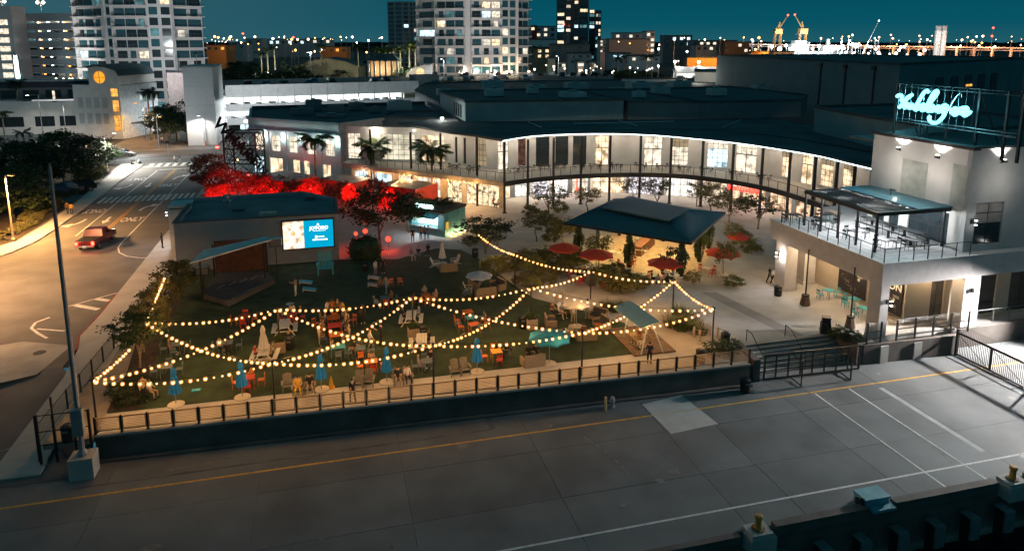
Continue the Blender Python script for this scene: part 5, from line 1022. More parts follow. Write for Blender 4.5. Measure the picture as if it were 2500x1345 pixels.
for i, (px, py, r_) in enumerate(((1640, 795, 1.4), (1665, 805, 1.3), (1690, 800, 1.2), (1670, 780, 1.2), (1710, 815, 1.0), (1655, 770, 1.0), (1480, 755, 1.0), (1500, 760, .9), (1520, 755, .8), (1385, 770, .9))):
    tuft('spiky grass clump beside the sandy path and swing deck', at(px, py), r_, 1.0, LEAF if i % 2 else LEAFO, i)
for i, (px, py, r_, h_) in enumerate(((1745, 865, 1.0, .9), (1775, 860, 1.0, .9), (2050, 830, .9, 1.0), (2080, 835, .8, .9))): shrub(['shrub behind the fence left of the dock steps', 'shrub beside the dark planter left of the dock steps', 'green shrub in the planter right of the dock steps', 'green shrub beside the arcade railing'][i], at(px, py), r_, h_, LEAF, i)
for i, k in enumerate((0.4, 1.4, 2.4, 3.4)): 
    q_ = kloc(1 + k, -3 + k*.6, 3.05); shrub('bushy plant in the roof planter of the kitchen kiosk', q_, .7, .9, LEAFD if i < 2 else LEAFY, i, group='plants on the kiosk roof')
for x, y in posts[:3] + posts[3:5]:
    t = thing('climbing_plant', {24.6: 'leafy climber on the left corner post of the pavilion', 28.3: 'bulb-lit climber on the front left post of the pavilion', 31.9: 'dark climber on the nearest corner post of the pavilion', 35.9: 'bulb-lit climber on the front right post of the pavilion', 39.2: 'climber on the right corner post of the pavilion'}[x], 'climber', (x, y, 0)); put('foliage', withmat(CR[1], LEAF), [None], t, (0, 0, 1.7), sc=(.55, .55, 1.8)); put('stem', MB().bar((.2, -.2, 0), (.22, -.2, 3.2), .03, 5), BARKD, t)
# dark landscape left of the road
lt = [(-38.5, 100, 5.5, 4.2), (-44, 96, 5, 4.4), (-50, 104, 5.6, 4.6), (-41, 111, 5.0, 3.6), (-47, 113, 5.5, 4.4), (-39.5, 122, 6.4, 4.2), (-45, 123, 6.0, 4.5), (-52, 118, 5.6, 4.5), (-39, 131, 7.2, 4.6), (-44, 135, 7.0, 4.6), (-50, 132, 6.2, 4.2), (-57, 128, 6.0, 4.4), (-63, 138, 5.5, 4.2), (-37.6, 137, 4.8, 2.8)]
for i, (x, y, h_, w_) in enumerate(lt): tree('dark rounded tree in the landscaped bed left of the road', (x, y, 0), h_, w_, LEAFD if i % 3 else LEAF, i, base=.12, bark=BARKD, group='trees in the bed left of the road')
shrub('bright yellow-green shrub lit by the street lamp at the driveway', (-36.2, 122.5, 0), 2.2, 3.0, LEAFY, 1)
for i in range(34):
    y = 84 + i*1.25 if i < 20 else 112 + (i-20)*1.7; x = -35.0 - random.uniform(0, 1.6) - max(0, (y-106)*.05)
    shrub('low hedge shrub along the ' + ('near' if i < 20 else 'far') + ' half of the left sidewalk', (x, y, 0), random.uniform(.8, 1.2), random.uniform(.8, 1.2), LEAFO, i, group='hedge shrubs along the left sidewalk')
for i, (px, py, h_, fl) in enumerate(((65, 380, 5.6, 2.0), (135, 372, 4.2, 3.0), (15, 340, 7, 2.4))): palm(['slim palm before the low white building', 'bushy palm before the low white building', 'palm at the left edge before the low white building'][i], at(px, py + 20), h_, fl, LEAFD, 13)
palm('tall dark palm rising over the low white building', at(55, 340), 12.5, 2.6, LEAFD, 16, tr=.2)
for i, (px, py) in enumerate(((370, 330), (382, 328))): palm(['left', 'right'][i] + ' palm of a pair beside the round-window building', at(px, py + 12), 10.5, 2.6, LEAFD, 14, tr=.2)
for i, (px, py, h_, w_) in enumerate(((400, 345, 7.5, 4.0), (432, 345, 8.5, 4.2), (455, 348, 7.0, 3.2), (415, 352, 6.0, 3.4))): tree(['tree at the street corner left of the white tower block', 'tall tree beside the white tower block', 'slim tree against the white tower block', 'tree over the orange lit street corner'][i], at(px, py), h_, w_, LEAFD, i, base=.3)

# ================================================================== STREET AND STRING LIGHTS
def street_lamp(label, loc, h, power, col, glow, arm=(0, 0), heads=1, polem=None, rad=.09, group=None, spot=True):
    t = thing('street_lamp', label, 'street lamp', loc, 0, group)
    put('pole', MB().bar((0, 0, 0), (0, 0, h), rad*1.3, 8, rad*.7), polem or GREYM, t); put('base', MB().lathe([(rad*2.4, 0), (rad*2.4, .15), (rad*1.5, .3)], 10), polem or GREYM, t)
    ax, ay = arm
    put('arm', MB().bar((0, 0, h-.05), (ax, ay, h + .1), .05, 5), polem or GREYM, t)
    if glow is BLACKM: return t
    a = math.atan2(ay, ax); put('head', MB().cbox((ax, ay, h + .12), (.8, .35, .14), a), BLACKM, t); put('lens', MB().cbox((ax, ay, h + .035), (.6, .26, .03), a), glow, t)
    if power: lamp('SPOT', Vector(loc) + Vector((ax, ay, h - .1)), power, col, .25, t, aim=Vector(loc) + Vector((ax*1.4, ay*1.4, 0)), angle=152, blend=.45)
    return t
SOD = (1.0, 0.50, 0.16); CW = (1.0, .93, .82)
street_lamp('tall dark lamp post on a concrete plinth at the left corner of the dock', (-13.6, 40.2, -.2), 16.0, 0, SOD, BLACKM, (.02, 0), polem=mat('weathered_grey_pole', (.20, .21, .23), .6, .3), rad=.11)
pb = thing('lamp_plinth', 'concrete plinth with grass at the foot of the tall lamp post', 'plinth', (-13.6, 40.2, D)); put('block', MB().box(-.6, -.55, -.02, .6, .55, 1.2), CONC, pb); put('cabinet', MB().box(-.25, -.1, 4.1, .3, .3, 5.6), GREYM, pb, (.0, -.35, -1.6))
street_lamp('orange street lamp on the left sidewalk beside the road', (-34.4, 88.6, 0), 7.4, 12500, SOD, SODIUM, (.7, -.4), polem=mat('orange_lit_pole', (.5, .42, .33), .6))
street_lamp('unseen street lamp added past the left edge to light the near road', (-34, 68, 0), 9.0, 13500, (1, .52, .22), SODIUM, (1.5, 0))  # added lamp out of view, brightens the near road
street_lamp('white street lamp behind the yellow-green shrub', (-36.6, 134.0, 0), 6.4, 8000, CW, WHITEL, (1.6, 0), polem=mat('pale_pole', (.5, .5, .5), .6))
street_lamp('tall lamp before the low white building', at(107, 350), 10.5, 900, CW, WHITEL, (-1.6, -1.5)); street_lamp('signal mast before the low white building', at(165, 358), 9.5, 1500, CW, GREYM, (-1, -1.5))
street_lamp('orange street lamp at the far street corner', at(358, 345), 8.5, 3800, SOD, SODIUM, (-1.4, -.6)); street_lamp('street lamp beside the crosswalk at the far corner', at(388, 362), 6.5, 900, SOD, SODIUM, (.8, -.5))
street_lamp('lamp post right of the white tower block', at(500, 356), 6.5, 900, (1, .97, .92), WHITEL, (-.6, -1.2), polem=mat('pale_pole', (0,0,0)))
sconce((-16.62, 81.6, 3.6), -1, 0, 'wall lamp on the pale annexe of the stage building', 420, (.9, .96, 1), group=None)
# string lights
POLE_H = 3.1
NODE = {'A': (-13.3, 41.9, 3.15), 'B': (-3.7, 42.0, 3.05), 'C': (5.9, 41.7, 3.2), 'D': (15.8, 41.6, 3.0), 'E': (26.4, 43.1, 3.0), 'F': (27.2, 50.7, 2.5), 'G': (21.5, 54.8, 2.5), 'H': (16.0, 59.5, 3.0), 'K': (5.7, 50.8, 3.1), 'J': (14.8, 50.3, 3.2), 'L': (-3.9, 50.9, 3.1)}
NODE['M'] = tuple(at(354, 788, 2.9)); NODE['N'] = tuple(at(402, 678, 2.9)); NODE['O'] = tuple(at(318, 852, 2.8)); NODE['I'] = tuple(at(1167, 573, 2.8))
for k in 'ABCDEFGHKJL':
    x, y, h = NODE[k]
    lab = {'A': 'string-light pole at the front left corner of the lawn', 'B': 'string-light pole at the fence, second from the left', 'C': 'string-light pole at the fence in the middle', 'D': 'string-light pole at the fence right of the turquoise umbrella', 'E': 'string-light pole beside the dark planters near the dock steps', 'F': 'string-light pole at the planting by the pavilion steps', 'G': 'string-light pole with a black speaker box before the red umbrellas', 'H': 'string-light pole behind the grey umbrella', 'K': 'string-light pole in the planter in the middle of the lawn', 'J': 'string-light pole in the planter left of the white umbrella', 'L': 'string-light pole in the planter between the red chairs and picnic table'}[k]
    t = thing('light_pole', lab, 'pole', (x, y, .0), 0, 'poles carrying the string lights')
    put('shaft', MB().bar((0, 0, 0), (0, 0, h + .1), .06, 7), BLACKM, t); put('cap', MB().box(-.09, -.09, h + .1, .09, .09, h + .16), BLACKM, t)
    if k == 'G': put('speaker_box', MB().box(-.28, -.32, 1.3, .28, .3, 2.2), BLACKM, t)
halo_me = MB().ball((0, 0, 0), .122, 10, 7).mesh('bulb_halo')
bulb_me = MB().ball((0, 0, 0), .063, 8, 6).mesh('bulb'); sock_me = MB().lathe([(.03, .06), (.035, .14), (.015, .2)], 6).mesh('socket')
def strand(a, b, sag, n, label, lights=3, group='string lights over the lawn', power=6, ends=None):
    a = Vector(NODE[a] if isinstance(a, str) else a); b = Vector(NODE[b] if isinstance(b, str) else b)
    t = thing('string_lights', label, 'string lights', (a.x, a.y, a.z), 0, group)
    def pt(s): p = lerp(a, b, s); p.z -= sag*4*s*(1-s); return p - a
    wire = MB(); N = 16
    for i in range(N): wire.bar(pt(i/N) + Vector((0,0,.2)), pt((i+1)/N) + Vector((0,0,.2)), .012, 3)
    put('cable', wire, BLACKM, t)
    for i in range(n):
        s = (i + .5 + random.uniform(-.08, .08))/n; o = put('bulb', bulb_me, BULBS, t, pt(s), sc=random.choice((1, 1, 1, 1.12, .85, .6))); put('socket', sock_me, BLACKM, o); put('bulb_halo', halo_me, HALO, o)
    for i in range(lights):
        s = (i + .5)/lights; o = lamp('POINT', (0, 0, 0), power*n/lights, (1, .50, .16), .25); o.parent = t; o.location = pt(s) + Vector((0, 0, -.12))
BULBS = emit('string_bulb', (1.0, .64, .28), 6.0)
HALO = bpy.data.materials.new('amber_bulb_halo'); HALO.use_nodes = True; _n = HALO.node_tree.nodes; _n.clear(); _l = HALO.node_tree.links  # see-through glowing shell that paints a halo round each bulb
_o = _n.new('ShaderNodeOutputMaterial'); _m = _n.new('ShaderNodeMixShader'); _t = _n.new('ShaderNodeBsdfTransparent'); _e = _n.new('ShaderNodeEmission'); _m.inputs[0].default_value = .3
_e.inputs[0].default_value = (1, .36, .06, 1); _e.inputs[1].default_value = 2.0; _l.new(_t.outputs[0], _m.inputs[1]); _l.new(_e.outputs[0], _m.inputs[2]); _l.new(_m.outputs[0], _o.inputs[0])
for a, b, sag, n, l in (('A', 'B', .55, 22, 'lowest string of bulbs from the left corner pole along the fence'), ('B', 'C', .55, 22, 'string of bulbs along the fence passing two closed blue umbrellas'), ('C', 'D', .35, 22, 'string of bulbs along the fence ending before the turquoise umbrella'), ('D', 'E', .5, 20, 'string of bulbs from the turquoise umbrella to the dark planters'),
  ('A', 'L', .75, 28, 'long diagonal string of bulbs from the left corner pole to the red chairs'), ('M', 'B', .7, 24, 'string of bulbs from the left trees down to the second fence pole'), ('M', 'L', .45, 20, 'string of bulbs from the left trees to the red chairs'), ('L', 'K', .45, 22, 'string of bulbs above the crowded long table'), ('L', 'C', .75, 26, 'diagonal string of bulbs from the crowded table to the middle fence pole'), ('K', 'B', .8, 28, 'diagonal string of bulbs from the middle planter to the second fence pole'),
  ('K', 'J', .5, 20, 'string of bulbs from the middle planter towards the white umbrella'), ('K', 'D', .45, 26, 'diagonal string of bulbs crossing over the turquoise umbrella'), ('J', 'C', .8, 26, 'diagonal string of bulbs above the orange and blue tables'), ('J', 'G', .35, 14, 'string of bulbs from the white umbrella planter to the speaker pole'), ('J', 'E', .7, 26, 'string of bulbs passing over the white umbrella and swing'), ('F', 'D', .6, 26, 'diagonal string of bulbs past the glass swing canopy'), ('F', 'E', .35, 16, 'string of bulbs down to the pole by the dark planters'), ('G', 'F', .35, 14, 'string of bulbs in front of the pavilion steps'), ('H', 'G', .4, 18, 'string of bulbs along the planting before the red umbrellas'), ('I', 'H', .3, 16, 'string of bulbs starting in the sparse tree near the kiosk'),
  ('A', 'O', .1, 12, 'short string of bulbs rising from the left corner pole into the nearest tree'), ('M', 'N', .1, 22, 'string of bulbs running up through the trees left of the lawn')): strand(a, b, sag, n, l, 5 if n > 16 else 3)
for i, (a, b) in enumerate((((18.6, 91.2, 3.9), (16.6, 82.0, 3.2)), ((15.6, 93.6, 3.9), (15.0, 84.0, 3.2)), ((10.6, 98.4, 3.9), (8.0, 92, 3.4)), ((20.8, 88.6, 3.6), (12.0, 97.6, 3.7)), ((12.0, 97.2, 3.7), (5.0, 104.4, 3.9)))):
    strand(a, b, .3, 18, ['string of bulbs slanting down to the kiosk roof, nearest the corner column', 'string of bulbs slanting down to the kiosk roof behind the nearest one', 'string of bulbs dropping to the blue-roofed container', 'string of bulbs under the right half of the terrace edge', 'string of bulbs under the left half of the terrace edge'][i], 2, 'string lights over the food yard', 9)

# ================================================================== FURNITURE
def cm(name, rgb): return mat(name, rgb, .5, .1, var=.12, scale=4)
ORG = cm('orange_metal', (.62, .15, .02)); RED = cm('red_metal', (.55, .05, .025)); GRYF = cm('grey_metal_furniture', (.13, .17, .18)); TEALF = cm('teal_metal_furniture', (.06, .36, .44)); WHT = cm('white_furniture', (.62, .58, .50)); YEL = cm('yellow_metal', (.70, .36, .03)); BLK = BLACKM; TEAK = mat('grey_teak', (.22, .19, .15), .8, var=.2, scale=5); WICK = mat('tan_wicker', (.30, .23, .15), .9, var=.3, scale=20, bump=.6, bscale=60); CUSH = mat('charcoal_cushion', (.05, .05, .055), .9)
COLN = {'orange': ORG, 'red': RED, 'grey': GRYF, 'teal': TEALF, 'white': WHT, 'yellow': YEL, 'black': BLK, 'teak': TEAK}
seat_me = MB().cbox((0, 0, .45), (.42, .42, .035)).mesh('seat'); leg_me = {}
back_me = MB().box(-.2, .19, .68, .2, .215, .86).box(-.2, .19, .52, .2, .21, .56).mesh('backrest')
def legs(h, dx, dy, r_=.016):
    out = []
    for sx in (-1, 1):
        for sy in (-1, 1): out.append(MB().bar((sx*dx*1.08, sy*dy*1.1, 0), (sx*dx, sy*dy, h if sy < 0 else h), r_, 5).mesh('leg'))
    return out
CHL = legs(.45, .18, .18); up_me = MB().bar((-.19, .19, .45), (-.2, .22, .88), .014, 4).bar((.19, .19, .45), (.2, .22, .88), .014, 4).mesh('back_frame')
def chair(label, loc, rz, col, group='metal garden chairs on the lawn', name='garden_chair'):
    """faces local -Y"""
    t = thing(name, label, 'chair', loc, rz, group); m = COLN[col]
    for n_, me in [('seat', seat_me), ('backrest', back_me), ('back_frame', up_me)] + [('leg', x) for x in CHL]: put(n_, withmat(me, m), [None], t)
    return t
TBL = {}
def table(label, loc, rz, col, w_=.75, l_=.75, h=.73, group='metal tables on the lawn', name='garden_table', slat=None):
    t = thing(name, label, 'table', loc, rz, group); m = COLN[col]; key = (w_, l_, h)
    if key not in TBL: TBL[key] = [MB().cbox((0, 0, h - .02), (l_, w_, .04)).mesh('tabletop')] + legs(h - .04, l_/2-.06, w_/2-.06, .02)
    put('tabletop', withmat(TBL[key][0], m), [None], t)
    for x in TBL[key][1:]: put('leg', withmat(x, m), [None], t)
    return t
SIDE = {0: 'right', 90: 'far', 180: 'left', 270: 'near', 45: 'far right', 135: 'far left', 225: 'near left', 315: 'near right'}
def chairs_round(c, desc, items, dist=.75, l2=None, z=0.0):
    for a, col in items:
        r_ = R(a); p_ = Vector((c[0] + math.cos(r_)*dist, c[1] + math.sin(r_)*dist, z))
        rz = math.atan2(-math.cos(r_), math.sin(r_)) + math.pi  # face the table
        rz = math.atan2(math.sin(r_), math.cos(r_)) - math.pi/2
        chair(f'{col} chair at {SIDE[a]} side of {desc}', p_, rz, col)
def tset(px, py, desc, tcol, items, rz=0, w_=.75, l_=.75, dist=.78):
    c = at(px, py); table(f'{desc}', c, rz, tcol, w_, l_); chairs_round(c, desc.replace(' on the lawn', ''), items, dist); return c
tset(597, 792, 'red table standing alone behind the others', 'red', [(0, 'orange'), (90, 'red'), (180, 'orange'), (270, 'red')])
tset(556, 858, 'grey table of the couple left of the planter', 'grey', [(0, 'grey'), (270, 'grey'), (180, 'grey')])
tset(430, 862, 'grey table nearest the left trees', 'grey', [(0, 'grey'), (180, 'grey'), (270, 'grey')])
tset(408, 918, 'grey table between left trees and blue umbrella', 'grey', [(0, 'grey'), (180, 'grey'), (90, 'grey')])
tset(714, 787, 'red table of the group behind the picnic table', 'red', [(0, 'red'), (90, 'red'), (180, 'red'), (270, 'red')])
tset(608, 945, 'red table hidden behind the second blue umbrella', 'red', [(0, 'orange'), (180, 'orange'), (270, 'red')])
for i, (px, py, col) in enumerate(((815, 795, 'orange'), (818, 815, 'red'), (822, 838, 'orange'))): table(['orange far section of the crowded long table', 'red middle section of the crowded long table', 'orange near section of the crowded long table'][i], at(px, py), R(2), col, .9, 1.0)
cL = at(818, 815); chairs_round(cL, 'crowded long table', [(90, 'orange'), (45, 'orange'), (135, 'orange')], 2.0)
tset(826, 868, 'teal table at the near end of the crowd', 'teal', [(180, 'grey'), (270, 'grey'), (315, 'grey'), (0, 'orange')], w_=.8, l_=1.0, dist=.95)
tset(880, 872, 'grey table right of the teal table', 'grey', [(270, 'orange'), (180, 'grey'), (0, 'grey'), (90, 'grey')])
tset(908, 905, 'orange table left of a closed blue umbrella', 'orange', [(0, 'orange'), (90, 'orange'), (180, 'orange'), (270, 'red')])
tset(1042, 905, 'grey table beside the middle fence pole', 'grey', [(180, 'grey'), (90, 'grey')])
for i, (px, py, col) in enumerate(((1142, 780, 'orange'), (1150, 795, 'teal'), (1158, 812, 'orange'))): table(['orange far section of the empty three-colour table', 'blue middle section of the empty three-colour table', 'orange near section of the empty three-colour table'][i], at(px, py), R(6), col, .72, .8)
c3 = at(1150, 797)
for i, (dx, dy, rz, col) in enumerate(((-1.0, .55, 90, 'orange'), (-1.0, -.1, 90, 'grey'), (-.95, -.85, 90, 'orange'), (1.0, .7, -90, 'grey'), (1.0, .1, -90, 'orange'), (1.15, -.7, -90, 'orange'), (.35, -1.5, 180, 'grey'))):
    chair(['orange chair at the far left of the three-colour table', 'grey chair at the middle left of the three-colour table', 'orange chair at the near left of the three-colour table', 'grey chair at the far right of the three-colour table', 'orange chair at the middle right of the three-colour table', 'orange chair at the near right of the three-colour table', 'grey chair at the near end of the three-colour table'][i], c3 + Vector((dx, dy, 0)), R(rz), col)
tset(1212, 880, 'yellow table right of the fifth blue umbrella', 'yellow', [(180, 'orange'), (90, 'orange'), (270, 'red'), (0, 'black')], dist=.85)
tset(940, 745, 'grey table of the group under the middle string', 'grey', [(180, 'grey'), (270, 'red'), (0, 'grey')])
tset(1040, 738, 'orange table beside the middle light pole', 'orange', [(0, 'orange'), (180, 'orange'), (270, 'orange')])
for i, (px, py) in enumerate(((953, 700), (978, 698))): chair(['orange chair left of two by the right cornhole boards', 'orange chair right of two by the right cornhole boards'][i], at(px, py), R(200 - 40*i), 'orange')
chair('orange chair half hidden behind the wicker seats right of the turquoise umbrella', at(1460, 812), R(150), 'orange')
def picnic(label, loc, rz):
    t = thing('picnic_table', label, 'picnic table', loc, rz, 'white picnic tables on the lawn')
    for i in range(4): put('tabletop_plank', MB().box(-.95, -.38 + i*.195, .72, .95, -.38 + i*.195 + .18, .76), WHT, t)
    for s in (-1, 1):
        for i in range(2): put('bench_plank', MB().box(-.95, s*.78 - .16 + i*.165, .42, .95, s*.78 - .16 + i*.165 + .15, .46), WHT, t)
        for sy in (-1, 1): put('leg', MB().bar((s*.7, sy*.25, .72), (s*.7, sy*.75, 0), .05, 4), WHT, t)
        put('cross_brace', MB().box(s*.7 - .03, -.85, .34, s*.7 + .03, .85, .41), WHT, t)
    return t
picnic('white picnic table behind the planter with the left bin', at(696, 812), R(90)); picnic('white picnic table beside the pole planter in the middle of the lawn', at(1004, 790), R(80)); picnic('white picnic table with a laptop near the middle bin', at(1030, 850), R(82)); picnic('white picnic table pierced by the closed white umbrella', at(648, 878), R(84))
def adiron(label, loc, rz, col='teak'):
    t = thing('adirondack_chair', label, 'adirondack chair', loc, rz, 'adirondack chairs'); m = COLN[col]
    for i in range(5): put('back_slat', MB().cbox((-.22 + i*.11, .32, .62), (.095, .02, .8 - abs(i-2)*.06), tx=R(-24)), m, t)
    for i in range(4): put('seat_slat', MB().cbox((0, -.28 + i*.13, .37 - i*.035), (.54, .115, .02), tx=R(-14)), m, t)
    for s in (-1, 1): put('arm', MB().cbox((s*.33, -.05, .56), (.13, .68, .025)), m, t); put('front_leg', MB().box(s*.3-.03, -.36, 0, s*.3+.03, -.3, .55), m, t); put('rear_leg', MB().bar((s*.28, -.3, .32), (s*.28, .5, .02), .035, 4), m, t)
    return t
for i, (px, py, rz, col) in enumerate(((703, 952, 5, 'teak'), (728, 962, 0, 'teak'), (757, 956, 0, 'teak'), (876, 944, -12, 'teak'), (901, 940, -10, 'teak'), (972, 938, 5, 'teak'), (995, 934, 0, 'teak'), (1111, 915, 0, 'teak'), (1135, 911, 5, 'teak'), (1062, 652, 70, 'white'), (1143, 714, 75, 'white'), (1112, 645, -70, 'white'), (1374, 770, 20, 'white'), (1394, 822, 180, 'white'), (1138, 722, 85, 'grey'))):
    adiron(['empty adirondack chair left of the person in yellow', 'adirondack chair under the person in yellow', 'adirondack chair under the person right of the one in yellow', 'empty adirondack chair behind the walking person, left of a pair', 'empty adirondack chair left of the fourth blue umbrella, right of a pair', 'adirondack chair under the dark-clad sitter by the fence', 'adirondack chair under the sitter in white by the fence', 'empty adirondack chair left of the pair near the fifth blue umbrella', 'empty adirondack chair right of the pair near the fifth blue umbrella', 'white adirondack chair beside the small closed umbrella', 'white adirondack chair beside the grey umbrella', 'white adirondack chair right of the small closed umbrella', 'white adirondack chair at the far side of the white umbrella', 'white adirondack chair at the near side of the white umbrella circle', 'grey adirondack chair left of the grey umbrella'][i], at(px, py), R(rz), col)
def sofa(label, loc, rz, L=1.5):
    t = thing('wicker_sofa', label, 'sofa', loc, rz, 'tan wicker sofas')
    put('base', MB().box(-L/2, -.38, .06, L/2, .38, .36), WICK, t); put('backrest', MB().cbox((0, .42, .48), (L, .12, .84)), WICK, t)
    for s in (-1, 1): put('armrest', MB().box(s*(L/2) - .07, -.4, .06, s*(L/2) + .07, .36, .62), WICK, t)
    put('seat_cushion', MB().box(-L/2+.08, -.37, .361, L/2-.08, .34, .47), CUSH, t); put('back_cushion', MB().cbox((0, .3, .64), (L-.2, .12, .38), tx=R(-10)), CUSH, t)
for i, (px, py, rz, L) in enumerate(((1301, 890, 185, 1.5), (1186, 722, 180, 1.7), (1215, 705, -70, 1.4), (1095, 662, 180, 1.6), (1350, 830, 195, 1.2), (1430, 828, 172, 1.5), (1468, 800, -80, 1.3), (1345, 795, 80, 1.2), (1460, 780, -50, 1.3), (1160, 700, 60, 1.2))):
    sofa(['wicker sofa left of the turquoise umbrella with its back to the fence', 'wicker sofa on the near side of the grey umbrella', 'wicker sofa right of the grey umbrella', 'wicker sofa beside the small closed umbrella', 'wicker armchair at the near left of the white umbrella circle', 'wicker sofa at the near side of the white umbrella circle', 'wicker armchair at the right of the white umbrella circle', 'wicker armchair with patterned cushion at the left of the white umbrella circle', 'wicker armchair at the far right of the white umbrella circle', 'wicker armchair on the far side of the grey umbrella'][i], at(px, py), R(rz), L)
# umbrellas
UBL = mat('blue_umbrella_canvas', (.012, .20, .52), .8, var=.12, scale=4); UTQ = mat('turquoise_umbrella_canvas', (.006, .17, .30), .8, var=.08); URD = mat('red_umbrella_canvas', (.50, .045, .02), .8, var=.1); UWH = mat('white_umbrella_canvas', (.62, .58, .54), .8, var=.08); UGY = mat('pale_grey_umbrella_canvas', (.42, .45, .52), .8, var=.08)
def closed_umb(label, loc, h, m, base=True):
    t = thing('closed_umbrella', label, 'umbrella', loc, 0, 'closed umbrellas')
    k = MB(); prof = [(.05, h), (.11, h-.1), (.15, h-.35), (.12, h-.55), (.2, h-.9), (.27, h-1.35), (.33, h-1.62), (.26, h-1.64)]
    n = 20
    for j, (r_, z) in enumerate(prof):
        for i in range(n): rr = r_*(1 + (.22 if i % 2 else -.12)*(z < h-.3)); k.v.append((rr*math.cos(6.2832*i/n), rr*math.sin(6.2832*i/n), z))
    for j in range(len(prof)-1):
        for i in range(n): i2 = (i+1) % n; k.f.append((j*n+i, (j+1)*n+i, (j+1)*n+i2, j*n+i2)); k.mi.append(0)
    k.f.append(tuple(range(n))); k.mi.append(0)
    put('canopy', k, m, t); put('pole', MB().bar((0, 0, .03), (0, 0, h-.5), .025, 6), GREYM, t); put('strap', MB().lathe([(.16, h-.58), (.16, h-.52)], 12), m, t)
    if base: put('base_disc', MB().lathe([(.5, 0), (.5, .05), (.45, .07), (.05, .08)], 20), mat('cream_base', (.55, .48, .38), .7), t)
for i, (px, py) in enumerate(((430, 988), (592, 970), (785, 951), (945, 933), (1165, 908))): closed_umb(['first closed blue umbrella, nearest the left trees', 'second closed blue umbrella from the left', 'third closed blue umbrella, beside the yellow cone', 'fourth closed blue umbrella, left of the couple on chairs', 'fifth closed blue umbrella, left of the yellow table'][i], at(px, py), 2.45, UBL)
closed_umb('closed white umbrella standing through a picnic table', at(646, 880), 2.6, UWH); closed_umb('small closed pale umbrella at the back of the lawn', at(1080, 643), 2.2, UWH)
def open_umb(label, loc, r_, zc, m, rise=.5, n=8, base=True, tilt=0.0, rz=0.0):
    t = thing('open_umbrella', label, 'umbrella', loc, rz, 'open umbrellas')
    top = Vector((0, 0, zc + rise)); 
    for i in range(n):
        a, b = 2*math.pi*i/n, 2*math.pi*(i+1)/n; p_ = Vector((math.cos(a)*r_, math.sin(a)*r_, zc)); q_ = Vector((math.cos(b)*r_, math.sin(b)*r_, zc)); mid = (p_+q_)/2*.97; mid.z = zc + .06
        pm = lerp(p_, top, .55) + Vector((0,0,.05)); qm = lerp(q_, top, .55) + Vector((0,0,.05)); mm = (pm+qm)/2 - Vector((0,0,.04))
        dn = Vector((0, 0, -.02))
        put('canopy_panel', MB().idx([p_, mid, q_, qm, mm, pm, top, p_+Vector((0,0,-.12)), mid+Vector((0,0,-.12)), q_+Vector((0,0,-.12))], [(0,1,4,5),(1,2,3,4),(5,4,6),(4,3,6),(0,7,8,1),(1,8,9,2)]), m, t)
        put('rib', MB().bar(top - Vector((0,0,.08)), p_ - Vector((0,0,.05)), .014, 4), GREYM, t)
    put('pole', MB().bar((0, 0, .03), (0, 0, zc + rise + .08), .03, 6), GREYM, t); put('finial', MB().ball((0, 0, zc + rise + .1), .05, 6, 4), GREYM, t)
    if base: put('base_disc', MB().lathe([(.5, 0), (.5, .05), (.45, .07), (.05, .08)], 20), mat('cream_base', (0,0,0)), t)
open_umb('wide open turquoise umbrella near the fence', at(1341, 888), 1.5, 1.95, UTQ, .42); open_umb('open white umbrella over the wicker seats', at(1407, 797), 1.12, 1.9, UWH, .4); open_umb('open pale grey umbrella at the back of the lawn', at(1170, 712), 1.2, 1.5, UGY, .35, base=False)
for i, (px, py, r_) in enumerate(((1377, 655, 1.6), (1455, 672, 1.7), (1622, 695, 1.7), (1762, 668, 1.7), (1800, 625, 1.2))): open_umb(['leftmost open red umbrella at the pavilion corner', 'open red umbrella second from the left before the pavilion', 'open red umbrella over the diners in front of the pavilion', 'open red umbrella right of the pavilion', 'small red umbrella behind the right one at the pavilion'][i], at(px, py), r_, 2.05, URD, .55)
# planters, bins, boards, cone
def planter(label, px, py, w_=.85, h=.8):
    t = thing('planter_box', label, 'planter', at(px, py), 0, 'square planters with light poles'); put('box', MB().box(-w_/2, -w_/2, 0, w_/2, w_/2, h), mat('tan_planter', (.36, .27, .19), .8), t); put('soil', MB().box(-w_/2+.06, -w_/2+.06, h, w_/2-.06, w_/2-.06, h+.01), SOIL, t)
    for k, (dx, dy) in enumerate(((-.2, -.15), (.2, -.1), (0, .2))): put('foliage', withmat(CR[k], LEAF), [None], t, (dx, dy, h + .22), sc=(.28, .28, .26))
planter('tan planter box at the left light pole in the lawn', 683, 857); planter('tan planter box at the middle light pole in the lawn', 1010, 824); planter('tan planter box at the right light pole in the lawn', 1297, 800)
def bin_(label, loc, h=1.05, w_=.6):
    t = thing('litter_bin', label, 'bin', loc, random.uniform(-.2, .2), 'black litter bins'); put('body', MB().lathe([(w_*.48, 0), (w_*.52, .08), (w_*.55, h*.82)], 12), BLACKM, t); put('lid', MB().lathe([(w_*.58, h*.82), (w_*.58, h*.9), (w_*.3, h)], 12), BLACKM, t); put('opening', MB().box(-.15, -w_*.56, h*.62, .15, -w_*.5, h*.74), DARKW, t)
for i, (px, py, z) in enumerate(((707, 852, 0), (1031, 824, 0), (1276, 800, 0), (892, 662, 0), (1160, 628, 0), (1710, 884, 0), (1899, 722, 0), (1818, 956, D), (168, 1075, .05), (1770, 842, 0))): bin_(['black bin beside the left lawn planter', 'black bin beside the middle lawn planter', 'black bin beside the right lawn planter', 'black bin at the corner of the screen building', 'black bin under the sparse tree near the kiosk', 'black bin behind the fence near the dock steps', 'black bin against the far arcade pillar', 'black bin on the dock below the retaining wall', 'dark bin at the near end of the ramp', 'dark bin beside the light pole near the dock steps'][i], at(px, py, z), 1.0, .62)
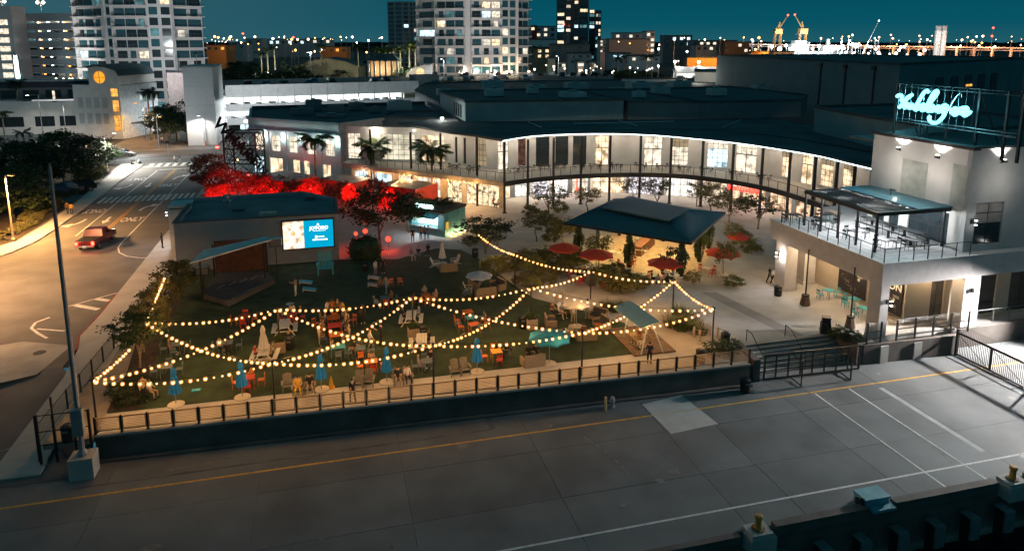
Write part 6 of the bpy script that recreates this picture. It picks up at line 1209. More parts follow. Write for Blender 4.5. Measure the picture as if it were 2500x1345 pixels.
def cornhole(label, px, py, rz, m):
    t = thing('cornhole_board', label, 'game board', at(px, py), rz, 'cornhole boards'); put('board', MB().cbox((0, 0, .2), (.62, 1.2, .04), tx=R(10)), m, t); put('frame', MB().cbox((0, 0, .13), (.56, 1.12, .08), tx=R(10)), WHT, t); put('hole', MB().lathe([(.08, 0), (.08, .003)], 12), BLACKM, t, (0, .35, .286), rot=(R(10), 0, 0)); [put('rear_leg', MB().box(x, .5, 0, x + .06, .56, .22), WHT, t) for x in (-.28, .22)]
CB = mat('cyan_board_print', (.05, .42, .55), .6, var=.4, scale=6); CG = mat('checked_board_print', (.4, .4, .4), .6, var=.6, scale=7)
cornhole('far board of the blue cornhole pair under the screen', 747, 692, R(84), CB); cornhole('near board of the blue cornhole pair under the screen', 756, 710, R(84), CB); cornhole('far board of the pale cornhole pair in the middle of the lawn', 914, 681, R(80), CG); cornhole('near board of the pale cornhole pair in the middle of the lawn', 914, 699, R(80), CG)
cn = thing('traffic_cone', 'yellow traffic cone right of the third blue umbrella', 'cone', at(809, 947)); put('base', MB().cbox((0, 0, .03), (.42, .42, .06)), YEL, cn); put('cone_body', MB().lathe([(.17, .06), (.04, .78), (.02, .8)], 12), YEL, cn)
cn = thing('traffic_cone', 'orange traffic cone at the far street corner by the white tower block', 'cone', at(502, 356)); put('base', MB().cbox((0, 0, .04), (.5, .5, .08)), ORG, cn); put('cone_body', MB().lathe([(.22, .08), (.05, 1.1), (.03, 1.12)], 12), ORG, cn)
gd = put('ground_cover_disc', MB().lathe([(.35, 0), (.35, .02), (.3, .03)], 18), GREYM, None, at(708, 742, .013)); tag(gd, 'round metal ground cover in the lawn', 'cover')
fl_ = put('folded_game_board', MB().cbox((0, 0, .03), (.5, .32, .05)), CB, None, at(479, 953, .013)); tag(fl_, 'small pale board lying on the lawn near the first blue umbrella', 'board')
gc = thing('giant_lawn_chair', 'oversized teal lawn chair against the grey stage building', 'chair', at(795, 668), 0)
for i in range(6): put('back_slat', MB().box(-.62 + i*.21, .3, .7, -.46 + i*.21, .36, 2.1), TEALF, gc)
put('seat', MB().box(-.68, -.5, .62, .68, .3, .7), TEALF, gc)
for s in (-1, 1): put('arm', MB().box(s*.72-.08, -.6, 1.05, s*.72+.08, .35, 1.11), TEALF, gc)
for s in (-1, 1):
    for y in (-.5, .28): put('leg', MB().box(s*.68-.06, y-.05, 0, s*.68+.06, y+.05, 1.04), TEALF, gc)
# deck with the glass-roofed swing
dk = thing('swing_deck', 'low timber deck under the glass-roofed swing', 'deck', (22.0, 45.6, 0))
for i in range(22): x = 20.4 + i*.147; wpart(dk, 'deck_board', MB().box(x, 43.3, .02, x + .138, 48.2, .12), mat('deck_timber', (.16, .10, .06), .8, var=.3, scale=3, objvar=.15))
sw = thing('glass_swing', 'swing bench under a tilted pale green glass roof', 'swing', (21.3, 45.0, .12))
for s in (0, 1):
    y = 43.3 if not s else 46.4; wpart(sw, 'frame_leg', MB().bar((20.9, y, .12), (21.3, y, 2.3), .05, 6), mat('pale_green_steel', (.45, .52, .47), .5)); wpart(sw, 'frame_leg', MB().bar((22.6, y, .12), (21.7, y, 2.3), .05, 6), mat('pale_green_steel', (0,0,0)))
wpart(sw, 'glass_roof', MB().idx([(20.2, 46.9, 2.35), (21.6, 46.9, 2.75), (21.9, 42.6, 2.75), (20.5, 42.6, 2.35), (20.2, 46.9, 2.39), (21.6, 46.9, 2.79), (21.9, 42.6, 2.79), (20.5, 42.6, 2.39)], [(0,1,2,3),(7,6,5,4),(0,4,5,1),(1,5,6,2),(2,6,7,3),(3,7,4,0)]), mat('frosted_green_glass', (.42, .55, .50), .25, var=.05, spec=.7))
wpart(sw, 'bench', MB().box(21.1, 43.5, .5, 21.9, 46.2, .56).box(21.9, 43.5, .5, 21.96, 46.2, 1.1), mat('teak_bench', (.25, .17, .1), .7)); wpart(sw, 'chain', MB().bar((21.5, 43.6, .56), (21.5, 43.6, 2.3), .015, 4).bar((21.5, 46.1, .56), (21.5, 46.1, 2.3), .015, 4), GREYM)
# rope posts, dark planters near the steps
for i, (px, py) in enumerate(((1694, 823), (1708, 833), (1733, 818), (1751, 822), (1375, 730), (1357, 742), (1222, 668), (1172, 655))):
    t = thing('rope_post', 'short timber post with rope beside the planting', 'post', at(px, py), 0, 'timber rope posts'); put('post', MB().lathe([(.09, 0), (.1, .75), (.05, .82)], 8), mat('driftwood', (.42, .34, .26), .8), t); put('rope', MB().bar((0, 0, .62), (.8, -.3, .5), .02, 4), mat('driftwood', (0,0,0)), t)
for i, (px, py, s_) in enumerate(((1770, 842, .5), (2015, 812, .8), (1965, 745, .6), (2075, 800, .55))):
    t = thing('dark_planter_pot', ['tapered dark pot beside the pole near the dock steps', 'dark boxy pot at the top of the dock steps', 'tapered brown pot at the foot of the far arcade lamp post', 'tapered brown pot at the foot of the near arcade lamp post'][i], 'pot', at(px, py), .2); k = 1.2 if i != 1 else 1.6
    put('pot', MB().lathe([(s_*.62, 0), (s_*.72, .05), (s_*.5, k*.72), (s_*.44, k*.74)], 4 if i < 2 else 8), mat('brown_cast_pot', (.13, .09, .065), .8) if i > 1 else BLACKM, t); put('rim', MB().lathe([(s_*.55, k*.72), (s_*.55, k*.8), (s_*.3, k*.81)], 4 if i < 2 else 8), BLACKM, t)
    if i > 1: put('post', MB().bar((0, 0, k*.8), (0, 0, 4.9), .06, 6), BLACKM, t)
for i, (px, py, col) in enumerate(((2022, 727, 'teal'), (2083, 748, 'teal'), (2108, 772, 'teal'))):
    c = at(px, py); d_ = ['far teal table in the lit arcade', 'middle teal table in the lit arcade', 'near teal table in the lit arcade'][i]; table(d_, c, R(15), 'teal', .8, .8, group='teal tables in the arcade'); 
    for a in ((180, 0), (180, 90), (180, 0))[i]: chairs_round(c, d_, [(a, 'teal')], .85)
# people at table on the terrace: furniture only
for i, (x, y) in enumerate(((41.2, 50.6), (41.6, 47.2), (41.9, 44.2), (40.2, 53.2), (44.0, 43.6), (43.2, 52.6))):
    d_ = ['grey terrace table near the far left corner', 'grey terrace table at the middle of the railing', 'grey terrace table at the near end of the railing', 'grey terrace table beyond the pergola', 'grey terrace table at the near right corner', 'grey terrace table in the blue lit back part'][i]
    table(d_.replace('grey', 'dark'), (x, y, 6.03), 0, 'black', .85, 1.1, group='tables on the roof terrace'); 
    for a in (0, 180, 90): chairs_round((x, y, 6.03), d_.replace('grey', 'dark'), [(a, 'black')], .95, z=6.03)
for i, (x, y) in enumerate(((45.0, 49.0), (45.2, 45.6))):
    d_ = ['long dark communal table under the solid pergola roof, far one', 'long dark communal table under the solid pergola roof, near one'][i]; table(d_, (x, y, 6.03), R(90), 'black', .8, 2.6, .95, group='communal tables on the roof terrace')
    for s in (-1, 1): b = thing('terrace_bench', ['long bench left of the ', 'long bench right of the '][s > 0] + ['far', 'near'][i] + ' communal terrace table', 'bench', (x + s*.8, y, 6.03), R(90), 'benches on the roof terrace'); put('seat', MB().box(-1.3, -.15, .58, 1.3, .15, .63), BLACKM, b); put('leg_frame', MB().box(-1.2, -.12, 0, -1.14, .12, .58).box(1.14, -.12, 0, 1.2, .12, .58).box(-1.14, -.02, .1, 1.14, .02, .14), BLACKM, b)
NTH = 'leftmost second third fourth fifth sixth seventh eighth ninth tenth eleventh twelfth thirteenth fourteenth fifteenth sixteenth'.split()
# upper terrace furniture of the mall, in shadow
rnd = random.Random(21)
UP = [(13.2, 100.6), (17.0, 96.6), (19.4, 94.2), (24.6, 92.0), (26.8, 92.6), (29.2, 92.8), (31.6, 93.0), (34.2, 92.6), (36.6, 92.4), (39.4, 91.4), (42.6, 90.4), (45.2, 89.0), (47.6, 87.2), (50.0, 85.4), (52.6, 82.4), (54.6, 79.0)]
for i, (x, y) in enumerate(UP):
    d_ = f'dark terrace table, number {i+1} from the left' if False else 'dark table on the upper mall terrace'; table(d_, (x, y, BALC), rnd.random(), 'black', .8, .8, .7, group='tables on the upper mall terrace')
    for a in rnd.sample((0, 90, 180, 270), 3):
        r_ = R(a + 20); chair(f'dark chair at the {NTH[i]} table on the upper mall terrace', (x + math.cos(r_)*.8, y + math.sin(r_)*.8, BALC), r_ - math.pi/2, 'black', 'chairs on the upper mall terrace')
for i, (px, py) in enumerate(((1405, 692), (1425, 668), (1435, 620), (1462, 700), (1480, 600), (1495, 630), (1530, 650), (1555, 590), (1560, 625), (1600, 690), (1645, 690), (1660, 640), (1725, 672), (1770, 690))):
    c = at(px, py); table('pale dining table at the pavilion', c, rnd.random(), 'white', .75, .75, group='dining tables at the pavilion')
    for a in rnd.sample((0, 90, 180, 270), 3): r_ = R(a + 10); chair(f'{"pale" if i % 3 else "red"} dining chair at the {NTH[i]} pavilion table', (c.x + math.cos(r_)*.75, c.y + math.sin(r_)*.75, 0), r_ - math.pi/2, 'white' if i % 3 else 'red', 'dining chairs at the pavilion')

# ================================================================== PEOPLE
def body(pose, seed=0):
    """one continuous skinned figure, 1.72 m, facing -Y; returns a mesh with slots skin, top, legs, hair, shoes"""
    J = {}; 
    if pose in ('stand', 'point', 'walk'): hipz = .93; lean = 0
    else: hipz = .50; lean = -.06
    J['pel'] = Vector((0, 0, hipz)); J['spi'] = Vector((0, -lean*.3, hipz + .2)); J['che'] = Vector((0, -lean, hipz + .38)); J['nec'] = Vector((0, -lean*1.0 - .01, hipz + .54)); J['hea'] = Vector((0, -lean - .03, hipz + .64)); J['top'] = Vector((0, -lean - .01, hipz + .76))
    B = []; Rd = {'pel': (.15, .11), 'spi': (.13, .10), 'che': (.155, .11), 'nec': (.055, .055), 'hea': (.085, .095), 'top': (.075, .085)}
    B += [('pel', 'spi', 1), ('spi', 'che', 1), ('che', 'nec', 0), ('nec', 'hea', 0), ('hea', 'top', 3)]
    for s, n_ in ((-1, 'l'), (1, 'r')):
        sh = J['che'] + Vector((s*.17, 0, .08)); J['sh'+n_] = sh
        if pose == 'stand': el = sh + Vector((s*.06, .02, -.27)); wr = el + Vector((-s*.02, -.06, -.24)); ha = wr + Vector((0, -.02, -.1))
        elif pose == 'point': 
            if s > 0: el = sh + Vector((.08, -.2, -.16)); wr = el + Vector((-.05, -.22, .1)); ha = wr + Vector((-.02, -.09, .03))
            else: el = sh + Vector((-.05, .02, -.27)); wr = el + Vector((.04, -.14, -.2)); ha = wr + Vector((0, -.06, -.07))
        elif pose == 'walk': el = sh + Vector((s*.05, s*.1, -.26)); wr = el + Vector((0, s*.02 - .1, -.22)); ha = wr + Vector((0, -.04, -.09))
        else: el = sh + Vector((s*.06, -.06, -.26)); wr = el + Vector((-s*.08, -.22, .0)); ha = wr + Vector((-s*.03, -.09, .01))
        J['el'+n_], J['wr'+n_], J['ha'+n_] = el, wr, ha
        hp = J['pel'] + Vector((s*.09, 0, -.04)); J['hp'+n_] = hp
        if pose in ('stand', 'point'): kn = hp + Vector((s*.02, -.02, -.42)); an = kn + Vector((0, .03, -.39)); to = an + Vector((s*.02, -.16, -.04))
        elif pose == 'walk': kn = hp + Vector((0, -s*.16 - .04, -.40)); an = kn + Vector((0, -s*.06 + .10, -.38)); to = an + Vector((0, -.16, -.03))
        else: kn = hp + Vector((s*.07, -.42, .0)); an = kn + Vector((0, .02, -.38)); to = an + Vector((s*.02, -.17, -.04))
        J['kn'+n_], J['an'+n_], J['to'+n_] = kn, an, to
        Rd.update({'sh'+n_: (.065, .065), 'el'+n_: (.045, .045), 'wr'+n_: (.033, .033), 'ha'+n_: (.04, .025), 'hp'+n_: (.095, .095), 'kn'+n_: (.06, .06), 'an'+n_: (.042, .045), 'to'+n_: (.04, .03)})
        B += [('che', 'sh'+n_, 1), ('sh'+n_, 'el'+n_, 1), ('el'+n_, 'wr'+n_, 0), ('wr'+n_, 'ha'+n_, 0), ('pel', 'hp'+n_, 2), ('hp'+n_, 'kn'+n_, 2), ('kn'+n_, 'an'+n_, 2), ('an'+n_, 'to'+n_, 4)]
    names = list(J); me = bpy.data.meshes.new('body'); me.from_pydata([J[k] for k in names], [(names.index(a), names.index(b)) for a, b, c in B], [])
    o = bpy.data.objects.new('body', me); COL.objects.link(o); o.modifiers.new('s', 'SKIN'); sv = me.skin_vertices[0].data
    for i, k in enumerate(names): sv[i].radius = Rd[k]; sv[i].use_root = (k == 'pel')
    o.modifiers.new('u', 'SUBSURF').levels = 1
    bpy.context.view_layer.update(); res = bpy.data.meshes.new_from_object(o.evaluated_get(bpy.context.evaluated_depsgraph_get()))
    bpy.data.objects.remove(o); bpy.data.meshes.remove(me)
    segs = [(J[a], J[b], c) for a, b, c in B]
    for m in ('skin', 'top', 'legs', 'hair', 'shoes'): res.materials.append(SKINS[0])
    for p_ in res.polygons:
        c = p_.center; best, bi = 9, 0
        for a, b, k in segs:
            ab = b - a; t = max(0, min(1, (c-a).dot(ab)/ab.length_squared)); dd = (a + ab*t - c).length
            if dd < best: best, bi = dd, k
        hd_ = J['hea']
        if c.z > hd_.z + .045 or (c.z > hd_.z - .05 and c.y > hd_.y + .03): bi = 3
        p_.material_index = bi
    res.polygons.foreach_set('use_smooth', [True]*len(res.polygons)); return res
SKINS = [mat('skin_light', (.50, .30, .20), .6), mat('skin_tan', (.34, .19, .11), .6), mat('skin_deep', (.12, .065, .04), .6)]
HAIRS = [mat('hair_dark', (.02, .014, .01), .7), mat('hair_brown', (.09, .05, .025), .7), mat('hair_blond', (.32, .2, .09), .7)]
CLO = {k: mat('cloth_' + k, v, .9, var=.12, scale=6) for k, v in {'white': (.6, .57, .52), 'black': (.02, .02, .022), 'navy': (.02, .03, .07), 'yellow': (.62, .36, .05), 'orange': (.55, .16, .03), 'grey': (.22, .22, .22), 'blue': (.12, .25, .42), 'tan': (.38, .27, .17), 'red': (.42, .05, .04), 'brown': (.16, .09, .05), 'khaki': (.33, .28, .2), 'denim': (.07, .10, .17)}.items()}
POSES = {k: body(k) for k in ('stand', 'point', 'walk', 'sit')}
pn_ = [0]
def person(label, loc, face, pose, top, legs_, hair=0, skin=0, sc=1.0, cap=None, group=None):
    o = put('person', POSES[pose], [None], None, loc, R(face), sc*random.uniform(.96, 1.03)); tag(o, label, 'person', group)
    for i, m in enumerate((SKINS[skin], CLO[top], CLO[legs_], HAIRS[hair] if not cap else CLO[cap], CLO['black'] if pn_[0] % 2 else CLO['white'])):
        o.material_slots[i].link = 'OBJECT'; o.material_slots[i].material = m
    pn_[0] += 1; return o
person('person in a navy shirt standing by the swing deck at the fence', at(1585, 890), 150, 'stand', 'navy', 'black', 0, 1, 1.02); person('person in black walking along the front walk behind the fence', at(862, 985), 200, 'walk', 'black', 'black', 0, 0)
person('person in a tan top standing in front of the left shrubs', at(352, 980), 20, 'point', 'tan', 'black', 1); person('person in white sitting beside the one in the tan top at the left', at(368, 970), 60, 'sit', 'white', 'tan', 1)
person('person in a pale outfit tossing at the blue cornhole boards', at(723, 722), 250, 'point', 'tan', 'white', 0); person('person in white standing left of the crowded long table', at(780, 842), 90, 'stand', 'white', 'khaki', 1)
person('person in black standing alone in the middle of the lawn', at(886, 790), 10, 'stand', 'black', 'black', 0, 2); person('person in black holding something out near the grey table', at(931, 842), 250, 'point', 'black', 'black', 0)
person('person in a pale shirt walking past the grey table', at(905, 858), 100, 'walk', 'white', 'grey', 2); person('person in brown at the pale cornhole boards', at(928, 720), 10, 'stand', 'brown', 'black', 0, 2); person('person in pale trousers behind the one in brown at the cornhole boards', at(943, 716), 330, 'walk', 'grey', 'blue', 1)
person('person in white bending near the far pale cornhole board', at(917, 673), 40, 'stand', 'white', 'grey', 1, 0, .9); person('person with a white cap behind the far pale cornhole board', at(935, 668), 20, 'stand', 'black', 'black', 0, 1, 1, 'white')
person('person in dark clothes standing on the sidewalk beside the stage building', at(397, 606, .09), 90, 'stand', 'black', 'black', 0, 2); person('person in a yellow jacket walking on the left sidewalk', at(176, 526, .08), 200, 'walk', 'yellow', 'black', 0); person('person in dark clothes beside the yellow jacket on the left sidewalk', at(166, 524, .08), 190, 'walk', 'brown', 'black', 0, 1)
person('person in white crossing at the far crosswalk', at(427, 401), 270, 'walk', 'white', 'denim', 1); person('person in dark clothes crossing at the far crosswalk', at(440, 400), 270, 'walk', 'navy', 'white', 0, 1); person('pedestrian waiting at the far street corner', at(396, 352), 0, 'stand', 'white', 'denim', 0)
person('left of two people in dark clothes walking by the arcade', at(1878, 692), 20, 'walk', 'black', 'black', 0, 1, 1, 'white'); person('right of two people walking by the arcade, in a pale top', at(1888, 696), 20, 'walk', 'white', 'black', 0)
for i, (px, py, t_, l_) in enumerate(((1008, 592, 'black', 'black'), (1028, 586, 'tan', 'denim'), (1038, 586, 'blue', 'denim'), (1046, 585, 'grey', 'blue'))): person(['customer in black nearest the tree at the kiosk hatch', 'customer in tan at the kiosk hatch', 'customer in blue at the kiosk hatch', 'customer in grey at the right of the kiosk hatch'][i], at(px, py), 180 + i*15, 'stand', t_, l_, i % 2, i % 3)
person('person in a white shirt standing under the white umbrella', at(1399, 790), 170, 'stand', 'white', 'khaki', 1); person('person in tan standing at the right of the white umbrella', at(1434, 778), 190, 'stand', 'tan', 'grey', 0, 1)
person('person in grey sitting far left at the white umbrella circle', at(1349, 772), 20, 'sit', 'brown', 'black', 2); person('person in a grey shirt on the white chair by the white umbrella', at(1372, 774), 15, 'sit', 'grey', 'tan', 2); person('person in white with back to the fence at the white umbrella circle', at(1394, 822), 180, 'sit', 'white', 'white', 1); person('person in brown on the near wicker sofa by the white umbrella', at(1425, 826), 175, 'sit', 'brown', 'tan', 1)
person('person in yellow sitting on an adirondack chair by the fence', at(728, 962), 0, 'sit', 'yellow', 'yellow', 0); person('person in a dark top sitting right of the one in yellow', at(757, 956), 0, 'sit', 'black', 'tan', 0, 1); person('person in black sitting beside the fourth blue umbrella', at(972, 938), -5, 'sit', 'black', 'tan', 0); person('person in white with long dark hair sitting by the fence', at(995, 934), 10, 'sit', 'white', 'black', 0)
rnd = random.Random(4); tops = ['white', 'orange', 'brown', 'red', 'tan', 'yellow', 'grey', 'black', 'orange', 'white', 'brown', 'tan']
cc = at(818, 815)
for i in range(12):
    s = -1 if i % 2 == 0 else 1; dy = 1.75 - (i//2)*.68; person(f'{tops[i]}-clad sitter on the {["left","right"][s>0]} of the crowded long table, {["farthest", "second from the far end", "third from the far end", "fourth from the far end", "fifth from the far end", "nearest"][i//2]}', (cc.x + s*1.0, cc.y + dy, 0), 90*s*-1 + 180 if False else (90 if s < 0 else -90), 'sit', tops[i], rnd.choice(['black', 'denim', 'khaki']), i % 3, i % 3)
for i, (px, py, f, t_, l_) in enumerate(((800, 782, 60, 'white', 'black'), (812, 776, 10, 'orange', 'denim'), (826, 777, -20, 'brown', 'black'), (838, 783, -60, 'yellow', 'khaki'), (795, 805, 90, 'grey', 'black'), (846, 806, -90, 'tan', 'denim'), (790, 828, 80, 'brown', 'black'))): person(f'person in {t_} standing behind the sitters of the crowded long table', at(px, py), f, 'stand', t_, l_, i % 3, (i+1) % 3)
for i, (px, py, f, t_, l_, lb) in enumerate(((538, 862, 60, 'white', 'black', 'person in white sitting at the grey table left of the lawn planter'), (556, 872, 180, 'black', 'black', 'person in black with back to the fence at the grey table'), (416, 866, 90, 'brown', 'black', 'person in brown at the grey table nearest the left trees'), (690, 785, 90, 'grey', 'denim', 'person in grey at the left of the red table group'), (714, 776, 0, 'white', 'black', 'person in white at the far side of the red table group'), (733, 782, -90, 'black', 'black', 'person in black at the right of the red table group'), (625, 878, 80, 'red', 'black', 'person in red at the white picnic table with the closed umbrella'), (662, 876, -80, 'tan', 'tan', 'person in tan at the white picnic table with the closed umbrella'), (706, 845, 180, 'black', 'black', 'person in black sitting beside the left planter'), (615, 935, -60, 'orange', 'tan', 'person in orange behind the second blue umbrella'), (908, 896, 0, 'tan', 'black', 'person in tan at the far side of the orange table'), (1023, 908, 80, 'grey', 'grey', 'person in a pale hood at the grey table by the middle fence pole'), (1052, 893, -20, 'black', 'denim', 'person in black at the grey table by the middle fence pole'), (1047, 842, -80, 'black', 'black', 'person in black with a laptop at the near white picnic table'), (985, 785, 80, 'black', 'black', 'person in black at the left of the middle picnic table'), (1022, 780, -80, 'blue', 'denim', 'person in a blue shirt at the right of the middle picnic table'), (1213, 872, 20, 'black', 'black', 'person in black at the yellow table'), (1236, 873, -60, 'black', 'navy', 'person in black right of the yellow table'), (915, 752, 80, 'denim', 'blue', 'person in denim at the table under the middle string'), (955, 742, -60, 'brown', 'black', 'person in brown at the table under the middle string'), (1037, 728, 0, 'grey', 'black', 'person in grey at the orange table beside the light pole'), (1064, 735, -80, 'tan', 'tan', 'person with fair hair at the orange table beside the light pole'), (1290, 880, 10, 'black', 'black', 'left person on the wicker sofa by the turquoise umbrella'), (1308, 878, 5, 'black', 'denim', 'right person on the wicker sofa by the turquoise umbrella'), (868, 866, 80, 'black', 'black', 'person in black at the grey table right of the teal one'), (812, 862, 70, 'tan', 'black', 'person in tan at the near end of the crowd'), (1005, 634, 20, 'grey', 'white', 'left seated person at the edge of the dark plaza'), (1022, 630, -10, 'black', 'grey', 'middle seated person at the edge of the dark plaza'), (1045, 622, -20, 'black', 'black', 'right seated person at the edge of the dark plaza'))):
    person(lb, at(px, py), f, 'sit', t_, l_, i % 3, (i*2) % 3)
for i, y in enumerate((44.3, 45.2)): person(['person in a pale dress on the glass-roofed swing, nearer the fence', 'person in brown on the glass-roofed swing, farther from the fence'][i], (21.55, y, .12), -80, 'sit', ['tan', 'brown'][i], ['white', 'tan'][i], 1 + i % 2)
for i, (px, py, f, t_) in enumerate(((1592, 690, 60, 'black'), (1606, 700, 150, 'grey'), (1628, 698, 200, 'black'), (1640, 690, 270, 'blue'), (1617, 678, 20, 'black'), (1412, 690, 40, 'black'), (1428, 682, 300, 'black'))): person(['leftmost diner under the front red umbrella', 'diner in grey with back to the lawn under the front red umbrella', 'diner in black right of the grey one under the front red umbrella', 'diner in blue at the right under the front red umbrella', 'diner at the far side under the front red umbrella', 'left diner under the leftmost red umbrella', 'right diner under the leftmost red umbrella'][i], at(px, py), f, 'sit', t_, 'black', i % 2, i % 3)
for i, (px, py, f, t_) in enumerate(((1205, 505, 30, 'red'), (1216, 507, 300, 'white'), (1222, 500, 250, 'white'), (1335, 490, 40, 'white'), (1352, 488, 300, 'black'), (1365, 495, 270, 'white'))): person(['bar guest in red at the corner column', 'bar guest in white beside the one in red', 'bar guest in white nearest the corner column', 'guest in white among the planters left of the pavilion', 'guest in black among the planters left of the pavilion', 'guest in white at the right of the planters'][i], at(px, py), f, 'sit' if i < 3 else 'stand', t_, 'black', i % 3, i % 2)

# ================================================================== VEHICLES
def car_mesh(L, W_, H_, kind='suv', m=None):
    """closed body with wheel-arch sills, bonnet, cabin; nose to +X"""
    h1 = H_*.55; c = W_/2
    if kind == 'pickup': prof = [(-L/2, .45), (-L/2, h1+.1), (-L*.13, h1+.1), (-L*.13, h1+.12), (-L*.09, H_), (L*.12, H_), (L*.24, h1+.12), (L*.46, h1), (L/2, h1-.22), (L/2, .4)]
    elif kind == 'sedan': prof = [(-L/2, .35), (-L/2, h1), (-L*.36, h1+.04), (-L*.2, H_), (L*.08, H_), (L*.24, h1+.05), (L*.45, h1-.08), (L/2, h1-.25), (L/2, .3)]
    else: prof = [(-L/2, .4), (-L/2, h1), (-L*.42, H_-.05), (-L*.38, H_), (L*.1, H_), (L*.24, h1+.08), (L*.46, h1-.02), (L/2, h1-.2), (L/2, .35)]
    n = len(prof); vs = []; 
    for s in (-1, 1):
        for x, z in prof: ins = .12 if z > h1 + .13 else .0; vs.append((x, s*(c - ins), z))
    fs = [tuple(range(n)), tuple(reversed(range(n, 2*n)))] + [(i, n+i, n+(i+1) % n, (i+1) % n) for i in range(n)]
    return MB().idx(vs, fs), h1
def car(label, loc, rz, kind, L, W_, H_, paint, lights=False, group=None, name='parked_car'):
    t = thing(name, label, 'car' if kind != 'pickup' else 'pickup truck', loc, rz, group)
    b, h1 = car_mesh(L, W_, H_, kind); bo = put('body', b, paint, t)
    bv = bo.modifiers.new('bevel', 'BEVEL'); bv.width = .05; bv.segments = 2; bv.limit_method = 'ANGLE'
    x0, x1 = (-L*.1, L*.12) if kind == 'pickup' else (-L*.34, L*.1)
    for s in (-1, 1): put('side_window', MB().idx([(x0, s*(W_/2-.085), h1+.16), (x1+L*.08, s*(W_/2-.085), h1+.16), (x1, s*(W_/2-.115), H_-.08), (x0+.08, s*(W_/2-.115), H_-.08)], [(0, 1, 2, 3)]), GLASSD, t)
    put('windscreen', MB().idx([(L*.235, -W_/2+.2, h1+.15), (L*.235, W_/2-.2, h1+.15), (L*.125 if kind == 'pickup' else L*.105, W_/2-.22, H_-.04), (L*.125 if kind == 'pickup' else L*.105, -W_/2+.22, H_-.04)], [(0, 1, 2, 3)]), GLASSD, t, (.02, 0, .015))
    for x in (-L*.31, L*.32):
        for s in (-1, 1): wh = put('wheel', MB().bar((x, s*(W_/2-.22), .36), (x, s*(W_/2+.02), .36), .36, 16), BLACKM, t); put('rim', MB().bar((x, s*(W_/2+.021), .36), (x, s*(W_/2+.03), .36), .2, 10), GREYM, wh)
    for s in (-1, 1):
        put('headlight', MB().box(L/2-.02, s*(W_/2-.3)-.18, h1-.22, L/2+.03, s*(W_/2-.3)+.18, h1-.06), GREYM if not lights else WHITEL, t); put('tail_light', MB().box(-L/2-.03, s*(W_/2-.17)-.13, h1-.3, -L/2+.02, s*(W_/2-.17)+.13, h1+.02), REDL if lights else mat('dark_red_lens', (.25, .02, .02), .3), t)
    if kind == 'pickup':
        put('bed_liner', MB().box(-L/2+.12, -W_/2+.12, h1+.101, -L*.15, W_/2-.12, h1+.108), BLACKM, t); put('bumper', MB().box(-L/2-.12, -W_/2+.08, .5, -L/2-.01, W_/2-.08, .68), GREYM, t); put('number_plate', MB().box(-L/2-.14, -.2, .55, -L/2-.121, .2, .66), emit('plate_light', (1, .9, .8), .8), t)
        for s in (-1, 1): put('mirror', MB().box(L*.14, s*(W_/2+.1)-.1, h1+.15, L*.17, s*(W_/2+.1)+.1, h1+.33), paint, t)
    return t
pt = car('dark red pickup truck with glowing tail lights driving up the road', (-24.9, 84.6, -.05), R(83), 'pickup', 5.7, 1.98, 1.88, mat('maroon_car_paint', (.10, .018, .02), .25, .3, var=.05, spec=.6), True, name='pickup_truck')
for s in (-1, 1):
    o = lamp('POINT', (0, 0, 0), 25, (1, .08, .03), .1); o.parent = pt; o.location = (-3.1, s*.8, .95)
PNT = [mat('car_white', (.55, .56, .57), .25, .1, var=.03), mat('car_black', (.02, .02, .022), .2, .2, var=.03), mat('car_silver', (.30, .31, .32), .25, .5, var=.03), mat('car_blue', (.03, .06, .12), .25, .3, var=.03), mat('car_red', (.22, .02, .02), .25, .2, var=.03)]
for i, (px, py, rz) in enumerate(((160, 472, 200), (192, 468, 205), (125, 480, 200))): car(['silver parked car nearest the driveway under the dark trees', 'dark parked car beside the driveway post', 'dark parked car deepest under the dark trees'][i], at(px, py), R(rz), 'suv' if i else 'sedan', 4.6, 1.85, 1.6, PNT[[2, 1, 3][i]], group='cars parked under the trees')
struct('driveway', sheet([(-34, 108.5), (-34, 113), (-46, 118.5), (-46, 113.5)], -.012), ASPH)
for i, (px, py, rz) in enumerate(((205, 384, 178), (170, 376, 180), (300, 382, 0))): car(['white car passing on the cross street', 'dark car with red lights on the cross street', 'silver car waiting on the cross street'][i], at(px, py), R(rz), 'sedan', 4.6, 1.8, 1.45, PNT[[0, 1, 2][i]], i < 2, name='moving_car')
mc = thing('street_sign', 'do not enter sign on the far corner behind the reddish tree', 'sign', at(533, 392), 0); put('post', MB().bar((0, 0, 0), (0, 0, 2.6), .03, 6), GREYM, mc); put('round_panel', MB().lathe([(.42, 0), (.42, .03)], 20), emit('red_sign_face', (1, .12, .06), .9), mc, (0, -.05, 2.5), rot=(R(90), 0, 0)); put('bar_panel', MB().box(-.3, -.1, 2.42, .3, -.085, 2.58), emit('white_sign_face', (1, 1, .95), 1.0), mc); put('lower_panel', MB().box(-.3, -.06, 1.4, .3, -.04, 1.95), mat('white_sign_paint', (.7, .7, .7), .6), mc)
mb_ = thing('parked_scooter', 'white scooter parked on the far end of the left sidewalk', 'scooter', at(332, 402, .08), R(20)); put('frame', MB().path([(-.6, 0, .45), (-.2, 0, .3), (.3, 0, .3), (.55, 0, 1.0)], .1, 6), PNT[0], mb_); put('seat', MB().cbox((-.4, 0, .75), (.7, .28, .14)), BLACKM, mb_); put('handlebar', MB().bar((.55, -.3, 1.02), (.55, .3, 1.02), .03, 5), BLACKM, mb_)
for x in (-.55, .65): put('wheel', MB().bar((x, -.06, .28), (x, .06, .28), .28, 14), BLACKM, mb_)

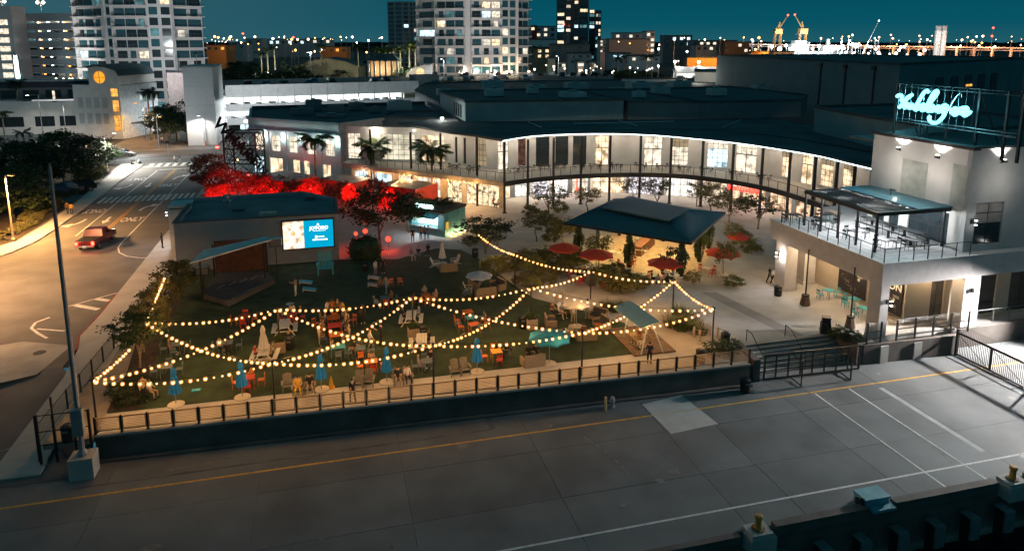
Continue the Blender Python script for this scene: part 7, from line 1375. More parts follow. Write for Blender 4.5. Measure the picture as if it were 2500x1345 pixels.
# ================================================================== FAR BACKGROUND
def zpx(py, dist): return far(1250, py, dist).z
def wbox(mb, p, d, n, u0, u1, z0, z1, t0, t1):
    """box on a facade: u along d, thickness from t0 to t1 along outward n"""
    q = [p + d*u0 + n*t0, p + d*u1 + n*t0, p + d*u1 + n*t1, p + d*u0 + n*t1]
    return mb.idx([(v.x, v.y, z0) for v in q] + [(v.x, v.y, z1) for v in q], [(0,3,2,1),(4,5,6,7),(0,1,5,4),(1,2,6,5),(2,3,7,6),(3,0,4,7)])
CREAM = mat('cream_tower_stucco', (.60, .58, .56), .8, var=.06, scale=.3)
LITROOMS = [LITW, LITC, LITN, emit('pale_room', (1, .9, .75), .7, .6, .7), emit('dim_teal_room', (.25, .6, .65), .35, .6, .6)]
RAILM = mat('smoky_balcony_rail', (.10, .12, .13), .4)
def tower(label, bays, dist, bulge, z0, z1, fh, seed, lit=.2, name='apartment_tower', wall=CREAM, zf0=None):
    """bays = [(px0, px1, type, count)] left to right; a convex front facing the dock"""
    r = random.Random(seed); pa, pb_ = bays[0][0], bays[-1][1]
    def pt(px): t = (px - pa)/(pb_ - pa); return far(px, 100, dist - bulge*4*t*(1-t))
    base = pt((pa+pb_)/2); t = thing(name, label, 'tower', (base.x, base.y, 0))
    front = [pt(b[0]) for b in bays] + [pt(pb_)]; cb = (front[0]+front[-1])/2; back = Vector((cb.x, cb.y, 0)).normalized()*16
    poly = [(v.x, v.y) for v in front] + [(v.x, v.y) for v in (front[-1].lerp(cb, .3)+back, front[0].lerp(cb, .3)+back)]
    wpart(t, 'wall', MB().prism(poly, 0, z1), wall)
    zz = zf0 if zf0 is not None else z0; fl = []
    while zz < z1 - 1: fl.append(zz); zz += fh
    for k, (a, b, ty, cnt) in enumerate(bays):
        p, q = front[k], front[k+1]; p = Vector((p.x, p.y, 0)); q = Vector((q.x, q.y, 0)); L = (q-p).length; d = (q-p)/L; n = Vector((d.y, -d.x, 0)); rot = math.atan2(d.y, d.x)
        if ty == 'P': wpart(t, 'pilaster', wbox(MB(), p, d, n, .1, L-.1, 0, z1, .02, .35), wall); continue
        for zf in fl:
            wn = cnt or 1; gap = .5 if ty == 'B' else L*.14; ww = (L - gap*(wn+1))/wn
            zb, zt = (zf + .12, zf + fh*.72) if ty == 'B' else (zf + .45, zf + fh*.86)
            for i in range(wn):
                w1 = ww*(1 if ty == 'W' else r.choice((1, 1, .55))); u = gap + i*(ww+gap) + (ww-w1)/2
                f = wpart(t, 'window', wbox(MB(), p, d, n, u-.08, u+w1+.08, zb-.05, zt+.08, .03, .09), wall if ty == 'W' else FRAME)
                m = r.choice(LITROOMS) if r.random() < lit else r.choice((GLASSD, GLASST, GLASST))
                o = put('pane', wbox(MB(), p, d, n, u, u+w1, zb, zt, .095, .12), m, f)
            if ty == 'B':
                bc = wpart(t, 'balcony_slab', wbox(MB(), p, d, n, -.15, L+.15, zf-.16, zf+.1, .04, 1.7), wall)
                rl = wbox(MB(), p, d, n, -.1, L+.1, zf+1.05, zf+1.12, 1.58, 1.64); wbox(rl, p, d, n, -.1, L+.1, zf+.22, zf+.27, 1.59, 1.63)
                for i in range(9): wbox(rl, p, d, n, L*i/8-.03, L*i/8+.03, zf+.1, zf+1.05, 1.59, 1.63)
                put('railing', rl, RAILM, bc); 
                wpart(t, 'balcony_fin', wbox(MB(), p, d, n, -.12, .12, zf+.1, zf+fh-.16, .04, 1.2), wall)
    return t
tower('white condominium tower with curved balconies at the top left', [(192, 256, 'B', 3), (256, 264, 'P', 0), (264, 282, 'W', 1), (282, 365, 'B', 3), (365, 394, 'W', 1), (394, 424, 'W', 1), (424, 497, 'B', 2)], 216, 9, 0, 42, 3.05, 3, .11, zf0=1.55)
tower('white condominium tower with curved balconies in the top middle', [(1023, 1066, 'B', 1), (1066, 1135, 'B', 3), (1135, 1150, 'P', 0), (1150, 1224, 'B', 3), (1224, 1242, 'W', 1), (1242, 1260, 'W', 1), (1260, 1290, 'B', 2)], 248, 9, 0, 44, 3.08, 9, .14, zf0=1.8)
tower('slim grey-blue tower left of the middle condominium', [(948, 965, 'W', 1), (965, 985, 'W', 1), (985, 1000, 'W', 1), (1000, 1020, 'W', 2)], 525, 4, 0, 50, 3.1, 5, .06, wall=mat('dusk_blue_wall', (.28, .32, .35), .8))
tower('dark glass tower with scattered lit windows right of the middle condominium', [(1358, 1380, 'W', 1), (1380, 1394, 'W', 1), (1394, 1400, 'P', 0), (1400, 1412, 'W', 1), (1412, 1436, 'W', 1)], 590, 4, 0, 62, 3.2, 12, .34, wall=mat('dark_tower_wall', (.09, .10, .115), .7))
tower('lower dark tower attached to the right of the dark glass tower', [(1437, 1452, 'W', 1), (1452, 1467, 'W', 2)], 610, 2, 0, 47, 3.2, 17, .3, wall=mat('dark_tower_wall', (0,0,0)))
def flood(label, loc, aim, power, col=(1, .93, .86), angle=95):  # added masts whose spots brighten the towers, garages and facades
    t = thing('added_flood_mast', label, 'floodlight', loc, 0, 'added fill lights among the buildings'); put('mast', MB().bar((0, 0, 0), (0, 0, 2.4), .08, 6), GREYM, t); put('head', MB().cbox((0, 0, 2.5), (.7, .4, .4)), BLACKM, t)
    lamp('SPOT', Vector(loc) + Vector((0, 0, 3.0)), power, col, .5, t, aim=aim, angle=angle, blend=.8); return t
# ---- left low buildings and street corner
LB = thing('low_white_building', 'long low white building with dark strip windows at the left edge', 'building', (-62, 182, 0))
pA, pB = at(-60, 345), at(190, 338); pA.z = pB.z = 0
pp, d, n = facade(LB, pA, pB, 0, 8.6, [(12.2, 16.2, 2.9, 5.2), (17.2, 22.4, 2.9, 5.2), (24.2, 26.0, 2.9, 5.4), (27.4, 30.2, 3.0, 5.6), (1, 10, 2.9, 5.2)], WHITEW, .4)
for a, b, z0, z1 in ((12.2, 16.2, 2.9, 5.2), (17.2, 22.4, 2.9, 5.2), (24.2, 26.0, 2.9, 5.4), (27.4, 30.2, 3.0, 5.6), (1, 10, 2.9, 5.2)): window(LB, pp, d, n, a, b, z0, z1, 3, 1, GLASSD)
up1 = MB(); wbox(up1, pp, d, n, 0, 30, 8.6, 11.4, -9, -5); wpart(LB, 'upper_storey', up1, DARKW)
for i in range(4): wpart(LB, 'upper_window', wbox(MB(), pp, d, n, 4 + i*4.6, 7.2 + i*4.6, 9.0, 10.8, -4.98, -4.9), GLASSD)
wpart(LB, 'upper_roof', wbox(MB(), pp, d, n, -.5, 31, 11.4, 12.8, -9.5, -4.2), mat('navy_roof_band', (.03, .04, .055), .7)); wpart(LB, 'roof_cap', wbox(MB(), pp, d, n, -.5, 31, 12.81, 13.1, -10, -4.0), GREYW)
wpart(LB, 'plinth', wbox(MB(), pp, d, n, 0, 32, 0, 1.2, .0, .6), DARKW)
wpart(LB, 'lit_doorway', wbox(MB(), pp, d, n, 14.6, 15.1, 8.7, 10.6, -4.9, -4.85), LITN)
gr2 = thing('street_railing', 'pale steel railing along the pavement before the low white building', 'railing', (-58, 171, 0))
for i in range(10): x = -74 + i*3; wpart(gr2, 'post', MB().box(x-.05, 169.3, 0, x+.05, 169.4, 1.3), GREYM)
for z in (.5, .9, 1.3): wpart(gr2, 'rail', MB().bar((-74, 169.35, z), (-47, 169.35, z), .04, 5), GREYM)
AB = thing('round_window_building', 'white building with an arched roof and a glowing round orange window', 'building', (-46, 184, 0))
qA, qB = at(190, 338), at(302, 340); qA.z = qB.z = 0
pp, d, n = facade(AB, qA, qB, 0, 12.2, [(9.2, 11.2, 9.6, 11.4), (9.4, 11.4, 6.2, 8.8), (9.5, 11.6, 1.8, 5.4)], WHITEW, .4)
LQ = (qB - qA).length
for a, b, z0, z1, r_ in ((9.2, 11.2, 9.6, 11.4, 2), (9.4, 11.4, 6.2, 8.8, 3), (9.5, 11.6, 1.8, 5.4, 3)): window(AB, pp, d, n, a, b, z0, z1, 2, r_, LITO)
for i in range(4):
    for z in (3.4, 7.0): wpart(AB, 'blind_window', wbox(MB(), pp, d, n, 1 + i*2.0, 2.3 + i*2.0, z, z+2.4, .005, .06), GREYW)
arch = [(4.2, 12.2), (4.2, 16.0), (6.0, 16.4), (8.5, 16.2), (11.0, 15.4), (LQ, 14.2), (LQ, 12.2)]
def gable(pts, t0, t1, off): 
    m = MB(); N_ = len(pts); fr = [pp + d*u + n*t1 for u, z in pts]; bk = [pp + d*u + n*t0 for u, z in pts]
    vs = [(v.x, v.y, pts[i][1]+off) for i, v in enumerate(fr)] + [(v.x, v.y, pts[i][1]+off) for i, v in enumerate(bk)]
    return m.idx(vs, [tuple(range(N_)), tuple(reversed(range(N_, 2*N_)))] + [(i, N_+i, N_+(i+1) % N_, (i+1) % N_) for i in range(N_)])
wpart(AB, 'arched_gable', gable(arch, -12, 0, .003), WHITEW)
ro = [(3.8, 16.02), (3.8, 16.3), (6.0, 16.75), (8.5, 16.55), (11.2, 15.7), (LQ+.5, 14.45), (LQ+.5, 14.22), (11.0, 15.42), (8.5, 16.22), (6.0, 16.42)]
wpart(AB, 'arched_roof', gable(ro, -12.5, .5, .01), mat('teal_standing_seam', (.05, .08, .09), .6))
cw_ = pp + d*6.9 + n*.06; rw_ = put('round_window', MB().lathe([(1.35, 0), (1.35, .05)], 28), emit('orange_round_window', (1, .36, .03), 1.1, .2, .5), AB, Vector((cw_.x, cw_.y, 13.9)) - Vector(AB.location), rot=(R(90), 0, math.atan2(d.y, d.x)))
put('mullion', MB().box(-1.35, -.05, .055, 1.35, .05, .09), FRAME, rw_); put('mullion', MB().box(-.05, -1.35, .055, .05, 1.35, .095), FRAME, rw_)
sA, sB = qB, at(392, 322); sB.z = 0
pp, d, n = facade(AB, sA, sB, 0, 12.1, [(7.0, 9.2, 7.8, 10.2), (9.8, 12.4, 7.8, 10.2), (7.0, 9.2, 4.6, 6.4), (9.8, 12.4, 4.6, 6.4)], mat('blue_white_stucco', (.5, .54, .56), .8), .4, 'side_wall')
for a, b, z0, z1 in ((7.0, 9.2, 7.8, 10.2), (9.8, 12.4, 7.8, 10.2), (7.0, 9.2, 4.6, 6.4), (9.8, 12.4, 4.6, 6.4)): window(AB, pp, d, n, a, b, z0, z1, 2, 2, GLASST)
wpart(AB, 'porch_roof', wbox(MB(), pp, d, n, 3, 7, 3.2, 3.4, 0.01, 2.6), ROOF); wpart(AB, 'roof', MB().prism([(qA + n*-1).to_2d(), qB.to_2d(), sB.to_2d(), (sB + Vector((-18, 8, 0))).to_2d(), (qA + Vector((-2, 16, 0))).to_2d()], 12.05, 12.18), ROOF)
lamp('POINT', at(330, 345, 3.0), 900, (.85, .95, 1), .3, AB); lamp('POINT', qB + n*6 + Vector((-2, -3, 5)), 120, SOD, .3, AB)
flood('added fill light on the pavement before the low white building', at(80, 372), pA.lerp(pB, .6) + Vector((0, 0, 6)), 1000, (.9, .97, 1)); flood('added fill light at the corner before the round-window building', at(250, 385), qA.lerp(qB, .5) + Vector((0, 0, 9)), 1100, (1, .97, .92))
wb = thing('white_tower_block', 'windowless white block at the end of the road with a bright garage entrance', 'building', (-25.4, 166, 0))
wpart(wb, 'wall', MB().box(-28.4, 162.2, 0, -22.6, 177, 16.4), mat('bright_white_panel', (.66, .66, .66), .7, var=.04)); wpart(wb, 'roof_cap', MB().box(-28.6, 162.0, 16.4, -22.4, 177.2, 16.7), GREYW)
for z in (4.5, 8.5, 12.5): wpart(wb, 'panel_joint', MB().box(-28.42, 162.16, z, -22.58, 162.2, z+.05), GREYW)
flood('added fill light before the white tower block', (-30, 150, 0), (-25, 162, 9), 600, (1, .97, .94)); flood('added fill light right of the white tower block', (-17, 160, 0), (-8, 186, 7), 15000, (.95, .99, 1), 110)
# ---- white parking garage behind the teal building
gg = thing('white_parking_garage', 'white parking garage with brightly lit open decks full of cars', 'garage', (0, 190, 0))
g0, g1 = Vector((-23.4, 186.9, 0)), Vector((25.2, 195.6, 0)); dg_ = (g1-g0).normalized(); ng = Vector((dg_.y, -dg_.x, 0)); LG = (g1-g0).length
GWM = mat('garage_white_panel', (.56, .57, .57), .7, var=.08, scale=.8); GIN = mat('garage_inside_white', (.62, .62, .6), .8)
for z0, z1 in ((1.4, 3.1), (4.7, 6.5), (8.1, 11.2)):
    for i in range(12): u = LG*i/12; wpart(gg, 'spandrel_panel', wbox(MB(), g0, dg_, ng, u+.03, u + LG/12-.03, z0, z1, -.15, .05), GWM)
for z in (1.5, 4.9, 8.3): wpart(gg, 'deck', wbox(MB(), g0, dg_, ng, 0, LG, z, z+.3, -17, -.16), GIN)
wpart(gg, 'top_deck', wbox(MB(), g0, dg_, ng, 0, LG+60, 9.9, 10.2, -46, -.16), ROOF); wpart(gg, 'inner_wall', wbox(MB(), g0, dg_, ng, 0, LG, 0, 9.88, -17.4, -17.02), GIN)
for i in range(13): u = LG*i/12; wpart(gg, 'column', wbox(MB(), g0, dg_, ng, max(0, u-.2), min(LG, u+.2), 0, 9.88, -.6, -.16), GIN)
for lv, z in enumerate((4.5, 7.9)):
    for i in range(8):
        c = g0 + dg_*(LG*(i+.5)/8) - ng*7; wpart(gg, 'deck_lamp', MB().box(c.x-1.2, c.y-.1, z+.15, c.x+1.2, c.y+.1, z+.25), WHITEL); lamp('POINT', (c.x, c.y, z-.15), 2600, (.93, .99, 1), .3, gg)
wpart(gg, 'entrance_glow', wbox(MB(), g0, dg_, ng, 3, 8, 0, 1.38, -.4, -.3), LITC)
# small far cars: one mesh with body, glass and wheels
def tinycar(L=4.5, W_=1.8, H_=1.5):
    b, h1 = car_mesh(L, W_, H_, 'suv'); b.slot(1)
    for s in (-1, 1): b.face([(-L*.34, s*(W_/2-.1), h1+.12), (L*.16, s*(W_/2-.1), h1+.12), (L*.1, s*(W_/2-.1), H_-.1), (-L*.3, s*(W_/2-.1), H_-.1)][::s])
    b.face([(L*.245, -.7, h1+.14), (L*.245, .7, h1+.14), (L*.12, .68, H_-.06), (L*.12, -.68, H_-.06)]); b.face([(-L*.44, .7, h1+.2), (-L*.44, -.7, h1+.2), (-L*.405, -.68, H_-.12), (-L*.405, .68, H_-.12)])
    b.slot(2)
    for x in (-L*.31, L*.31):
        for s in (-1, 1): b.bar((x, s*(W_/2-.2), .33), (x, s*(W_/2+.02), .33), .33, 10)
    return b.mesh('far_car')
TC = tinycar(); TCM = {}
def fcar(label, loc, rz, p, group):
    k = p.name
    if k not in TCM: c = TC.copy(); [c.materials.append(x) for x in (p, GLASSD, BLACKM)]; TCM[k] = c
    tag(put('far_parked_car', TCM[k], [None], None, loc, rz, random.uniform(.92, 1.08)), label, 'car', group)
rnd = random.Random(8); ra = math.atan2(dg_.y, dg_.x)
for z, N_, lb, gp in ((5.21, 15, 'car parked behind the upper opening of the white garage', 'cars on the upper lit deck of the white garage'), (1.81, 4, 'car parked behind the lower opening of the white garage', 'cars on the lower lit deck of the white garage')):
    for i in range(N_):
        c = g0 + dg_*(2 + i*(LG-4)/15) - ng*3.2; fcar(lb, (c.x, c.y, z), ra + math.pi/2*rnd.choice((1, -1)), PNT[rnd.choice((0, 0, 2, 1, 3))], gp)
for i, u in enumerate((6, 10.5, 15, 21.5, 23.6, 28.5, 39, 44, 52, 56, 61, 66, 70, 76, 81, 86)):
    c = g0 + dg_*u - ng*rnd.choice((9, 14)); fcar('car parked on the dark open top deck of the white garage', (c.x, c.y, 10.2), ra + math.pi/2*rnd.choice((1, -1)), PNT[rnd.choice((0, 1, 2, 1, 3))], 'cars on the open top deck of the white garage')
for u, w_ in ((LG + 4, 8),): wpart(gg, 'stair_head', wbox(MB(), g0, dg_, ng, LG-.2, LG+6, 8, 12.6, -8, -.3), DARKW)
GT = thing('small_arched_pavilion', 'small white arched gable with a glowing round window on the garage deck', 'building', far(1022, 188, 235)); GT.location.z = 10.2
rr_ = -YAW
Wg = 8.6; prof = [(-Wg/2, 0), (-Wg/2+.4, 1.2), (-Wg*.2, 3.0), (Wg*.2, 3.9), (Wg/2, 4.1), (Wg/2, 0)]
GT.rotation_euler = (0, 0, rr_); put('gable_wall', MB().idx([(x, 0, z) for x, z in prof] + [(x, 6, z) for x, z in prof], [tuple(range(6)), tuple(reversed(range(6, 12)))] + [(i, 6+i, 6+(i+1) % 6, (i+1) % 6) for i in range(6)]), WHITEW, GT)
o = put('round_window', MB().lathe([(1.35, 0), (1.35, .06)], 24), emit('warm_round_window', (1, .72, .36), 1.3, .25, .6), GT, (.6, -.03, 1.5), rot=(R(90), 0, 0)); put('mullion', MB().box(-1.35, -.05, .065, 1.35, .05, .1), FRAME, o); put('mullion', MB().box(-.05, -1.35, .065, .05, 1.35, .105), FRAME, o)
o = lamp('POINT', (0, 0, 0), 260, (1, .8, .55), .3); o.parent = GT; o.location = (-2, -4, 1.2)
for px, py, dist, h, lb in ((1084, 192, 232, 6.2, 'pale lamp post on the garage deck before the middle tower'), (760, 172, 225, 5.5, 'pale lamp post behind the garage deck on the left'), (1363, 175, 260, 5.5, 'twin white lamp on the lot right of the middle tower')):
    p_ = far(px, py, dist); street_lamp(lb, (p_.x, p_.y, p_.z), h, 900 if px != 760 else 300, (.8, .97, 1), WHITEL, (-.8, -.4), polem=mat('pale_pole', (0,0,0)), group='lamp posts on the parking decks')
for i, (px, py) in enumerate(((1133, 177), (1150, 176), (1165, 176), (1190, 176), (1210, 176), (1237, 177), (1248, 176), (1291, 176))):
    p_ = far(px, py, 242); t = thing('wall_lamp', 'warm globe lamp on the podium of the middle tower', 'lamp', p_, 0, 'podium lamps of the middle tower'); put('globe', MB().ball((0, 0, 0), .42, 8, 6), emit('warm_globe', (1, .72, .45), 9), t); put('bracket', MB().bar((0, 0, 0), (.1, .8, -.4), .06, 5), BLACKM, t)
    if i % 2 == 0: lamp('POINT', p_ + Vector((-.4, -1.2, .4)), 900, (1, .72, .45), .3, t)
flood('added fill light on the garage deck aimed at the middle tower', (48, 205, 10.2), (53, 240, 24), 15000, (1, .93, .90), 100); flood('added fill light behind the low white building aimed at the left tower', (-46, 196, 12.3), (-49, 232, 24), 14000, (.98, .97, 1), 110); flood('added fill light beside the white tower block aimed at the left tower', (-28, 178, 16.7), (-44, 228, 22), 7000, (.92, .98, 1), 110)
# ---- left multi-storey garage
lg = thing('tall_parking_garage', 'tall grey parking garage with seven strips of light at the top left', 'garage', far(110, 190, 258)); lg.location.z = 0
l0, l1 = far(30, 100, 262), far(214, 100, 246); l0.z = l1.z = 0; dl = (l1-l0).normalized(); nl = Vector((dl.y, -dl.x, 0)); LL = (l1-l0).length
GREYG = mat('grey_garage_concrete', (.30, .31, .32), .85, var=.08)
for k in range(8):
    z = 29.0 - k*3.08; wpart(lg, 'spandrel_band', wbox(MB(), l0, dl, nl, 0, LL, z, z+2.05 if k else z+2.6, -.3, 0), GREYG)
    wpart(lg, 'deck', wbox(MB(), l0, dl, nl, 0, LL, z-.02-.3, z-.02, -16, -.31), GIN)
    for u in (.02, .36, .70):
        a = LL*u; wpart(lg, 'strip_lamp', wbox(MB(), l0, dl, nl, a+2, a+2.5, z-.55, z-.35, -3, -2.5), WHITEL); wpart(lg, 'strip_lamp', wbox(MB(), l0, dl, nl, a+7, a+7.5, z-.55, z-.35, -5, -4.5), WHITEL)
        if k % 2 == 0: c = l0 + dl*(a+4.5) - nl*6; lamp('POINT', (c.x, c.y, z-.9), 600, (1, .93, .82), .3, lg)
        if u: wpart(lg, 'exit_lamp', wbox(MB(), l0, dl, nl, a-1.2, a-.7, z-.75, z-.4, -2, -1.6), emit('amber_exit_lamp', (1, .28, .05), 6))
for i in range(4): u = LL*i/3; wpart(lg, 'column', wbox(MB(), l0, dl, nl, max(0, u-.5), min(LL, u+.5), 0, 31, -.8, -.301), GREYG)
wpart(lg, 'inner_wall', wbox(MB(), l0, dl, nl, 0, LL, 0, 28.6, -16.5, -16.02), mat('warm_inner_concrete', (.38, .35, .31), .85))
flood('added fill light on the podium aimed at the tall garage', (-75, 222, 8.3), far(120, 110, 250), 18000, (1, .97, .95), 120)
stt = thing('stair_tower', 'grey stair tower with a column of bright windows at the left edge', 'building', far(10, 190, 250)); stt.location.z = 0
s0, s1 = far(-40, 100, 250), far(34, 100, 250); s0.z = s1.z = 0; ds = (s1-s0).normalized(); ns = Vector((ds.y, -ds.x, 0)); LS = (s1-s0).length
wpart(stt, 'wall', wbox(MB(), s0, ds, ns, 0, LS, 0, 34, -8, 0), GREYG)
for k in range(8): z = 28.6 - k*3.05; wpart(stt, 'lit_window', wbox(MB(), s0, ds, ns, LS*.52, LS*.86, z-1.2, z+.6, .01, .08), LITN)
bn = thing('vertical_sign', 'white glowing vertical sign on the tall parking garage', 'sign', far(41, 165, 243)); bn.rotation_euler = (0, 0, -YAW)
put('frame', MB().box(-1.0, -.1, -4.2, 1.0, .1, 4.2), BLACKM, bn); put('lit_face', MB().box(-.75, -.16, -2.9, .75, -.11, 2.9), emit('white_sign_glow', (.9, 1, 1), 3.0, .6, 1.6), bn)
for s in (-1, 1):
    for k in range(2): put('chevron', MB().path([(-.5, -.14, s*(3.3 + k*.45) + .2), (0, -.14, s*(3.3 + k*.45) - .1), (.5, -.14, s*(3.3 + k*.45) + .2)], .1, 4), WHITEL, bn)
o = lamp('POINT', (0, 0, 0), 900, (.5, .9, 1), .4); o.parent = bn; o.location = (0, -1.6, -3)
for i, (px, py) in enumerate(((103, 42), (6, 22))):
    p_ = far(px, py, 255); street_lamp(['roof lamp on the tall parking garage', 'roof lamp above the stair tower at the left edge'][i], (p_.x, p_.y, p_.z), 5.0 if i == 0 else 2.5, 1500, (1, .8, .62), emit('peach_lamp', (1, .75, .5), 16), (1.2, 0), heads=2, polem=mat('pale_pole', (0,0,0)))
    lb_ = thing('lamp_cluster', ['round cluster of lamps on the roof lamp of the tall garage', 'round cluster of lamps above the stair tower'][i], 'lamp', (p_.x, p_.y, p_.z + (5.0 if i == 0 else 2.5)), 0); put('globe', MB().ball((-.9, -.3, 0), .5, 8, 5).ball((.9, -.3, 0), .5, 8, 5), emit('peach_lamp', (0,0,0)), lb_)
for i, px in enumerate((137, 155, 170, 177, 197, 222, 228, 343, 370)):
    p_ = far(px, 194 if px < 300 else 191, 215); t = thing('globe_lamp', 'warm globe lamp on the terrace below the left tower', 'lamp', p_, 0, 'terrace globe lamps below the left tower'); put('globe', MB().ball((0, 0, 0), .34, 8, 5), emit('warm_globe', (0,0,0)), t); put('stem', MB().bar((0, 0, -.3), (0, 0, -2.5), .06, 5), BLACKM, t)
pod = block('podium_building', 'grey podium building between the tall garage and the left tower', [(v.x, v.y) for v in (far(60, 100, 212), far(420, 100, 212), far(420, 100, 240), far(60, 100, 245))], 0, 8.2, GREYW)
block('podium_building', 'grey podium with a pinkish wall below the right side of the left tower', [(v.x, v.y) for v in (far(400, 100, 196), far(470, 100, 196), far(470, 100, 214), far(400, 100, 214))], 0, 13.2, mat('pinkish_stucco', (.5, .42, .40), .8))
# ---- far blocks with individual lit windows
def fblock(label, px0, px1, ytop, dist, m, nw=10, lit=LITN, seed=1, ybase=None, name='distant_building', depth=18, ws=1.0):
    a, b = far(px0, 100, dist), far(px1, 100, dist); zt = zpx(ytop, dist); a.z = b.z = 0; d = (b-a).normalized(); n = Vector((d.y, -d.x, 0)); L = (b-a).length
    c = (a+b)/2; t = thing(name, label, 'building', (c.x, c.y, 0)); wpart(t, 'wall', wbox(MB(), a, d, n, 0, L, 0, zt, -depth, 0), m); wpart(t, 'roof', wbox(MB(), a, d, n, -.3, L+.3, zt+.01, zt+.6, -depth-.3, .3), ROOF)
    r = random.Random(seed); ph = 1.9*dist/520*ws; pw = ph*1.15; z_lo = max(2.0, zpx(ybase or 190, dist)) + ph
    cols = max(2, int(L/(pw*2))); rows = max(1, int((zt - z_lo)/(ph*2)));
    cells = [(i, j) for i in range(cols) for j in range(rows)]; r.shuffle(cells)
    for i, j in cells[:nw*2]:
        u = L*(i+.5)/cols - pw/2; z = zt - ph*1.6 - j*ph*2; wpart(t, 'window', wbox(MB(), a, d, n, u, u+pw, z, z+ph, .01, .12), (lit if r.random() < .5 else GLASST))
    return t
fblock('white apartment block with a red stair core behind the dark tower', 1290, 1357, 66, 640, mat('far_white', (.55, .55, .56), .8), 22, LITN, 2, 100); o_ = fblock('red stair core of the white apartment block', 1298, 1310, 64, 632, mat('far_red', (.45, .05, .04), .8), 3, LITW, 3, 90)
fblock('bright white low block behind the dark tower', 1290, 1356, 98, 560, mat('glowing_white', (.7, .69, .66), .8), 0, LITN, 4)
fblock('brown terraced building with palms right of the middle tower', 1290, 1345, 118, 430, mat('far_brown', (.26, .20, .14), .8), 9, LITW, 5, 160); fblock('dark grey block in front of the dark tower', 1345, 1440, 110, 420, DARKW, 4, LITC, 6, 160); fblock('grey flat block below the dark tower', 1390, 1445, 132, 400, GREYW, 3, GLASSD, 7, 165)
for i, (px, w_, ytop, c_) in enumerate(((1362, 20, 154, WHITEW), (1412, 14, 152, WHITEW), (1446, 8, 154, WHITEW), (1342, 14, 144, mat('far_cream', (.5, .48, .36), .8)))): fblock(['small pale box building below the dark grey block', 'pale box building beside the dark wall', 'narrow pale box building on the parking lot', 'small cream lit building behind the parked cars'][i], px, px+w_, ytop, 330, c_, 1, LITN, 20+i, 178)
fblock('large blank grey block right of the dark tower', 1488, 1580, 97, 480, mat('far_grey', (.36, .37, .38), .8), 0); fblock('white terraced block on top of the blank grey block', 1500, 1596, 82, 540, mat('far_white', (0,0,0)), 8, LITN, 8, 97); fblock('slim white stair block right of the blank grey block', 1578, 1598, 78, 500, mat('far_white', (0,0,0)), 6, LITN, 9, 150)
fblock('low blue-lit shop building with palms', 1495, 1540, 132, 380, mat('far_blue_grey', (.25, .33, .38), .8), 3, LITC, 10, 165); fblock('white stepped building beside the palms', 1540, 1612, 138, 370, WHITEW, 2, LITN, 11, 168); fblock('white lattice building left of the blank grey block', 1466, 1478, 98, 470, mat('far_white', (0,0,0)), 12, LITN, 12, 135, ws=.6)
fblock('dark blue-lit office block left of the port', 1620, 1690, 88, 700, DARKW, 8, LITC, 13, 130); fblock('long low dark building before the port', 1690, 1800, 100, 680, DARKW, 12, LITN, 14, 130); fblock('grey low building before the port', 1700, 1775, 112, 520, GREYW, 6, LITN, 15, 140); fblock('dark dome-roofed shed before the port', 1770, 1830, 104, 480, mat('brown_shed', (.12, .09, .07), .8), 2, LITN, 16, 140)
fblock('long orange-lit wall beyond the right parking deck', 1680, 1985, 143, 420, mat('orange_wall', (.55, .28, .10), .8), 0, depth=6); fblock('orange-lit stair block beyond the right parking deck', 1862, 1878, 128, 415, mat('orange_wall', (0,0,0)), 1, GLASSD, 18, 145)
for px in (1720, 1790, 1860, 1930): p_ = far(px, 130, 408); lamp('POINT', p_, 9000, (1, .40, .08), 1.0)
fblock('pale tanks building beyond the right parking deck', 1890, 1940, 128, 440, WHITEW, 4, LITN, 19, 150); fblock('tan block left of the dark hall', 1950, 1992, 138, 400, mat('far_tan', (.36, .27, .18), .8), 0)
fblock('row of pale apartments on the left horizon', 600, 640, 96, 900, GREYW, 8, LITN, 30, 112); fblock('pale apartments with bright windows on the left horizon', 640, 745, 97, 980, GREYW, 16, LITC, 31, 115); fblock('pale apartments right of the left horizon row', 745, 808, 95, 950, GREYW, 8, LITN, 32, 112)
fblock('orange-lit low building right of the left tower', 502, 550, 112, 520, mat('orange_wall', (0,0,0)), 3, LITO, 33, 140); fblock('orange-lit low hall on the left horizon', 785, 845, 116, 640, mat('orange_wall', (0,0,0)), 2, LITO, 34, 125); fblock('grey low building behind the tree belt', 560, 600, 108, 760, GREYW, 4, LITN, 35, 125)
for px, py, dd_ in ((525, 120, 505), (812, 118, 625), (540, 128, 500)): lamp('POINT', far(px, py, dd_), 900, (1, .4, .08), 1.0)
DR = thing('curved_roof_hall', 'low hall with a shallow curved dark roof in the tree belt', 'building', far(800, 165, 330)); DR.location.z = 0; DR.rotation_euler = (0, 0, -YAW)
prof = [(-15, 0), (-15, 9.5), (-9, 12.6), (0, 14.0), (9, 12.4), (14, 10.6), (14, 0)]
put('hall_body', MB().idx([(x, 0, z) for x, z in prof] + [(x, 18, z) for x, z in prof], [tuple(range(7)), tuple(reversed(range(7, 14)))] + [(i, 7+i, 7+(i+1) % 7, (i+1) % 7) for i in range(7)]), mat('far_tan', (0,0,0)), DR)
rp = [(-16, 9.4), (-9, 12.8), (0, 14.2), (9, 12.6), (15, 10.4), (15, 10.0), (9, 12.3), (0, 13.95), (-9, 12.55), (-16, 9.1)]
put('curved_roof', MB().idx([(x, -1, z+.03) for x, z in rp] + [(x, 19, z+.03) for x, z in rp], [tuple(range(10)), tuple(reversed(range(10, 20)))] + [(i, 10+i, 10+(i+1) % 10, (i+1) % 10) for i in range(10)]), ROOF, DR)
hut = thing('columned_hut', 'small columned hut glowing warmly among the tall palms', 'pavilion', far(940, 178, 300)); hut.rotation_euler = (0, 0, -YAW)
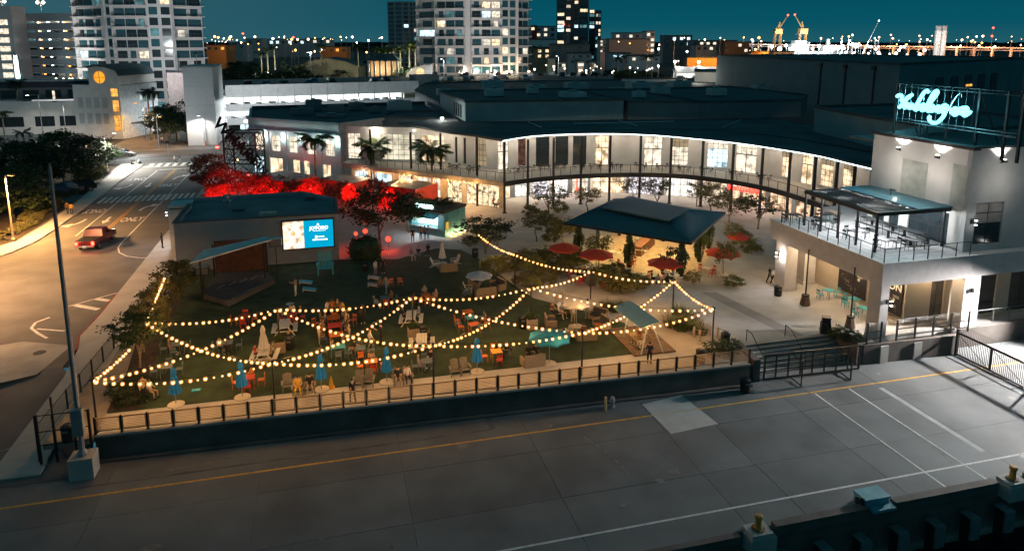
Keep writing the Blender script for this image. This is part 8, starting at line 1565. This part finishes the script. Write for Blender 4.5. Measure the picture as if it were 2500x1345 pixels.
put('hip_roof', MB().idx([(-7, -5, 5), (7, -5, 5), (7, 5, 5), (-7, 5, 5), (-3, 0, 8), (3, 0, 8)], [(0,1,5,4),(1,2,5),(2,3,4,5),(3,0,4),(0,3,2,1)]), ROOF, hut)
for i in range(6): put('column', MB().box(-.35, -.35, -2, .35, .35, 5), WHITEW, hut, (-6 + i*2.4, -4.4, 0))
put('inner_wall', MB().box(-6, 0, -2, 6, .4, 5), mat('far_tan', (0,0,0)), hut)
for x in (-4, 0, 4): o = lamp('POINT', (0, 0, 0), 500, (1, .7, .4), .3); o.parent = hut; o.location = (x, -3, 1)
for i, (px, py, h, fl) in enumerate(((936, 176, 9.5, 4.6), (948, 178, 9.0, 4.6), (958, 176, 10, 4.8), (925, 172, 8.5, 4.4), (1000, 165, 9.5, 4.8), (1015, 166, 9, 4.6), (978, 168, 8.5, 4.4), (875, 165, 9, 4.0), (785, 160, 8.5, 3.6), (640, 178, 8, 3.2), (655, 176, 9.5, 3.4), (672, 172, 10, 3.2))):
    p_ = far(px, py, 310); palm(['palm left of the tall palm cluster by the columned hut', 'palm in the middle of the cluster by the columned hut', 'tall palm above the columned hut', 'palm at the left of the columned hut', 'palm left of the middle tower', 'palm touching the middle tower', 'palm between the hut and the middle tower', 'palm right of the curved-roof hall', 'palm before the curved-roof hall', 'leftmost palm behind the white garage', 'middle palm behind the white garage', 'right palm behind the white garage'][i], (p_.x, p_.y, p_.z), h, fl, LEAFY if i < 7 else LEAF, 12, group='floodlit palms in the tree belt', tr=.3)
for px, py in ((945, 178), (1005, 172), (655, 180)): p_ = far(px, py, 302); t = thing('ground_floodlight', {945: 'ground floodlight under the palms by the columned hut', 1005: 'ground floodlight under the palms by the middle tower', 655: 'ground floodlight under the palms behind the white garage'}[px], 'floodlight', p_, 0); put('head', MB().cbox((0, 0, .2), (.6, .4, .4)), BLACKM, t); put('lens', MB().cbox((0, 0, .42), (.5, .3, .03)), WHITEL, t); lamp('POINT', p_ + Vector((0, -1, 2.5)), 4200, (.85, 1, .75), .5, t)
rnd = random.Random(31)
for i in range(64):
    px = rnd.uniform(500, 1130) if i < 46 else rnd.uniform(1450, 1640); dist = rnd.uniform(255, 430) if i < 46 else rnd.uniform(300, 380); base_y = 100 + 22*1733/dist
    p_ = far(px, base_y, dist); h = rnd.uniform(7, 12) if i < 46 else rnd.uniform(6, 9)
    tree('dark tree ' + ('left of the curved-roof hall' if px < 710 else 'around the curved-roof hall' if px < 900 else 'below the middle tower' if px < 1140 else 'among the lit lots right of the dark tower') + (' behind the parking decks' if px < 1140 else ''), (p_.x, p_.y, 0), h, h*.62, LEAFD, i, base=.1, bark=BARKD, group='trees in the belt behind the parking decks')
for i, (px, py) in enumerate(((1508, 175), (1525, 172), (1578, 172), (1590, 170), (1310, 150))): p_ = far(px, py, 300); palm('palm on the lit lot right of the dark grey block', (p_.x, p_.y, p_.z), 5.5, 3.0, LEAF, 12, group='palms on the lit lot', tr=.25)
# ---- right parking deck with cars and lamp posts
rg = thing('right_parking_deck', 'long pale parking deck with lamp posts beyond the mall roof', 'garage', far(1820, 185, 285)); rg.location.z = 0
a, b = far(1650, 100, 288), far(2010, 100, 278); a.z = b.z = 0; d = (b-a).normalized(); n = Vector((d.y, -d.x, 0)); L = (b-a).length
for i in range(6): wpart(rg, 'parapet_panel', wbox(MB(), a, d, n, L*i/6+.1, L*(i+1)/6-.1, 8.8, 11.6, -.2, 0), mat('garage_white_panel', (0,0,0)))
wpart(rg, 'deck', wbox(MB(), a, d, n, 0, L, 9.2, 9.5, -30, -.21), CONC); wpart(rg, 'lower_wall', wbox(MB(), a, d, n, 0, L, 0, 6.3, -30, 0), GREYW); wpart(rg, 'inner_glow_wall', wbox(MB(), a, d, n, 0, L, 6.31, 9.19, -10.2, -10), GIN)
for i in range(7):
    u = L*i/6; wpart(rg, 'pier', wbox(MB(), a, d, n, max(0, u-.7), min(L, u+.7), 0, 12.0, .01, .5), GREYG); p_ = a + d*u
    t = thing('deck_lamp', 'white lamp on a pier of the right parking deck', 'lamp', (p_.x, p_.y, 12.0), 0, 'lamps on the right parking deck'); put('post', MB().bar((0, 0, 0), (0, 0, 1.2), .08, 5), GREYM, t); put('globe', MB().ball((0, 0, 1.5), .55, 8, 5), WHITEL, t); lamp('POINT', (p_.x, p_.y - 1.2, 13.2), 1300, (1, .95, .88), .4, t)
for i in range(6): c = a + d*(L*(i+.5)/6) - n*5; lamp('POINT', (c.x, c.y, 8.6), 900, (1, .97, .9), .4, rg)
for i in range(9): c = a + d*(L*(i+.4)/9) - n*rnd.uniform(4, 8); fcar('car on the right parking deck', (c.x, c.y, 9.5), math.atan2(d.y, d.x) + rnd.choice((0, math.pi)), PNT[i % 4], 'cars on the right parking deck')
for i in range(9): c = a + d*(L*(i+.5)/9) - n*3; fcar('car behind the lit opening of the right parking deck', (c.x, c.y, 6.35), math.atan2(d.y, d.x), PNT[rnd.choice((0, 0, 2))], 'cars in the right parking deck')
for i, px in enumerate(range(1060, 1500, 26)):
    p_ = far(px, 188, 240 + (i % 3)*6); fcar('dark car on the parking lot behind the mall roof', (p_.x, p_.y, p_.z), -YAW + (math.pi/2 if i % 2 else -math.pi/2), PNT[rnd.choice((1, 3, 2, 1, 0))], 'cars on the lot behind the mall roof')
struct('upper_lot', MB().prism([(v.x, v.y) for v in (far(1030, 100, 232), far(1500, 100, 225), far(1500, 100, 262), far(1030, 100, 262))], 9.0, 9.5), ASPH)
block('white_roof_shed', 'small white shed with a lit door on the mall roof', [(v.x, v.y) for v in (far(1700, 100, 205), far(1784, 100, 200), far(1784, 100, 216), far(1700, 100, 220))], 10.2, 13.0, WHITEW, cat='shed'); p_ = far(1705, 188, 198); lamp('POINT', p_, 500, (1, .9, .75), .3)
wl = block('white_roof_parapet', 'long pale low parapet on the far mall roof', [(v.x, v.y) for v in (far(1520, 100, 206), far(1680, 100, 203), far(1680, 100, 204), far(1520, 100, 207))], 10.2, 11.0, WHITEW, cat='wall')
# ---- port: cranes, ship, silos, viaduct and the strings of far lamps
def crane(label, px, dist, lean):
    b0 = far(px, 112, dist); t = thing('port_crane', label, 'crane', (b0.x, b0.y, 0), -YAW); YC = mat('crane_yellow', (.5, .3, .12), .7); zt = zpx(84, dist)
    for s in (-1, 1):
        for y in (-4, 4): put('portal_leg', MB().bar((s*5, y, 0), (s*3.4, y*.6, zt), .9, 4), YC, t)
    put('machine_house', MB().box(-5, -4, zt, 5, 4, zt+7), YC, t); put('mast', MB().bar((0, 0, zt+7), (lean*2, 0, zt+16), 1.0, 4), YC, t); put('jib', MB().bar((lean*1, 0, zt+7), (lean*12, 0, zt+24), .9, 4, .4), YC, t); put('stay', MB().bar((lean*2, 0, zt+16), (lean*12, 0, zt+24), .25, 4), BLACKM, t); put('beacon', MB().ball((lean*12, 0, zt+24.6), 1.2, 6, 4), REDL, t); lamp('POINT', (b0.x, b0.y - 12, zt + 2), 5000, (1, .75, .5), 1, t)
crane('left port crane with a raised jib', 1897, 950, 1); crane('right port crane with its jib to the left', 1958, 930, -1)
sh = thing('cargo_ship', 'brightly floodlit ship superstructure at the port', 'ship', far(1985, 130, 900)); sh.location.z = 0; sh.rotation_euler = (0, 0, -YAW)
put('hull', MB().prism([(-50, -8), (40, -8), (52, 0), (40, 8), (-50, 8)], 0, 9), GREYW, sh); put('superstructure', MB().box(-30, -6, 9, -8, 6, 18).box(10, -6, 9, 30, 6, 16), WHITEW, sh); put('bridge', MB().box(-26, -7, 18, -12, 7, 22), WHITEW, sh); put('funnel', MB().lathe([(2.5, 16), (2, 24)], 10, (18, 0, 0)), WHITEW, sh); put('mast', MB().bar((-18, 0, 22), (-18, 0, 34), .5, 5).bar((-24, 0, 30), (-12, 0, 30), .3, 4), GREYM, sh)
for i in range(14):
    px = 1885 + i*16 + rnd.uniform(-6, 6); p_ = far(px, rnd.uniform(107, 122), 860); t = thing('port_floodlight', 'white floodlight over the port yard', 'floodlight', p_, 0, 'floodlights over the port'); put('globe', MB().ball((0, 0, 0), rnd.uniform(1.4, 2.8), 8, 5), emit('port_white', (.85, .98, 1), 14), t); put('mast', MB().bar((0, 0, 0), (0, 0, -p_.z), .3, 4), GREYM, t)
    if i % 3 == 0: lamp('POINT', p_ + Vector((0, -12, 3)), 45000, (.85, .97, 1), 2, t)
for i in range(2):
    p_ = far(2286 + i*14, 122, 900); t = thing('grain_silo', ['left', 'right'][i] + ' of the twin pale silos above the viaduct', 'silo', (p_.x, p_.y, 0), 0, 'twin silos'); put('shell', MB().lathe([(3.5, 0), (3.5, zpx(76, 900)), (3.1, zpx(74, 900))], 18), WHITEW, t); put('top_house', MB().box(-2.4, -2, zpx(74, 900), 2.4, 2, zpx(64, 900)), GREYW, t); put('top_rail', MB().path([(-2.6, -2.2, zpx(66, 900)), (2.6, -2.2, zpx(66, 900)), (2.6, 2.2, zpx(66, 900))], .25, 4), GREYM, t)
    lamp('POINT', p_ + Vector((-14 - i*6, -30, 8)), 14000, (1, .95, .9), 2, t)
bc_ = thing('boom_crane', 'thin leaning boom crane left of the silos', 'crane', far(2108, 112, 850)); bc_.location.z = 0; bc_.rotation_euler = (0, 0, -YAW); zz = zpx(52, 850); put('boom', MB().bar((-2, 0, 2), (16, 0, zz), .7, 4, .4), GREYM, bc_); put('cab', MB().box(-5, -3, 0, 3, 3, 6), GREYM, bc_); put('tip_lamp', MB().ball((16, 0, zz), .8, 6, 4), WHITEL, bc_)
vd = thing('highway_viaduct', 'long highway viaduct lit orange along the right horizon', 'viaduct', far(2200, 115, 1000)); vd.location.z = 0
va, vb = far(1780, 107, 1250), far(2620, 121, 820); va.z, vb.z = 15.5, 12.0; K = 24; ROADM = mat('pale_viaduct_concrete', (.45, .42, .4), .85)
for i in range(K):
    p_, q_ = lerp(va, vb, i/K), lerp(va, vb, (i+1)/K); dd_ = (q_-p_).normalized(); nn = Vector((-dd_.y, dd_.x, 0))
    for off, zz in ((0, 0), (26, -3.5)):
        w_ = nn*7; o_ = nn*off + Vector((0, 0, zz)); wpart(vd, 'deck_span', MB().idx([p_-w_+o_, q_-w_+o_, q_+w_+o_, p_+w_+o_] + [v + Vector((0, 0, 1.6)) for v in (p_-w_+o_, q_-w_+o_, q_+w_+o_, p_+w_+o_)], [(0,3,2,1),(4,5,6,7),(0,1,5,4),(1,2,6,5),(2,3,7,6),(3,0,4,7)]), ROADM)
    wpart(vd, 'pier', MB().box(p_.x-1, p_.y-1, 0, p_.x+1, p_.y+1, p_.z), ROADM)
    if i % 2 == 0: lamp('POINT', p_ - nn*16 + Vector((0, 0, -3)), 24000 if i > 12 else 15000, (1, .38, .14) if i > 10 else (1, .72, .6), 2, vd)
rnd = random.Random(77)
def fl(px, py, dist, r_px, m, label, group, pole=True):
    p_ = far(px, py, dist); t = thing('distant_street_light', label, 'street light', p_, 0, group); put('glow_head', MB().ball((0, 0, 0), r_px*dist/F_PX, 6, 4), m, t)
    if pole: put('pole', MB().bar((0, 0, 0), (0, 0, -p_.z), dist*.0003, 4), GREYM, t)
FO = emit('far_orange_light', (1, .38, .08), 9); FW = emit('far_white_light', (.95, .98, 1), 9); FP = emit('far_peach_light', (1, .62, .35), 9)
for i in range(46): fl(rnd.uniform(2000, 2500), rnd.choice((rnd.uniform(84, 100), rnd.uniform(100, 116))), rnd.uniform(820, 1000), rnd.uniform(1.0, 2.6), rnd.choice((FO, FP, FP, FW)), 'distant street light along the viaduct on the right horizon', 'far lights on the right horizon')
for i in range(22): fl(rnd.uniform(2040, 2260), rnd.uniform(112, 136), rnd.uniform(500, 760), rnd.uniform(1.5, 4.2), FW, 'bright white yard light before the viaduct', 'yard lights before the viaduct')
for i in range(38): fl(rnd.uniform(500, 945), rnd.choice((rnd.uniform(90, 97), rnd.uniform(97, 135))), rnd.uniform(480, 950), rnd.uniform(1.0, 2.8), rnd.choice((FO, FO, FP, FW)), 'distant street light on the left horizon', 'far lights on the left horizon')
for i in range(40): fl(rnd.uniform(1480, 1880), rnd.uniform(92, 158), rnd.uniform(380, 800), rnd.uniform(1.2, 3.0), rnd.choice((FW, FW, FP, FO)), 'distant street light between the dark tower and the port', 'far lights before the port')
for i in range(26): fl(rnd.uniform(1290, 1640), rnd.uniform(160, 180), rnd.uniform(300, 350), rnd.uniform(1.0, 2.4), rnd.choice((FW, FP)), 'lamp on the lots behind the mall', 'lamps on the lots behind the mall')
for i in range(90): fl(rnd.uniform(500, 1020) if i < 45 else rnd.uniform(1480, 2500), rnd.uniform(93, 128), rnd.uniform(700, 1400), rnd.uniform(.5, 1.0), rnd.choice((FO, FP, FW)), 'tiny far city light near the horizon', 'tiny far city lights', False)
for i, (px, py) in enumerate(((593, 83), (1377, 60), (2425, 69), (2422, 89), (716, 92))): fl(px, py, 1000 if px > 2000 else 560, 2.2, REDL, ['red beacon above the left horizon', 'red beacon on the dark tower', 'upper red beacon on the far right mast', 'lower red beacon on the far right mast', 'red beacon on the left apartments'][i], 'red beacons')
# far-off woods along the horizon, one dark mass
hw = MB(); N_ = 260; r = random.Random(2)
for dist, h0 in ((1500, 9), (2600, 16)):
    prev = None
    for i in range(N_+1):
        p_ = far(-300 + i*(3100/N_), 100, dist); h = h0*(.7 + .5*r.random()); cur = (Vector((p_.x, p_.y, 0)), Vector((p_.x, p_.y, h)), Vector((p_.x*1.03, p_.y*1.03, h*.8)))
        if prev: hw.face([prev[0], cur[0], cur[1], prev[1]]); hw.face([prev[1], cur[1], cur[2], prev[2]])
        prev = cur
fw_ = put('distant_woods', hw, mat('dark_far_woods', (.02, .028, .025), .95, var=.3, scale=.02)); fw_['kind'] = 'stuff'; fw_['label'] = 'dark belt of far-off woods along the horizon'; fw_['category'] = 'woods'
# flood on the right end of the white building that lights the dock (its mast stands past the right edge)
t = thing('dock_floodlight', 'floodlight on a mast past the right end of the dock', 'floodlight', (54.4, 38.7, D)); put('mast', MB().bar((0, 0, 0), (0, 0, 6.6), .12, 6), GREYM, t); put('head', MB().cbox((0, 0, 6.8), (.9, .6, .4)), BLACKM, t); put('lens', MB().cbox((-.2, -.2, 6.58), (.7, .5, .04)), WHITEL, t); lamp('SPOT', (54, 38.5, D + 6.3), 18500, (1, .96, .93), .3, t, aim=(44.5, 36.8, D), angle=96, blend=.7)

# alike things that stand in a row are told apart by their order from the left
ORD = ['leftmost', 'second from left', 'third from left', 'fourth from left', 'fifth from left', 'sixth from left', 'seventh from left', 'eighth from left', 'ninth from left', 'tenth from left', 'eleventh from left', 'twelfth from left', 'thirteenth from left', 'fourteenth from left', 'fifteenth from left', 'sixteenth from left', 'seventeenth from left', 'eighteenth from left', 'nineteenth from left', 'twentieth from left']
same = {}
for o in COL.objects:
    if o.parent is None and 'label' in o and 'category' in o: same.setdefault((o['label'], o.get('group', '')), []).append(o)
for (lb, g), os_ in same.items():
    if 1 < len(os_) <= 20:
        os_.sort(key=lambda o: Vector((o.location.x, o.location.y, 0)).dot(_rt) / Vector((o.location.x, o.location.y, 0)).dot(_fw))
        for k, o in enumerate(os_): o['label'] = lb + ', ' + (ORD[k] if k < len(os_) - 1 else 'rightmost')
